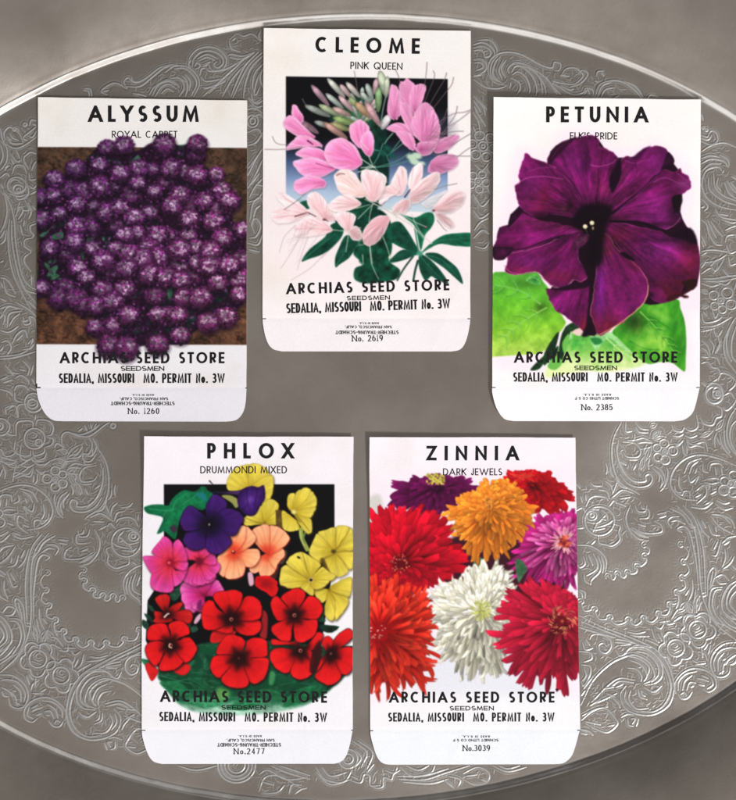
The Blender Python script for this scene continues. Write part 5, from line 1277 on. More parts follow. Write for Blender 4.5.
# ------------------------------------------------------------------ phlox
P = Packet('seed packet with red, yellow, pink, peach and violet flowers on a black square', (145, 436.2), (353.6, 436.8), (142.1, 729.8), (352.7, 729.8),
           ([(142.8, 737), (146.6, 750), (150, 757), (154.5, 761.5), (162, 763.6)], [(350.4, 742), (347.8, 751.5), (344.7, 758), (340, 762), (334, 763.5)]),
           GROUP, lift=4.2, lift_l=1.3, paper=((246, 239, 245), (247, 243, 248)), bow=1.0)
P.flapc = (245, 243, 250)
s = P.sh
z1, z2, z3, z4 = (140, 465), (245, 465), (140, 580), (245, 580)
pic = s.new('picture')
s.poly([(164.3, 484.2), (334.5, 484.2), (334.5, 560), (328, 600), (322, 640), (300, 682), (220, 688), (160, 670), (146, 640), (148, 600), (164.3, 575)], (7, 6, 9), pic, soft=.35, smooth=0)
LV = s.new('leaf')
def lowleaf(X, Y, sd):
    n = fbm(X * .12, Y * .12, 2, 4); w = np.exp(-(fbm(X * .05 + Y * .03, Y * .14, 9, 3) / .03) ** 2)
    g = np.clip((Y - 690) / 20, 0, 1)
    c = mixc([(0, (10, 66, 40)), (.5, (26, 100, 64)), (1, (160, 200, 178))], np.clip(g + .3 * n, 0, 1)) * (1 + .5 * n)[..., None]
    return np.clip(c + (w * 22)[..., None], 0, 255)
s.poly([(158, 674), (163, 683), (170, 694), (178, 703), (190, 710), (210, 714), (240, 715), (270, 713), (300, 707), (322, 696), (334, 686), (346, 673), (340, 650), (250, 640), (170, 650)], lowleaf, LV, soft=1.6)
for q in ([(150, 640), (210, 655), (300, 680), (420, 700), (520, 720)], [(200, 690), (320, 660), (440, 690)], [(250, 760), (360, 730), (480, 740), (560, 700)]): s.line(Z(z3, q), 1.2, .5, (70, 146, 100), None, .5)
for (x, y, a, L, w, c0, c1) in ((176, 688, .35, 34, 7, (8, 56, 34), (30, 112, 68)), (205, 702, .05, 40, 6, (14, 74, 48), (58, 140, 96)), (246, 704, -.2, 38, 6, (10, 62, 40), (44, 124, 80)), (200, 684, .5, 26, 6, (6, 40, 26), (24, 92, 58)), (300, 696, -.55, 40, 7, (8, 54, 34), (28, 110, 66)), (272, 694, .3, 26, 5, (6, 44, 28), (30, 104, 62)), (318, 690, -.7, 30, 6, (6, 46, 30), (20, 90, 54))):
    l = s.new('leaf'); ux, uy = cos(a), sin(a)
    q = [(x + ux * L * (t - .5) - uy * w * h, y + uy * L * (t - .5) + ux * w * h) for t, h in ((0, 0), (.25, .7), (.5, 1), (.8, .6), (1, 0), (.8, -.6), (.5, -1), (.25, -.7))]
    s.poly(q, shade((x - ux * L * .5, y - uy * L * .5), [(0, c0), (1, c1)], vein=.3, nv=9, mott=.3, k=int(x)), l, soft=.9)
    s.line([q[0], (x, y), q[4]], 1.0, .4, np.array(c1) * 1.35, None, .6)
s.poly(Z(z3, [(520, 720), (580, 730), (600, 760), (560, 800), (500, 790)]), (120, 180, 90), LV, soft=3, alpha=.7)
s.poly(Z(z4, [(170, 610), (200, 620), (190, 690), (160, 690)]), (70, 150, 90), LV, soft=1.5, alpha=.8)
for q in ([(490, 295), (560, 300), (630, 310), (580, 350), (520, 340)], [(620, 445), (720, 438), (690, 470)], [(540, 740), (640, 650), (660, 632), (640, 640), (560, 690)]):
    l = s.new('leaf'); s.poly(Z(z4, q), shade((330, 632), [(0, (8, 20, 14)), (1, (14, 46, 32))], mott=.4), l, soft=.5, smooth=2)
for q in ([(50, 160), (80, 170), (100, 210), (70, 200)], [(30, 220), (70, 240), (90, 280), (50, 260)], [(20, 260), (60, 290), (50, 330), (15, 300)], [(200, 85), (260, 40), (290, 0), (300, 40), (250, 130), (210, 130)], [(330, 320), (370, 300), (390, 330), (350, 350)], [(390, 490), (430, 500), (450, 550), (420, 540)]):
    l = s.new('leaf'); s.poly(Z(z3, q), shade((150, 620), [(0, (8, 30, 22)), (1, (30, 70, 52))], mott=.4), l, soft=.5, smooth=2)
ul = s.new('leaf')
s.poly(Z(z1, [(28, 285), (60, 268), (100, 262), (150, 262), (190, 268), (210, 235), (235, 205), (270, 178), (305, 165), (360, 176), (395, 158), (410, 140), (440, 145), (455, 170), (490, 190), (482, 240), (420, 300), (340, 280), (290, 340), (262, 380), (240, 490), (200, 470), (165, 440), (140, 452), (115, 455), (140, 400), (155, 350), (100, 332), (50, 320)]),
       shade((178, 507), [(0, (8, 92, 56)), (.5, (14, 124, 72)), (1, (6, 98, 60))], vein=.2, nv=7, mott=.22, k=3), ul, soft=.6, smooth=3)
for q in ([(60, 290), (150, 300), (220, 300), (300, 250)], [(220, 300), (240, 240), (300, 200), (330, 180)], [(160, 340), (180, 300), (210, 300)], [(300, 250), (350, 220), (390, 180)]): s.line(Z(z1, q), .9, .4, (70, 170, 120), None, .6)
s.poly(Z(z1, [(370, 190), (430, 185), (450, 240), (420, 230)]), (24, 120, 140), ul, soft=1.5, alpha=.7)
s.line(Z(z1, [(465, 105), (490, 130)]), 1.4, .6, (20, 20, 24), pic, .9)
s.poly(Z(z1, [(200, 420), (230, 400), (250, 430), (225, 450)]), (60, 40, 60), None, soft=1.2)

for i in range(26):                                          # leaves deep between the blooms
    x, y = RNG.uniform(152, 326), RNG.uniform(602, 678); a = RNG.uniform(-2.6, -.4); L = RNG.uniform(9, 18); w = L * .24
    l = s.new('leaf') if i < 12 else LV
    q = [(x + L * t * cos(a) - w * h * sin(a), y + L * t * sin(a) + w * h * cos(a)) for t, h in ((0, 0), (.3, .9), (.6, .8), (1, 0), (.6, -.8), (.3, -.9))]
    g = RNG.uniform(.5, 1.3)
    s.poly(q, shade((x, y), [(0, np.array([6, 30, 20]) * g), (1, np.array([28, 92, 58]) * g)], vein=.3, mott=.3, k=i), l, soft=.6)
    s.line([(x, y), (x + L * .9 * cos(a), y + L * .9 * sin(a))], .8, .4, np.array([60, 130, 90]) * g, None, .6)
def flower(name, c, petals, stops, rim, eye=None, vein=.16, k=0, lab=None, dark=None, mott=.06, R=None):
    """petals: lists of outline points, painted one over the other; c: the eye"""
    pid = s.new(name, lab)
    for q in petals: s.poly([(x + .7, y + 1.3) for x, y in q], (8, 4, 6), None, soft=2.4, smooth=4, alpha=.5)     # printed gap between blooms
    for i, q in enumerate(petals):
        Rm = max(math.hypot(a - c[0], b - c[1]) for a, b in q) if R is None else R
        f = shade(c, stops, vein=vein, nv=10, mott=mott, ms=.12, edge=rim, ew=.6, k=k + i, R=Rm)
        if i: s.poly([(x + .5, y + .9) for x, y in q], np.array(stops[0][1], float) * .8, None, soft=1.7, smooth=4, alpha=.62)
        s.poly(ruffle(q, .7, .3, k + i), f, pid, soft=.5, smooth=0)
    if dark:
        for q in petals:                                  # a dark blade up the middle of every petal
            t = max(q, key=lambda p: math.hypot(p[0] - c[0], p[1] - c[1])); L = math.hypot(t[0] - c[0], t[1] - c[1]); m = np.mean(q, 0)
            a = math.atan2(m[1] - c[1], m[0] - c[0]); e = min(dark[1] * 1.6, L * .58)
            s.poly([(c[0] - sin(a) * 2.2, c[1] + cos(a) * 2.2), (c[0] + cos(a) * e * .6 - sin(a) * e * .2, c[1] + sin(a) * e * .6 + cos(a) * e * .2), (c[0] + cos(a) * e, c[1] + sin(a) * e), (c[0] + cos(a) * e * .6 + sin(a) * e * .2, c[1] + sin(a) * e * .6 - cos(a) * e * .2), (c[0] + sin(a) * 2.2, c[1] - cos(a) * 2.2)], dark[0], None, soft=2.6, smooth=3, alpha=.62)
        for i in range(22):
            a = 2 * pi * i / 22 + RNG.uniform(-.1, .1); l = dark[1] * RNG.uniform(.6, 1.25)
            s.line([c, (c[0] + l * cos(a), c[1] + l * sin(a) * dark[2])], 2.0, .4, dark[0], None, .6)
        s.dot(c[0], c[1], dark[1] * .55, dark[1] * .55 * dark[2], dark[0], None, soft=2.2, alpha=.85)
    if eye:
        s.dot(c[0], c[1], eye[1], eye[1], eye[0], None, soft=.4); s.dot(c[0] + .2, c[1] + .2, eye[1] * .55, eye[1] * .55, eye[2], None, soft=.4)
    return pid
def fan(c, tips, w=.62, r0=0.0):
    """rounded petals from the eye to each tip (px)"""
    out = []
    n = len(tips)
    for i, t in enumerate(tips):
        dx, dy = t[0] - c[0], t[1] - c[1]; L = math.hypot(dx, dy); ux, uy = dx / L, dy / L
        wd = L * (t[2] if len(t) > 2 else w) * .86
        pr = [(0, 0), (.25, .40), (.5, .80), (.75, 1.0), (.92, .78), (1.0, .3), (.985, 0), (1.0, -.3), (.92, -.78), (.75, -1.0), (.5, -.8), (.25, -.40)]
        j = .06 * (RNG.rand() - .5)
        out.append([(c[0] + L * a * ux - wd * (b + j) * uy * 1.0, c[1] + L * a * uy + wd * (b + j) * ux) for a, b in pr])
    return out
YS = [(0, (128, 100, 20)), (.12, (188, 160, 40)), (.5, (216, 192, 62)), (1, (226, 206, 84))]; YR = (150, 124, 30, .5)
zz = lambda o, x, y: (o[0] + x / 6.664, o[1] + y / 6.664)
Yf = lambda c, pet, k, lab=None: flower('yellow_flower', c, pet, YS, YR, k=k, vein=.14, mott=.07)
c = (251, 492)
Yf(c, [Z((130, 425), q, 3.13) for q in ([(375, 195), (310, 205), (306, 170), (330, 135), (375, 124), (380, 160)], [(375, 195), (376, 124), (415, 128), (440, 155), (430, 180)], [(375, 195), (440, 155), (450, 190), (440, 230), (420, 250), (390, 225)])], 1)
c = zz(z2, 135, 385)
Yf(c, [Z(z2, q) for q in ([(135, 385), (10, 345), (-10, 370), (5, 400), (70, 400)], [(135, 385), (10, 350), (60, 300), (110, 270), (130, 320)], [(135, 385), (110, 280), (140, 235), (185, 226), (225, 262), (210, 310)], [(135, 385), (215, 300), (250, 330), (240, 380), (190, 400)])], 4)
s.poly(Z(z2, [(205, 300), (248, 298), (256, 420), (225, 422), (208, 400)]), shade((280, 520), [(0, (110, 84, 34)), (1, (84, 60, 26))], mott=.2), pic, soft=.6, smooth=1)
c = zz(z2, 325, 312)
Yf(c, [Z(z2, q) for q in ([(300, 330), (250, 300), (246, 360), (256, 425), (290, 444), (335, 438), (365, 425), (345, 370)],
      [(325, 312), (284, 275), (290, 202), (330, 185), (345, 240)], [(325, 312), (335, 190), (375, 160), (405, 148), (440, 172), (400, 250)], [(325, 312), (400, 240), (440, 175), (465, 200), (480, 240), (460, 285)], [(325, 312), (465, 280), (458, 320), (438, 352), (390, 350)], [(325, 320), (400, 345), (440, 360), (448, 410), (446, 445), (420, 460), (385, 430), (350, 375)])], 9)
s.dot(c[0], c[1], 2.4, 2.2, (236, 224, 130), None, soft=1)
s.line(Z(z2, [(340, 330), (400, 400), (430, 440)]), 1.6, .8, (120, 100, 30), None, .6); s.line(Z(z2, [(335, 345), (370, 380)]), 1.2, .8, (90, 70, 20), None, .7)
stm = s.new('stem')
s.line(Z(z2, [(372, 428), (378, 480), (400, 530), (415, 560)]), 4.2, 4.6, (150, 160, 70), stm); s.line(Z(z2, [(368, 440), (376, 490), (395, 535)]), 1.2, 1.0, (200, 205, 130), None, .7)
s.line(Z(z2, [(400, 450), (390, 490), (400, 520)]), 2, 1.5, (100, 130, 60), stm)
s.poly(Z(z2, [(215, 640), (230, 600), (270, 565), (280, 600), (250, 660)]), (92, 84, 60), pic, soft=1.2, alpha=.8)
s.poly(Z(z2, [(160, 740), (200, 660), (230, 640), (220, 720), (190, 780)]), (84, 40, 30), pic, soft=1.5, alpha=.8)
c = zz(z4, 560, 60)
Yf(c, [Z(z4, q) for q in ([(560, 60), (460, 60), (470, 110), (510, 152), (540, 130)], [(560, 60), (540, 130), (530, 200), (545, 250), (590, 266), (610, 150)], [(560, 60), (600, 140), (600, 262), (640, 232), (690, 150), (660, 90)], [(560, 60), (680, 110), (700, 100), (712, 40), (705, -20), (620, 10)])], 14)
c = zz(z2, 590, 575)
Yf(c, [Z(z2, q) for q in ([(590, 575), (520, 610), (560, 722), (620, 745), (650, 740), (690, 700), (640, 620)], [(590, 575), (640, 620), (690, 690), (715, 680), (722, 580), (660, 565)], [(590, 575), (660, 570), (722, 560), (718, 445), (690, 420), (620, 520)], [(590, 575), (600, 500), (605, 415), (650, 402), (695, 420), (650, 500)], [(590, 575), (490, 460), (530, 432), (600, 417), (602, 500)], [(590, 575), (492, 462), (460, 490), (428, 572), (440, 606), (500, 655), (530, 620)])], 18)
s.dot(c[0], c[1], 2.2, 1.8, (70, 54, 16), None, soft=1)
s.poly(Z(z2, [(500, 640), (525, 620), (560, 700), (575, 730), (540, 715)]), (84, 62, 20), None, soft=.8, alpha=.85)
c = zz(z2, 440, 765)
Yf(c, [Z(z2, q) for q in ([(440, 765), (300, 670), (250, 678), (232, 725), (240, 800), (330, 800)], [(440, 765), (285, 665), (285, 630), (320, 595), (382, 580), (400, 640), (420, 700)], [(440, 765), (390, 600), (385, 580), (440, 610), (505, 660), (480, 700)], [(440, 765), (480, 705), (520, 680), (570, 715), (605, 740), (560, 775)])] + [Z(z4, q) for q in ([(440, 5), (240, 20), (270, 45), (310, 56), (370, 46)], [(440, 5), (370, 46), (420, 90), (455, 102), (460, 60)], [(440, 5), (460, 60), (520, 50), (560, 0)])], 24)
s.dot(c[0], c[1], 2.6, 2.3, (226, 206, 140), None, soft=.5); s.dot(c[0], c[1], 1.8, 1.6, (50, 30, 16), None, soft=.4)
s.dot(*zz(z2, 358, 615), 1.9, 1.0, (30, 18, 10), None, soft=.4, ang=.5)
OS = [(0, (216, 48, 30)), (.22, (232, 78, 48)), (.42, (244, 146, 100)), (.7, (252, 172, 124)), (1, (253, 182, 138))]
c = zz(z2, 150, 590)
flower('peach_flower', c, [Z(z2, q) for q in ([(150, 590), (110, 690), (62, 722), (28, 692), (60, 640), (100, 610)], [(150, 590), (210, 670), (180, 732), (110, 742), (95, 690)], [(150, 590), (240, 550), (268, 600), (225, 650), (205, 692), (170, 650)],
      [(150, 590), (156, 480), (165, 405), (230, 413), (292, 470), (290, 512), (225, 568)], [(150, 590), (70, 520), (46, 440), (90, 405), (158, 400), (165, 500)])], OS, (226, 110, 74, .55), k=30, vein=.12)
c = zz(z1, 625, 580)
flower('peach_flower', c, [Z(z1, q) for q in ([(625, 580), (518, 640), (522, 602), (585, 535)], [(625, 580), (590, 655), (562, 742), (524, 710), (516, 636), (570, 600)], [(625, 580), (700, 560), (785, 560), (802, 610), (762, 672), (690, 668)], [(625, 580), (695, 650), (694, 725), (640, 757), (570, 745), (590, 650)],
      [(625, 580), (676, 480), (705, 408), (755, 445), (772, 500), (705, 560)], [(625, 580), (585, 490), (636, 420), (702, 404), (700, 500)])], OS, (226, 110, 74, .55), k=36, vein=.12)
s.dot(c[0], c[1], 2, 1.8, (120, 20, 20), None, soft=.6); s.dot(c[0] - .5, c[1] - 1, .9, .8, (250, 200, 150), None, soft=.4)
s.poly(Z(z2, [(20, 720), (50, 720), (60, 790), (30, 800)]), (224, 170, 190), s.new('flower_bud'), soft=.7)
PS = [(0, (120, 10, 40)), (.16, (214, 44, 60)), (.42, (222, 52, 96)), (.75, (218, 60, 144)), (1, (226, 84, 164))]; PR = (160, 30, 96, .5)
c = zz(z3, 430, 100)
flower('pink_flower', c, fan(c, [(184, 581, .55), (183.5, 604.5, .6), (196, 610, .5), (222, 585, .55), (204, 576, .55)]), [(0, (110, 6, 50)), (.2, (180, 30, 90)), (.6, (214, 56, 150)), (1, (228, 110, 180))], PR, k=50)
s.poly(Z(z3, [(385, 150), (410, 130), (415, 190), (395, 210), (380, 190)]), (90, 20, 70), None, soft=1.4, alpha=.8)
s.poly(Z(z3, [(360, 280), (380, 240), (410, 220), (405, 255), (375, 290)]), (220, 170, 190), s.new('flower_bud'), soft=.6)
c = zz(z1, 395, 640)
flower('pink_flower', c, fan(c, [(189, 584, .55), (206, 584, .6), (217, 574, .55), (216, 556, .55), (204.5, 545, .55), (185.5, 547, .55)]), PS, PR, k=55, dark=((110, 10, 40), 4, 1))
c = zz(z1, 205, 650)
flower('pink_flower', c, [Z(z1, q) for q in ([(205, 650), (240, 700), (300, 690), (322, 655), (312, 720), (270, 790), (210, 800)], [(205, 650), (230, 620), (315, 640), (322, 670), (300, 700), (240, 690)], [(205, 650), (215, 560), (232, 508), (265, 498), (300, 560), (318, 635), (250, 640)],
      [(205, 650), (88, 590), (90, 560), (130, 510), (165, 472), (212, 510), (218, 580)], [(205, 650), (130, 720), (80, 722), (30, 640), (28, 606), (100, 604), (170, 625)], [(205, 650), (215, 750), (225, 830), (170, 850), (105, 835), (72, 800), (80, 725), (130, 700)])], PS, PR, k=60, dark=((150, 14, 46), 4.5, 1))
s.dot(c[0] - 1.5, c[1], 1.5, 1.3, (240, 90, 100), None, soft=.6)
VS = [(0, (12, 4, 18)), (.18, (20, 8, 36)), (.5, (52, 18, 92)), (1, (66, 24, 106))]
c = zz(z1, 465, 395)
flower('violet_flower', c, [Z(z1, q) for q in ([(465, 395), (438, 290), (470, 215), (500, 194), (548, 212), (582, 265), (540, 335)], [(465, 395), (440, 475), (442, 540), (362, 567), (300, 532), (292, 480), (330, 440)], [(465, 395), (320, 442), (274, 402), (272, 350), (305, 288), (350, 274), (424, 330)],
      [(465, 395), (548, 290), (640, 300), (694, 350), (668, 410), (640, 462), (590, 467), (520, 430)], [(465, 395), (565, 440), (608, 490), (602, 532), (530, 592), (470, 582), (438, 540), (444, 470)])], VS, (20, 4, 44, .75), k=70, vein=.2)
s.dot(c[0], c[1], 10, 9, (14, 5, 26), None, soft=8, alpha=.55)
s.dot(c[0], c[1], 3.4, 3.4, (10, 4, 14), None, soft=2); s.dot(c[0] - .3, c[1], 1.1, 1.2, (130, 130, 120), None, soft=.4)
vb = s.new('violet_flower')
s.poly(Z(z1, [(490, 180), (560, 180), (660, 170), (720, 160), (700, 200), (600, 190)]), (70, 40, 96), vb, soft=.9)
s.poly(Z(z1, [(545, 205), (600, 200), (650, 225), (665, 260), (640, 285), (610, 250)]), (150, 150, 80), s.new('flower_bud'), soft=.7)
s.poly(Z(z2, [(-8, 155), (50, 138), (90, 148), (128, 135), (136, 220), (105, 270), (72, 330), (20, 338), (-30, 300), (-50, 240), (-40, 190)]), shade((250, 500), [(0, (100, 64, 150)), (.4, (70, 28, 116)), (1, (40, 12, 72))], vein=.25, nv=5, mott=.15, edge=(26, 8, 50, .5), k=81), vb, soft=.6, smooth=3)
for q in ([(10, 150), (20, 250), (40, 330)], [(90, 150), (70, 240), (60, 320)]): s.line(Z(z2, q), 1.2, .6, (34, 10, 66), None, .7)
RS = [(0, (26, 0, 3)), (.2, (60, 3, 6)), (.36, (150, 8, 13)), (.52, (208, 16, 21)), (.85, (230, 22, 27)), (1, (222, 26, 30))]; RR = (96, 2, 8, .9)
def red(c, tips, k, d=6.5, w=.62, eye=((190, 110, 100), 1.9, (50, 8, 10)), asp=1.0):
    flower('red_flower', c, tips, RS, RR, eye=eye, k=k, dark=((34, 2, 4), d * 1.05, asp), vein=.09, mott=.07)
pr = s.new('red_flower')
s.poly(Z(z2, [(75, 745), (110, 738), (160, 738), (215, 775), (215, 800)]) + Z(z4, [(222, 60), (205, 100), (175, 108), (140, 80), (100, 60), (68, 30)]), shade((266, 584), [(0, (140, 6, 12)), (1, (226, 20, 26))], mott=.15), pr, soft=.5)
s.poly(Z(z4, [(115, 200), (150, 230), (150, 330), (140, 390), (100, 370), (110, 300)]), (150, 30, 34), pr, soft=.8)
s.poly(Z(z3, [(470, 410), (480, 350), (530, 320), (640, 340), (600, 380), (520, 415)]), shade((231, 625), [(0, (150, 10, 16)), (1, (214, 26, 30))], mott=.1), pr, soft=.5)
c = zz(z3, 180, 230)
flower('red_flower', c, [Z(z3, q) for q in ([(180, 230), (105, 140), (115, 108), (165, 88), (200, 110), (195, 180)], [(180, 230), (200, 180), (270, 145), (290, 165), (240, 215)], [(180, 230), (230, 210), (320, 195), (352, 225), (345, 275), (310, 290), (240, 265)], [(180, 230), (100, 200), (98, 250), (90, 280), (150, 285), (220, 270)])], [(0, (40, 4, 6)), (.2, (90, 8, 12)), (.5, (180, 16, 20)), (1, (206, 34, 32))], RR, k=88, dark=((40, 4, 6), 5, .9))
s.line(Z(z3, [(165, 245), (185, 225), (195, 222)]), 1.8, 1.2, (244, 214, 196), None, .95)
rb = s.new('red_flower')
for q in ([(35, 570), (60, 548), (100, 575), (125, 610), (85, 672), (60, 640)], [(220, 600), (300, 550), (335, 570), (335, 600), (290, 635)]): s.poly(Z(z3, q), shade((168, 668), [(0, (130, 8, 12)), (1, (228, 30, 32))], mott=.12, edge=(150, 10, 16, .5)), rb, soft=.5, smooth=3)
red((231.5, 619), [Z(z3, q) for q in [[(610, 260), (620, 345), (560, 352), (495, 330), (560, 300)], [(610, 260), (700, 268), (800, 268), (805, 330), (760, 368), (680, 362), (628, 320)], [(610, 260), (660, 170), (700, 110), (748, 104), (800, 140), (814, 200), (792, 262), (700, 272)], [(610, 260), (520, 190), (490, 140), (450, 134), (416, 180), (410, 250), (428, 320), (490, 332), (562, 302)], [(610, 260), (530, 180), (490, 122), (500, 82), (560, 70), (640, 64), (687, 90), (672, 160), (640, 210)]]], 90, d=8.5)
red((294.5, 615), [Z(z4, q) for q in [[(330, 235), (280, 260), (215, 266), (180, 200), (173, 140), (210, 104), (262, 150), (300, 200)], [(330, 235), (280, 170), (238, 115), (290, 70), (350, 50), (402, 80), (396, 124), (360, 190)], [(330, 235), (370, 180), (420, 108), (482, 120), (518, 170), (516, 216), (480, 257), (400, 257)], [(330, 235), (400, 262), (472, 262), (487, 300), (462, 370), (400, 412), (340, 406), (324, 330)], [(330, 235), (315, 320), (302, 402), (240, 402), (183, 350), (178, 308), (230, 275)]]], 100, d=7)
red((300.5, 650.5), [Z(z4, q) for q in [[(370, 470), (330, 432), (190, 432), (183, 390), (260, 408), (350, 408)], [(370, 470), (420, 430), (480, 350), (522, 360), (502, 420), (440, 472)], [(370, 470), (440, 468), (462, 540), (442, 592), (410, 530)], [(370, 470), (310, 458), (220, 448), (168, 480), (168, 530), (210, 592), (282, 622), (322, 560)], [(370, 470), (318, 560), (303, 622), (350, 662), (402, 657), (452, 620), (442, 560), (420, 510)]]], 110, d=7)
s.poly(Z(z4, [(450, 470), (500, 400), (515, 470), (500, 560), (460, 620), (430, 600)]), (56, 6, 12), None, soft=1.5, alpha=.9)
red((239, 658), [Z(z3, q) for q in [[(660, 520), (600, 497), (513, 492), (530, 420), (580, 363), (650, 368), (702, 400), (692, 450)], [(660, 520), (700, 460), (718, 400), (780, 378), (842, 400), (852, 460), (842, 507), (760, 517)], [(660, 520), (590, 592), (530, 652), (478, 612), (468, 560), (500, 503), (590, 497)], [(660, 520), (750, 518), (852, 518), (857, 590), (822, 662), (760, 692), (720, 662), (690, 592)], [(660, 520), (700, 600), (727, 682), (690, 717), (620, 717), (558, 692), (543, 650), (600, 580)]]], 120, d=8, w=.6, eye=((120, 60, 60), 1.0, (60, 10, 12)))
red((331, 653.5), [Z(z4, q) for q in [[(575, 490), (540, 470), (513, 430), (520, 388), (562, 373), (592, 420)], [(575, 490), (520, 560), (478, 612), (500, 540), (530, 500)], [(575, 490), (590, 400), (640, 343), (690, 318), (720, 350), (712, 392), (650, 442)], [(575, 490), (650, 450), (712, 448), (724, 520), (712, 602), (670, 632), (620, 602)], [(575, 490), (622, 590), (642, 642), (600, 692), (540, 697), (478, 662), (468, 630), (520, 568)]]], 130, d=6.5, eye=((170, 100, 90), 1.1, (60, 10, 12)), asp=1.15)
red((170.8, 645), [Z(z3, q) for q in [[(205, 435), (150, 402), (60, 402), (48, 350), (70, 303), (130, 283), (182, 300), (202, 370)], [(205, 435), (207, 350), (190, 298), (230, 273), (290, 273), (332, 320), (327, 362), (260, 387)], [(205, 435), (160, 490), (130, 552), (100, 572), (58, 530), (33, 460), (60, 413), (130, 403)], [(205, 435), (270, 393), (330, 378), (377, 430), (382, 460), (342, 532), (290, 547), (240, 490)], [(205, 435), (260, 500), (292, 547), (240, 592), (170, 607), (128, 592), (140, 540), (170, 480)]]], 140, d=7.5)
s.line([(170, 643.5), (169.4, 646.5), (172, 647.6)], 1.2, 1.0, (250, 214, 190), None, .9)
P.build()
common_text(P, ('PHLOX', 207.6, 458.4, 293.9, 458.4, 15.5), ('DRUMMONDI MIXED', 200.6, 473.2, 287.2, 473.2, 7.2), (160.4, 701.6, 327.1, 702.6, 11.5), (221.4, 709.4, 265.8, 709.6, 4.6),
            (159.4, 720.8, 235.4, 721.3, 244.7, 721.3, 327.1, 721.8, 9.3), [('STECHER-TRAUNG-SCHMIDT', 217.5, 281.4, 742.8, 3.6), ('SAN FRANCISCO, CALIF.', 227, 275, 738.6, 2.9), ('MADE IN U.S.A.', 238.5, 262, 734.9, 2.2)],
            ('No.2477', 233.8, 754, 264.8, 754, 6), [(142.1, 145.8, 730, .9), (351, 352.8, 730, .9)])
# ------------------------------------------------------------------ zinnia
P = Packet('seed packet crowded with shaggy many-petalled blooms, the white one in the middle', (369.4, 436.9), (575, 437.5), (370.3, 730), (580, 729.5),
           ([(371, 737), (375.2, 752), (379, 759.5), (384, 763.4), (391, 764.4)], [(578.6, 733.5), (575, 747), (571, 756.5), (563.5, 762.8), (554, 764)]),
           GROUP, lift=3.6, lift_l=1.0, paper=((250, 241, 248), (249, 246, 250)))
P.flapc = (245, 247, 253)
s = P.sh
z1, z2, z3, z4 = (368, 465), (470, 465), (368, 580), (470, 580)
pic = s.new('picture')
s.poly([(360, 500), (385, 480), (410, 470), (450, 470), (500, 466), (550, 466), (585, 485), (590, 690), (560, 692), (470, 692), (400, 695), (360, 690)], (252, 236, 246), pic, soft=6, alpha=.8)
s.poly([(425, 640), (500, 640), (530, 660), (560, 695), (500, 696), (430, 694), (410, 680)], (232, 233, 242), pic, soft=10, alpha=.85)
s.poly([(368, 500), (380, 495), (384, 520), (375, 530), (366, 525)], (206, 206, 196), pic, soft=3, alpha=.8)
s.poly([(440, 545), (520, 520), (560, 560), (560, 610), (500, 610), (450, 590)], (60, 20, 34), pic, soft=3)
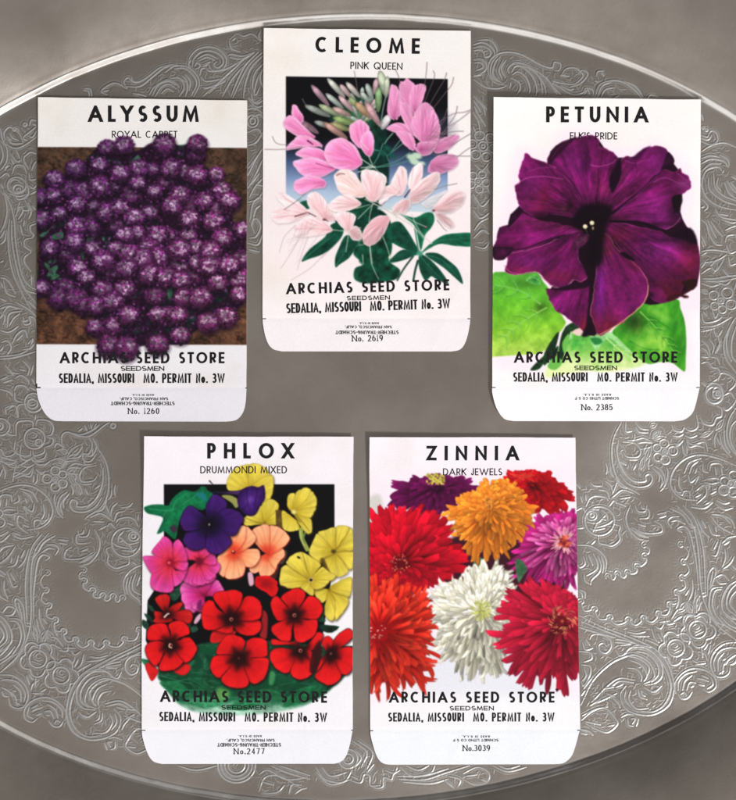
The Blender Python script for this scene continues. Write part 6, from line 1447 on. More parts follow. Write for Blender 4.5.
def zinnia(name, c, outline, cols, rings, wid=1.0, tipcol=None, dark=(0, 0, 0), inner=.1, seed=0, lab=None, jag=.10, curl=.2, shadow=.34):
    """shaggy double bloom: narrow petals in rings from the rim to the heart; outline = tips (px) read round the flower"""
    R = np.random.RandomState(seed)
    pid = s.new(name, lab)
    O = np.array(outline, float) - np.array(c); an = np.arctan2(O[:, 1], O[:, 0]); ra = np.hypot(O[:, 0], O[:, 1])
    o = np.argsort(an); an, ra = an[o], ra[o]
    an = np.concatenate([an - 2 * pi, an, an + 2 * pi]); ra = np.concatenate([ra, ra, ra])
    rad = lambda a: np.interp((a + pi) % (2 * pi) - pi, an, ra)
    base = [(c[0] + .82 * rad(a) * cos(a), c[1] + .82 * rad(a) * sin(a)) for a in np.linspace(-pi, pi, 40)[:-1]]
    s.poly(base, dark, pid, soft=1.5, smooth=1)
    for ri, (r1, r0, n, w) in enumerate(rings):
        a0 = R.rand() * 6.3
        for i in range(n):
            a = a0 + 2 * pi * (i + R.uniform(-.3, .3)) / n
            Rm = rad(a)
            if Rm < 3: continue
            ro = Rm * r1 * 1.04 * (1 + R.uniform(-jag, jag * .6)); rin = Rm * r0
            ww = w * wid * R.uniform(.85, 1.4)
            bend = R.uniform(-curl, curl); ben2 = R.uniform(-curl, curl) * 1.2
            ux, uy = cos(a), sin(a); px, py = -uy, ux
            L = ro - rin
            bl = R.uniform(.5, 1.0); pr = [(0, .35), (.35, .78), (.7, 1.0), (.92, .95 * bl), (1.0, .5 * bl), (1 - R.uniform(.02, .10), .02), (1.0 - R.uniform(0, .07), -.5 * bl), (.9, -.95 * bl), (.68, -1.0), (.35, -.78), (0, -.35)]
            q = [(c[0] + ux * (rin + L * t) + px * (ww * b + bend * L * t * t + ben2 * L * t * (1 - t) * 1.5), c[1] + uy * (rin + L * t) + py * (ww * b + bend * L * t * t + ben2 * L * t * (1 - t) * 1.5)) for t, b in pr]
            tone = R.uniform(.80, 1.12)
            c0, c1 = np.array(cols[0], float), np.array(cols[1], float)
            if tipcol is not None and ri >= tipcol[1]: c1 = np.array(tipcol[0], float)
            mixr = R.rand()
            cb = c0 * tone; ct = (c1 * (.6 + .4 * mixr) + c0 * (.4 - .4 * mixr)) * tone
            sh_dir = .16 * (-uy * .7 - ux * .5)                   # printed light falls from the upper left
            f0 = (c[0] + ux * rin, c[1] + uy * rin)
            def f(X, Y, sd, cb=cb, ct=ct, f0=f0, L=L, ux=ux, uy=uy, px=px, py=py, ww=ww, sh_dir=sh_dir, sd0=seed + i):
                t = np.clip(((X - f0[0]) * ux + (Y - f0[1]) * uy) / L, 0, 1)
                l = ((X - f0[0]) * px + (Y - f0[1]) * py) / max(ww, .3)
                col = cb * (1 - t[..., None]) + ct * t[..., None]
                m = 1.06 - shadow * (1 - t) ** 2 * .8 + .10 * l * (-py - px) - .10 * np.exp(-(l / .3) ** 2) * (1 - t) + sh_dir
                e = np.exp(-(sd / .45) ** 2)
                m = m * (1 - .24 * e)
                return np.clip(col * np.clip(m, .15, 1.4)[..., None], 0, 255)
            s.poly(q, f, pid, soft=.42, smooth=3)
    return pid
def ringset(n0, w0, spec):
    return [(r1, r0, max(5, int(n0 * f)), w0 * g) for r1, r0, f, g in spec]
DBL = [(r, max(r - .36, .0), f, g) for r, f, g in ((1.0, 1.0, 1.0), (.96, 1.0, 1.05), (.90, .95, 1.05), (.82, .9, 1.05), (.73, .8, 1.0), (.63, .7, .95), (.52, .6, .9), (.41, .5, .85), (.30, .4, .75), (.19, .3, .6))]
OPEN = [(1.0, .52, 1.0, 1.15), (.95, .46, .95, 1.15), (.87, .40, .9, 1.1), (.77, .32, .8, 1.05), (.65, .24, .7, .95), (.52, .16, .6, .85), (.38, .1, .45, .7)]
# maroon-purple at the top left
zinnia('purple_flower', (437, 488), Z(z1, [(95, 240), (140, 180), (185, 118), (240, 92), (300, 110), (350, 90), (400, 70), (500, 75), (600, 85), (680, 110), (730, 130), (735, 160), (640, 200), (560, 300), (420, 330), (250, 300), (140, 270), (110, 255)]) , ((84, 6, 60), (116, 14, 86)), ringset(30, 2.1, OPEN), dark=(60, 6, 46), shadow=.58, seed=1)
y = s.new('flower_center')
for i in range(26): s.dot(435 + RNG.uniform(-9, 9), 478 + RNG.uniform(-4, 4), 1.6, 1.0, np.array([190, 190, 70]) * RNG.uniform(.7, 1.15), y, soft=.5, ang=RNG.uniform(0, 3))
for i in range(10): s.line([(436 + RNG.uniform(-8, 8), 484), (437 + RNG.uniform(-13, 13), 475)], 1.4, .7, np.array([206, 190, 80]) * RNG.uniform(.7, 1.1), y)
# red at the top right
zinnia('red_flower', (531, 484), Z(z2, [(215, 75), (260, 50), (330, 45), (385, 35), (450, 45), (510, 65), (545, 45), (570, 100), (640, 130), (680, 155), (670, 190), (685, 240), (640, 300), (540, 330), (430, 310), (330, 220), (260, 130)]), ((168, 6, 20), (216, 14, 30)), ringset(30, 2.6, OPEN), dark=(130, 4, 14), shadow=.58, seed=2)
for i in range(12): s.line([(520 + RNG.uniform(-10, 14), 478 + RNG.uniform(-5, 5)), (520 + RNG.uniform(-14, 14), 474 + RNG.uniform(-4, 4))], 1.5, .6, np.array([230, 70, 50]) * RNG.uniform(.8, 1.1), None, .8)
# magenta at the right
zinnia('magenta_flower', (563.5, 541.5), Z(z2, [(250, 640), (262, 580), (300, 520), (320, 470), (340, 420), (390, 380), (430, 340), (520, 330), (600, 310), (690, 300), (733, 330), (740, 500), (735, 700), (700, 820), (600, 820), (500, 790), (400, 760), (320, 760), (270, 720)]), ((150, 14, 92), (204, 40, 138)), ringset(38, 1.7, OPEN), dark=(110, 12, 70), shadow=.58, seed=3, tipcol=((236, 130, 190), 3))
for i in range(34):
    a = RNG.uniform(0, 2 * pi); L = RNG.uniform(8, 15)
    s.line([(563.5 + 5 * cos(a), 541.5 + 5 * sin(a)), (563.5 + L * cos(a), 541.5 + L * sin(a) * .95)], 2.0, 1.2, np.array([250, 176, 186]) * RNG.uniform(.8, 1.03), None, .9)
cc = s.new('flower_center')
for i in range(50):
    a = RNG.uniform(0, 2 * pi); q = 6.2 * math.sqrt(RNG.rand())
    s.dot(564.5 + q * cos(a), 541.5 + q * sin(a), 1.2, .8, np.array([216, 84, 60]) * RNG.uniform(.6, 1.25), cc, soft=.4, ang=a)
s.dot(564, 542, 2.4, 2.0, (130, 40, 24), None, soft=1.2, alpha=.8)
for q in ([(300, 640), (340, 630), (380, 690), (350, 740), (320, 780)], [(20, 650), (50, 610), (95, 630), (90, 670), (40, 690)]):
    l = s.new('leaf'); s.poly(Z(z2, q), shade((522, 570), [(0, (40, 78, 50)), (1, (70, 110, 76))], mott=.3), l, soft=.5)
# crimson at the left
zinnia('crimson_flower', (400, 563), Z(z1, [(10, 290), (50, 320), (100, 250), (150, 280), (190, 300), (270, 270), (350, 265), (430, 300), (500, 320), (540, 390), (580, 440), (600, 500), (590, 560), (640, 610), (665, 670), (640, 730), (560, 770), (420, 800), (200, 830), (0, 800), (-60, 600), (-20, 400)]), ((176, 4, 26), (216, 14, 42)), ringset(40, 3.0, OPEN), dark=(120, 2, 16), shadow=.58, seed=4, jag=.08)
cc = s.new('flower_center')
s.dot(400, 564, 6, 5, (96, 4, 14), cc, soft=2)
for i in range(40):
    a = RNG.uniform(0, 2 * pi); q = RNG.uniform(4, 10.5)
    s.dot(400 + q * cos(a), 563 + q * sin(a) * .9, .9, .6, np.array([236, 120, 96]) * RNG.uniform(.55, 1.1), cc, soft=.35, ang=a)
# orange on top of them
zinnia('orange_flower', (489.5, 506), Z(z1, [(488, 320), (520, 280), (560, 275), (600, 210), (650, 190), (690, 160)]) + Z(z2, [(10, 180), (50, 160), (95, 85), (130, 130), (165, 95), (210, 110), (270, 90), (290, 120), (370, 160), (340, 200), (440, 270), (475, 330), (440, 370), (370, 430), (345, 490), (280, 540), (240, 600), (210, 660), (140, 650), (60, 640), (10, 640)]) + Z(z1, [(640, 640), (660, 580), (620, 500), (560, 420), (540, 370)]), ((236, 112, 28), (255, 158, 52)), ringset(38, 2.2, DBL), dark=(150, 60, 14), seed=5, shadow=.30, curl=.3, jag=.13)
for i in range(60):
    a = RNG.uniform(0, 2 * pi); q = 6 * math.sqrt(RNG.rand())
    s.dot(489 + q * cos(a), 503 + q * sin(a), 1.1, .7, np.array([240, 150, 60]) * RNG.uniform(.62, 1.1), None, soft=.4, ang=a)
# scarlet at the lower left
zinnia('scarlet_flower', (379, 632), Z(z1, [(10, 740), (60, 745), (110, 740), (170, 765), (230, 755), (300, 770)]) + Z(z3, [(330, 60), (400, 100), (440, 190), (470, 280), (460, 340), (525, 410), (440, 420), (460, 530), (440, 590), (445, 650), (390, 700), (340, 690), (290, 750), (220, 700), (190, 760), (130, 740), (60, 765), (0, 760), (-60, 600), (-80, 300), (-40, 60)]), ((208, 20, 16), (250, 72, 44)), ringset(46, 2.2, DBL[:7]), dark=(150, 8, 10), seed=6, jag=.2, curl=.35, shadow=.42)
cc = s.new('flower_center')
s.dot(378, 631, 12, 12, (160, 6, 16), None, soft=8, alpha=.7)
for i in range(16): s.dot(378 + RNG.uniform(-8, 8), 631 + RNG.uniform(-7, 8), .9, .7, np.array([250, 190, 180]) * RNG.uniform(.6, 1.0), cc, soft=.35)
# white in the middle
zinnia('white_flower', (481.5, 611), Z(z3, [(415, 75), (440, 40), (500, 0)]) + Z(z1, [(490, 770), (540, 745), (600, 760), (640, 700), (690, 660)]) + Z(z2, [(60, 670), (140, 640), (200, 660), (260, 720), (290, 790)]) + Z(z4, [(320, 100), (280, 250), (270, 400), (240, 520), (220, 620), (160, 670), (60, 650), (0, 655)]) + Z(z3, [(680, 660), (590, 630), (540, 560), (480, 510), (450, 430), (430, 380), (480, 310), (440, 260), (420, 170)]), ((206, 200, 170), (246, 242, 228)), ringset(60, 1.8, DBL), dark=(190, 184, 156), seed=7, shadow=.30, curl=.3, jag=.1)
cc = s.new('flower_center')
for i in range(90):
    a = RNG.uniform(0, 2 * pi); q = 10 * math.sqrt(RNG.rand())
    s.dot(481 + q * cos(a), 610 + q * sin(a), 1.7, .8, (np.array([186, 190, 86]) * (1 - q / 22) + np.array([226, 226, 180]) * q / 22) * RNG.uniform(.8, 1.1), cc, soft=.45, ang=a)
# deep rose at the lower right
zinnia('rose_red_flower', (561.5, 620.5), Z(z4, [(235, 60), (300, 30), (340, 10), (400, -30), (470, 20), (560, 30), (620, 60), (690, 110), (735, 120), (760, 300), (740, 600), (690, 630), (650, 745), (590, 720), (540, 650), (480, 745), (430, 720), (370, 700), (340, 720), (320, 640), (235, 640), (220, 590), (270, 510), (180, 450), (125, 385), (220, 380), (250, 300), (140, 235), (220, 260), (200, 170), (165, 140), (215, 150), (200, 100)]), ((156, 12, 40), (196, 26, 60)), ringset(38, 2.7, OPEN), dark=(100, 6, 24), shadow=.58, seed=8)
cc = s.new('flower_center')
for i in range(70):
    a = RNG.uniform(0, 2 * pi); q = 5 + 9 * RNG.rand()
    s.line([(561.5 + q * cos(a), 620.5 + q * sin(a) * .95), (561.5 + (q + 2.4) * cos(a + .2), 620.5 + (q + 2.4) * sin(a + .2) * .95)], 1.2, .6, np.array([240, 150, 100]) * RNG.uniform(.5, 1.1), cc, .85)
s.dot(561.5, 620.5, 4.6, 4.2, (110, 10, 24), cc, soft=1.8, alpha=.9); s.dot(562, 621, 1.6, 1.6, (180, 90, 50), cc, soft=.8)
s.dot(556.8, 689.6, 1.5, 1.1, (16, 12, 14), None, soft=.4, ang=.7)
P.build()
common_text(P, ('ZINNIA', 426.3, 460.3, 518.8, 460.3, 14.6), ('DARK JEWELS', 442.8, 475.2, 502, 475.2, 7), (389, 702.4, 554.4, 702.4, 11), (449.4, 710.2, 493.8, 710.2, 4.5),
            (388, 721.3, 464, 721.3, 473, 721.3, 554.4, 721.3, 9), [('SCHMIDT LITHO CO S F', 453, 498.5, 738.6, 2.7), ('MADE IN U.S.A.', 462, 490, 735.2, 2.3)],
            ('No.3039', 462.5, 750.8, 490, 750.8, 6), [(370.4, 373.2, 730.4, .9), (577, 580, 730, .9)])
# ------------------------------------------------------------------ cleome
P = Packet('seed packet with spidery pink blossoms before a black to pale blue panel', (264.0, 28.6), (470.8, 31.4), (262.6, 318.8), (470.2, 318.8),
           ([(263.2, 325), (265.2, 335.5), (268.5, 344), (273.5, 349.2), (282, 351.4)], [(469.6, 325), (467.4, 336), (464, 345), (459, 350), (451, 351.5)]),
           GROUP, lift=1.6, lift_l=.4, paper=((250, 245, 243), (251, 243, 244)), bow=.3)
P.flapc = (249, 242, 245)
s = P.sh
z1, z2, z3, z4 = (265, 60), (365, 60), (265, 165), (365, 165)
s.poly([(280, 180), (470, 170), (475, 250), (450, 280), (290, 280), (270, 230)], (255, 236, 240), None, soft=16, alpha=.6)
pic = s.new('picture')
s.poly([(286.0, 76.8), (447.6, 79.4), (447.6, 214), (286.0, 204)], lambda X, Y, sd: mixc([(0, (10, 8, 12)), (138, (12, 11, 16)), (150, (30, 40, 58)), (162, (66, 86, 122)), (178, (128, 150, 190)), (192, (176, 196, 222)), (214, (206, 224, 232))], Y + 6 * fbm(X * .05, Y * .05, 3, 3)), pic, soft=.35, smooth=0)
for q in ((440, 130, 10, (60, 70, 92)),): s.dot(q[0], q[1], 12, 14, q[3], None, soft=8, alpha=.5)
def leaf_(o, pts, a, k=0, c0=(4, 44, 34), c1=(14, 78, 58), soft=.55, rib=None, name='leaf'):
    l = s.new(name); q = Z(o, pts); s.poly(q, shade(Z(o, [a])[0], [(0, c0), (1, c1)], vein=.25, nv=6, mott=.35, ms=.2, k=k), l, soft=soft, smooth=4)
    if rib:
        s.line(Z(o, rib), 1.0, .4, (52, 128, 100), None, .75)
        R_ = spline(Z(o, rib), 6, False)
        for i in range(2, len(R_) - 1, 2):
            t = math.atan2(R_[i][1] - R_[i - 1][1], R_[i][0] - R_[i - 1][0])
            for sg in (1, -1): s.line([tuple(R_[i]), (R_[i][0] + 4.2 * cos(t + sg * .7), R_[i][1] + 4.2 * sin(t + sg * .7))], .7, .3, (36, 104, 80), None, .6)
    m = np.mean(q, 0); s.dot(m[0] - 1.5, m[1] - 1.5, 4.5, 1.6, (58, 128, 104), None, soft=2.2, ang=math.atan2(q[len(q) // 2][1] - q[0][1], q[len(q) // 2][0] - q[0][0]), alpha=.45)
    return l
# stems and foliage
fol = s.new('foliage')
s.poly(Z(z4, [(0, 300), (100, 300), (170, 380), (180, 560), (160, 640), (232, 700), (210, 760), (110, 782), (0, 790), (-70, 760), (-66, 690), (-10, 660), (-75, 600), (-60, 545), (0, 520), (-40, 400)]), shade((375, 240), [(0, (4, 50, 36)), (1, (10, 66, 48))], mott=.8, ms=.16, k=2), fol, soft=.8)
for i in range(26):
    x, y = 362 + RNG.uniform(-3, 30), 222 + RNG.uniform(0, 58); a = RNG.uniform(-.5, 2.6)
    l0 = RNG.uniform(5, 10)
    s.poly([(x, y), (x + l0 * .5 * cos(a) - 2.2 * sin(a), y + l0 * .5 * sin(a) + 2.2 * cos(a)), (x + l0 * cos(a), y + l0 * sin(a)), (x + l0 * .5 * cos(a) + 2.2 * sin(a), y + l0 * .5 * sin(a) - 2.2 * cos(a))], np.array([12, 80, 56]) * RNG.uniform(.45, 1.35), fol, soft=.9, alpha=.8)
s.poly([(358, 118), (378, 112), (388, 140), (386, 200), (362, 200)], shade((372, 150), [(0, (10, 62, 50)), (1, (6, 36, 32))], mott=.5, ms=.2), fol, soft=1.5)
leaf_(z3, [(470, 330), (600, 210), (735, 240), (735, 420), (620, 430), (500, 420)], (650, 300), 4, (8, 70, 50), (4, 52, 40))
leaf_(z3, [(230, 255), (290, 238), (300, 290), (260, 290)], (260, 260), 5)
leaf_(z3, [(244, 642), (300, 560), (400, 480), (440, 400), (500, 385), (525, 430), (505, 490), (440, 560), (370, 602), (300, 625)], (400, 540), 6, rib=[(250, 635), (380, 530), (500, 440)])
leaf_(z3, [(470, 682), (468, 620), (490, 560), (540, 470), (620, 500), (600, 560), (560, 620), (500, 662)], (540, 560), 7, rib=[(475, 670), (530, 580), (560, 480)])
leaf_(z4, [(165, 400), (230, 380), (290, 450), (330, 520), (365, 585), (300, 575), (200, 530), (150, 480)], (250, 470), 8)
leaf_(z4, [(235, 330), (330, 352), (400, 320), (450, 322), (462, 370), (440, 420), (400, 470), (372, 570), (350, 480), (325, 400)], (380, 400), 9, (6, 56, 40), (20, 104, 72))
leaf_(z4, [(380, 585), (430, 530), (520, 470), (620, 455), (706, 455), (724, 500), (716, 542), (600, 540), (490, 528)], (560, 500), 10, (4, 48, 36), (16, 110, 76), rib=[(385, 580), (500, 505), (700, 490)])
leaf_(z4, [(400, 598), (480, 588), (560, 640), (622, 700), (652, 792), (600, 752), (520, 682)], (520, 650), 11, rib=[(405, 600), (520, 640), (640, 770)])
leaf_(z4, [(362, 600), (420, 620), (500, 700), (556, 792), (480, 765), (440, 742), (402, 772), (362, 690)], (440, 700), 12, rib=[(365, 605), (440, 690), (530, 780)])
leaf_(z4, [(352, 590), (252, 565), (180, 620), (168, 652), (240, 640), (312, 612)], (260, 600), 13)
sm_ = s.new('stem')
s.line(Z(z4, [(320, 610), (260, 690), (215, 770)]), 2.0, 1.6, (44, 74, 60), sm_); s.line(Z(z4, [(352, 640), (335, 700), (322, 770)]), 2.4, 2.0, (30, 70, 54), sm_); s.line(Z(z4, [(355, 585), (350, 540), (330, 420)]), 1.6, 1.2, (60, 130, 100), sm_)
s.dot(*Z(z4, [(365, 590)])[0], 3, 2.4, (70, 150, 120), sm_, soft=1.2)
# buds
def bud(o, tip, bse, w, col, k=0):
    b = s.new('flower_bud'); t, q = Z(o, [tip, bse]); w = w / 6.664 / 2
    dx, dy = q[0] - t[0], q[1] - t[1]; L = math.hypot(dx, dy); ux, uy = dx / L, dy / L
    w *= .86
    pts = [(t[0] + ux * L * a - uy * w * h, t[1] + uy * L * a + ux * w * h) for a, h in ((0, 0), (.1, .62), (.35, 1), (.7, .9), (1, .35), (1, -.35), (.7, -.9), (.35, -1), (.1, -.62))]
    c = np.array(col, float); c = c * .8 + c.mean() * .2 + 8
    s.poly(pts, shade((t[0] + ux * L * .3 - 1.0, t[1] + uy * L * .3 - 1.0), [(0, np.minimum(c * 1.18, 250)), (.6, c), (1, c * .62)], mott=.14, k=k), b, soft=.5, smooth=4)
s.poly(Z(z1, [(430, 340), (560, 260), (660, 250), (735, 330), (735, 560), (640, 420), (560, 470), (450, 450)]), shade((355, 115), [(0, (40, 90, 60)), (1, (20, 50, 40))], mott=.7, ms=.3), fol, soft=2)
W1, W2, GP, DP, GY_ = (204, 206, 192), (176, 190, 180), (166, 182, 136), (188, 142, 158), (150, 160, 148)
for i in range(20):                                          # the crowd of small buds behind
    a = RNG.uniform(pi * 1.0, pi * 1.78); L = RNG.uniform(14, 36); x0, y0 = 362 + RNG.uniform(-6, 8), 122 + RNG.uniform(-4, 4)
    p = (x0 + L * cos(a), y0 + L * sin(a) * .95); q = (x0 + (L - 12) * cos(a), y0 + (L - 12) * sin(a) * .95)
    s.line([q, (x0, y0)], 1.1, 1.3, (96, 140, 96), fol, .8)
    bud((0, 0), (p[0] * 6.664, p[1] * 6.664), (q[0] * 6.664, q[1] * 6.664), 34, [W2, GP, DP, GY_, (206, 168, 170)][i % 5], 60 + i)
for k, (o, t, b, w, c) in enumerate([(z1, (265, 305), (432, 378), 50, GY_), (z1, (358, 300), (495, 372), 50, GP), (z1, (308, 168), (425, 305), 48, DP), (z1, (404, 225), (518, 322), 44, W2), (z1, (415, 124), (530, 250), 48, W1), (z1, (500, 165), (570, 250), 44, (206, 168, 170)), (z1, (540, 150), (632, 250), 46, (206, 194, 186)),
      (z1, (490, 240), (590, 345), 46, (214, 168, 176)), (z1, (450, 320), (570, 372), 44, (206, 160, 152)), (z1, (328, 412), (450, 452), 44, (140, 152, 142)), (z1, (452, 385), (600, 432), 54, (140, 172, 92)), (z1, (430, 425), (565, 470), 52, (156, 160, 92)), (z1, (388, 418), (545, 525), 54, (196, 140, 128)), (z1, (560, 250), (640, 340), 44, (150, 176, 110)), (z1, (600, 285), (700, 380), 60, (196, 150, 108)),
      (z1, (640, 215), (695, 285), 40, (176, 194, 176)), (z1, (680, 158), (718, 268), 42, W2), (z1, (665, 275), (742, 405), 44, (224, 164, 172)), (z2, (8, 160), (50, 270), 44, W2), (z2, (78, 122), (62, 230), 44, (206, 160, 168)), (z2, (98, 74), (140, 240), 66, (198, 212, 178)), (z2, (150, 110), (140, 250), 44, (206, 214, 186)), (z2, (92, 180), (88, 345), 54, (136, 184, 116)), (z2, (4, 282), (104, 445), 54, (228, 164, 172)), (z2, (165, 365), (112, 462), 62, (228, 218, 226))]): bud(o, t, b, w, c, k)
s.poly(Z(z1, [(215, 395), (250, 400), (320, 440), (360, 490), (320, 488), (250, 440)]), shade((305, 126), [(0, (170, 130, 140)), (1, (110, 84, 96))], mott=.2), s.new('flower_bud'), soft=.6)
s.line(Z(z2, [(140, 240), (120, 330), (105, 430)]), 1.4, 1.2, (110, 140, 130), sm_); s.line(Z(z2, [(185, 490), (150, 530), (130, 560)]), 1.2, 1, (120, 170, 150), sm_)
for a in ([(240, 530), (170, 620)], [(250, 560), (150, 640)], [(300, 620), (200, 680), (60, 720)], [(330, 660), (200, 700), (80, 718)], [(120, 560), (90, 640), (50, 710)], [(60, 600), (130, 620), (160, 680)]): s.line(Z(z2, a), 1.2, .9, (84, 140, 122), sm_, .9)
for q in ((150, 590), (180, 640), (120, 620)): s.dot(*Z(z2, [q])[0], 4, 2.4, (20, 84, 70), fol, soft=1.5, ang=.6)
# petals
HOT = [(0, (184, 66, 130)), (.35, (216, 100, 162)), (.8, (232, 134, 186)), (1, (242, 172, 210))]; HE = (250, 196, 224, .6)
MAU = [(0, (158, 68, 122)), (.4, (202, 108, 160)), (1, (226, 154, 194))]
PAL = [(0, (200, 138, 146)), (.35, (222, 170, 176)), (.8, (236, 196, 200)), (1, (244, 218, 220))]; PE = (252, 234, 236, .7)
def petals(name, o, lst, stops, edge, k0=0):
    pid = s.new(name)
    for i, (pts, a) in enumerate(lst):
        m = np.mean(pts, 0); pts = [(a[0] * .25 + m[0] * .75 + (x - a[0] * .25 - m[0] * .75) * 1.09, a[1] * .25 + m[1] * .75 + (y - a[1] * .25 - m[1] * .75) * 1.09) for x, y in pts]
        Q = ruffle(Z(o, pts), .9, .3, k0 + i)
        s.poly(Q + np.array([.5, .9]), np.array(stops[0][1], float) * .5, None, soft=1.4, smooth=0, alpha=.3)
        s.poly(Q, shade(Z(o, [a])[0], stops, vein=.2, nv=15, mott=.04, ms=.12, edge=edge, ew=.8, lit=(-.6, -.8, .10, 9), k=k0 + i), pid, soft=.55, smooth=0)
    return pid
petals('pink_flower', z1, [([(185, 310), (215, 318), (256, 395), (222, 425), (182, 372)], (225, 420)), ([(138, 398), (190, 383), (282, 470), (330, 515), (262, 524), (200, 500), (138, 452)], (320, 520)), ([(148, 598), (190, 540), (240, 508), (300, 520), (380, 575), (262, 582)], (370, 580))], HOT, HE, 1)
s.line(Z(z1, [(300, 520), (340, 550), (380, 585)]), 1.4, 1.0, (240, 200, 220), None, .8); s.line(Z(z1, [(285, 540), (320, 565)]), 1.8, 1.0, (60, 20, 40), None, .8)
petals('pink_flower', z1, [([(215, 632), (262, 590), (340, 588), (402, 622), (402, 680), (300, 662)], (410, 660)), ([(200, 692), (240, 668), (330, 658), (420, 690), (460, 730), (350, 785), (268, 775)], (470, 730))], HOT, HE, 8)
petals('pink_flower', z3, [([(204, 122), (260, 85), (330, 80), (397, 110), (392, 150), (320, 160), (250, 192), (210, 168)], (410, 110))], HOT, HE, 12)
s.line(Z(z1, [(340, 690), (400, 710), (455, 725)]), .8, .6, (130, 30, 80), None, .7)
petals('pink_flower', z1, [([(408, 640), (430, 562), (500, 530), (572, 558), (612, 602), (642, 680), (600, 722), (520, 732), (450, 702)], (650, 700)), ([(568, 452), (600, 420), (642, 408), (692, 460), (682, 505), (640, 585), (602, 562), (574, 512)], (650, 620)), ([(640, 532), (690, 482), (722, 530), (716, 622), (692, 642), (645, 592)], (690, 640))], HOT, HE, 16)
petals('pink_flower', z2, [([(175, 178), (222, 210), (242, 330), (202, 397), (150, 352), (158, 262)], (190, 390)), ([(238, 160), (262, 150), (282, 133), (330, 178), (352, 220), (334, 352), (252, 312), (234, 232)], (320, 350)), ([(345, 172), (385, 170), (402, 195), (382, 272), (336, 352), (296, 282), (310, 202)], (330, 340))], MAU, HE, 24)
for q in ([(180, 410), (200, 420)], [(200, 400), (215, 430)], [(225, 385), (240, 440)], [(245, 380), (265, 440)], [(260, 420), (270, 460)]): s.line(Z(z2, q), 1.4, .8, (26, 10, 22), None, .9)
petals('pink_flower', z2, [([(148, 462), (222, 424), (302, 450), (322, 492), (240, 490)], (320, 490)), ([(244, 302), (302, 322), (322, 420), (332, 502), (290, 472), (244, 372)], (330, 500)), ([(488, 542), (560, 512), (612, 506), (612, 532), (540, 602), (468, 612)], (465, 600)), ([(440, 682), (500, 638), (592, 640), (604, 700), (520, 752), (428, 746)], (430, 690)), ([(395, 298), (440, 322), (468, 370), (492, 440), (482, 532), (420, 562), (350, 522), (314, 452), (340, 358)], (380, 560)), ([(214, 490), (292, 490), (332, 540), (322, 602), (270, 572)], (330, 600)), ([(338, 562), (420, 550), (474, 560), (440, 622), (382, 637), (338, 602)], (370, 600))], MAU, HE, 30)
s.line(Z(z2, [(400, 340), (410, 440), (412, 530)]), 1.2, .6, (190, 90, 150), None, .5); s.line(Z(z2, [(460, 370), (450, 450), (430, 530)]), 1.2, .8, (178, 78, 140), None, .5)
s.line(Z(z2, [(332, 530), (345, 555), (340, 580)]), 1.4, .9, (60, 14, 40), None, .8)
gb = s.new('flower_bud')
for q in ((310, 650, 5), (345, 640, 5), (330, 680, 5), (380, 690, 3)): s.dot(*Z(z2, [q[:2]])[0], q[2], q[2] * .6, (196, 222, 196), gb, soft=1, ang=.3)
petals('pale_pink_flower', z4, [([(388, 252), (470, 202), (542, 180), (502, 250), (420, 282)], (380, 260))], [(0, (206, 206, 212)), (1, (228, 226, 230))], PE, 40)
petals('pale_pink_flower', z4, [([(470, 328), (532, 330), (588, 392), (560, 416), (502, 380)], (465, 310)), ([(458, 292), (532, 200), (600, 170), (656, 202), (642, 260), (572, 312), (502, 320)], (460, 300))], PAL, PE, 44)
petals('pale_pink_flower', z4, [([(300, 60), (352, -2), (382, 18), (372, 100), (312, 172), (288, 132)], (290, 220)), ([(184, 100), (232, 20), (272, 48), (277, 130), (242, 202), (182, 192), (168, 150)], (260, 215)), ([(98, 222), (130, 152), (200, 138), (222, 180), (162, 222), (108, 262)], (250, 200)), ([(308, 182), (382, 100), (462, 58), (492, 90), (452, 172), (382, 232), (308, 252)], (270, 230)), ([(188, 282), (262, 230), (302, 250), (272, 312), (200, 322)], (280, 235))], PAL, PE, 50)
s.line(Z(z4, [(265, 215), (290, 180), (300, 165)]), 1.6, .9, (70, 20, 36), None, .85)
petals('pale_pink_flower', z3, [([(650, 80), (700, 55), (735, 50), (800, 90), (780, 200), (720, 240), (672, 190)], (720, 240))], PAL, PE, 58)
petals('pale_pink_flower', z4, [([(-20, 60), (58, 48), (112, 100), (112, 180), (62, 242), (0, 200)], (50, 250))], PAL, PE, 60)
petals('pale_pink_flower', z3, [([(470, 80), (530, 38), (592, 58), (642, 130), (668, 202), (590, 212), (508, 182)], (670, 205))], [(0, (220, 160, 160)), (.5, (236, 196, 192)), (1, (242, 210, 208))], PE, 62)
s.line(Z(z3, [(480, 70), (500, 60), (530, 62)]), 1.6, 1.2, (120, 60, 70), None, .6)
petals('pale_pink_flower', z3, [([(80, 200), (130, 193), (222, 250), (292, 320), (200, 312), (108, 252)], (290, 320)), ([(54, 322), (100, 280), (200, 300), (282, 330), (200, 372), (108, 387), (58, 362)], (285, 325))], PAL, PE, 64)
petals('pale_pink_flower', z3, [([(288, 222), (340, 190), (402, 240), (442, 320), (467, 362), (390, 360), (310, 300)], (400, 365)), ([(434, 262), (500, 213), (572, 213), (634, 260), (562, 302), (480, 312), (438, 292)], (640, 265))], PAL, PE, 68)
petals('pale_pink_flower', z3, [([(208, 412), (270, 358), (342, 348), (442, 432), (342, 467), (222, 474)], (450, 435)), ([(468, 332), (540, 318), (602, 350), (562, 442), (522, 422), (478, 372)], (565, 440)), ([(564, 442), (610, 410), (647, 470), (622, 502), (580, 492)], (570, 440))], PAL, PE, 72)
petals('pale_pink_flower', z4, [([(-8, 452), (20, 400), (62, 358), (130, 340), (157, 370), (112, 470), (42, 532), (0, 515)], (150, 350))], [(0, (222, 150, 160)), (1, (240, 190, 200))], PE, 78)
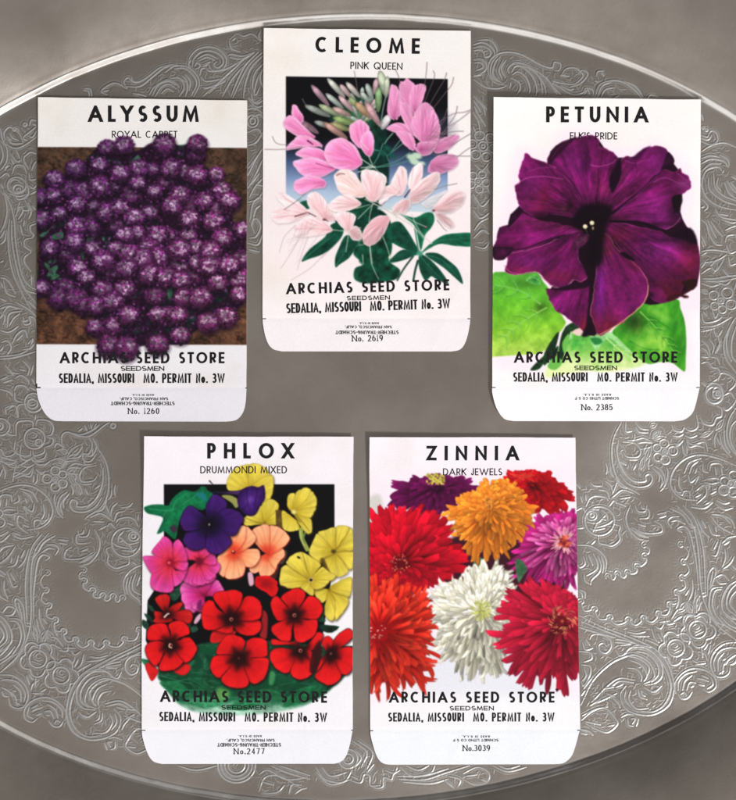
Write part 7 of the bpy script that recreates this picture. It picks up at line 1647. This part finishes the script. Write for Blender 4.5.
for q in ([(200, 345), (250, 328), (280, 318)], [(290, 320), (340, 345)], [(400, 365), (420, 375)]): s.line(Z(z3, q), 1.1, .7, (70, 24, 36), None, .85)
s.line(Z(z3, [(130, 298), (200, 250), (270, 195)]), .8, .6, (90, 80, 80), None, .7)
for o, q, w in ((z4, (455, 305), 0), (z4, (405, 415), 0), (z3, (395, 365), 0)): s.dot(*Z(o, [q])[0], 1.6, 1.1, (110, 50, 60), None, soft=.6)
# long stamens
sta = s.new('stamens')
def wh(o, pts, c=(150, 128, 132), w=.85, a=.85): s.line(Z(o, pts), w, w * .8, c, sta, a)
DKW = (128, 104, 114)
for q in ([(413, 18), (408, 90), (395, 180)], [(455, 75), (463, 110), (430, 200), (395, 285)], [(543, 88), (530, 130), (470, 230), (428, 305)], [(590, 118), (575, 170), (520, 240), (445, 335)], [(550, 320), (530, 380), (495, 425)], [(615, 310), (600, 370), (545, 450), (492, 525)], [(712, 330), (660, 350), (590, 360), (500, 410)], [(700, 345), (630, 400), (560, 445)], [(655, 476), (600, 478), (530, 490)], [(722, 482), (640, 530), (560, 585)], [(702, 584), (650, 620), (612, 652)], [(728, 640), (640, 642), (450, 632)], [(200, 62), (222, 110), (236, 160)]): wh(z2, q, DKW)
for q in ([(460, 280), (480, 260), (560, 270)],): pass
for q in ([(595, 78), (605, 130), (616, 200)], [(50, 512), (70, 550), (110, 566), (160, 562)], [(0, 597), (120, 597), (250, 580)], [(250, 262), (265, 290), (280, 310)]): wh(z1, q, (146, 124, 124))
for q in ([(205, 402), (130, 480), (96, 585)], [(250, 440), (190, 560), (106, 690)], [(290, 480), (250, 580), (216, 700)], [(400, 590), (300, 690), (176, 768)], [(500, 500), (440, 560), (380, 620)]): wh(z3, q, (202, 176, 180), .8, .8)
for q in ([(612, 125), (540, 140), (460, 165)], [(480, 370), (520, 420), (545, 442)]): wh(z4, q, (130, 120, 130))
PALE = (206, 204, 190)
for i in range(7):
    a = RNG.uniform(-1.2, .6); x0, y0 = 430 + RNG.uniform(-6, 6), 140 + RNG.uniform(-20, 14); L = RNG.uniform(16, 36)
    s.line([(x0, y0), (x0 + L * .5 * cos(a), y0 + L * .5 * sin(a) + RNG.uniform(-2, 2)), (x0 + L * cos(a), y0 + L * sin(a))], .75, .6, (168, 120, 138), sta, .75)
for i in range(10):
    a = RNG.uniform(1.8, 2.7); x0, y0 = 300 + RNG.uniform(-6, 20), 226 + RNG.uniform(-6, 8); L = RNG.uniform(18, 40)
    s.line([(x0, y0), (x0 + L * .5 * cos(a), y0 + L * .5 * sin(a) + 2), (x0 + L * cos(a), y0 + L * sin(a))], .7, .5, (214, 186, 190), sta, .7)
for q in ([(0, 230), (120, 290), (220, 350), (330, 420), (440, 522)], [(60, 260), (180, 320), (240, 330), (400, 500)], [(50, 260), (30, 350), (25, 430)], [(120, 480), (150, 560), (168, 620)], [(30, 530), (40, 640), (60, 700), (90, 760)], [(230, 320), (330, 380), (410, 415)], [(280, 240), (350, 260), (450, 305)], [(0, 30), (50, 10), (150, 120)], [(310, 330), (340, 400), (390, 480)], [(60, 240), (180, 300), (210, 360)]): wh(z4, q, PALE, .9, .85)
for q in ([(440, 432), (520, 440), (570, 430)], [(560, 440), (548, 520), (540, 580)], [(620, 360), (700, 280), (730, 260)], [(600, 420), (640, 420)], [(610, 290), (700, 265)], [(650, 600), (655, 660)], [(700, 540), (715, 660)]): wh(z3, q, PALE, .9, .85)
for q in ([(640, 660), (700, 700), (720, 710)], [(640, 720), (700, 715), (735, 712)], [(690, 640), (715, 700)], [(620, 750), (690, 725), (735, 715)], [(650, 560), (690, 600)]): wh(z1, q, (216, 220, 206), 1.0, .9)
s.dot(*Z(z4, [(168, 615)])[0], 1.8, 1.5, (220, 220, 200), sta, soft=.5); s.dot(*Z(z4, [(440, 520)])[0], 1.2, 1, (220, 220, 200), sta, soft=.5)
P.build()
common_text(P, ('CLEOME', 315.3, 52.7, 419.7, 54.3, 15.5), ('PINK QUEEN', 350.3, 69.4, 402.5, 70.4, 7.2), (286.3, 294.4, 449.4, 290.4, 11.1), (346.6, 300.5, 390, 299.8, 4.4),
            (286.3, 313.4, 361.3, 311.3, 370, 311, 450.3, 308.4, 9.9), [('STECHER-TRAUNG-SCHMIDT', 335.6, 398.8, 330.6, 3.6), ('SAN FRANCISCO, CALIF.', 345, 392, 325.6, 2.9), ('MADE IN U.S.A.', 359, 379, 322.3, 2.1)],
            ('No. 2619', 351.9, 341.6, 383, 341.2, 6.2), [(262.6, 266.2, 318.8, .9), (467.4, 470.2, 318.8, .9)])
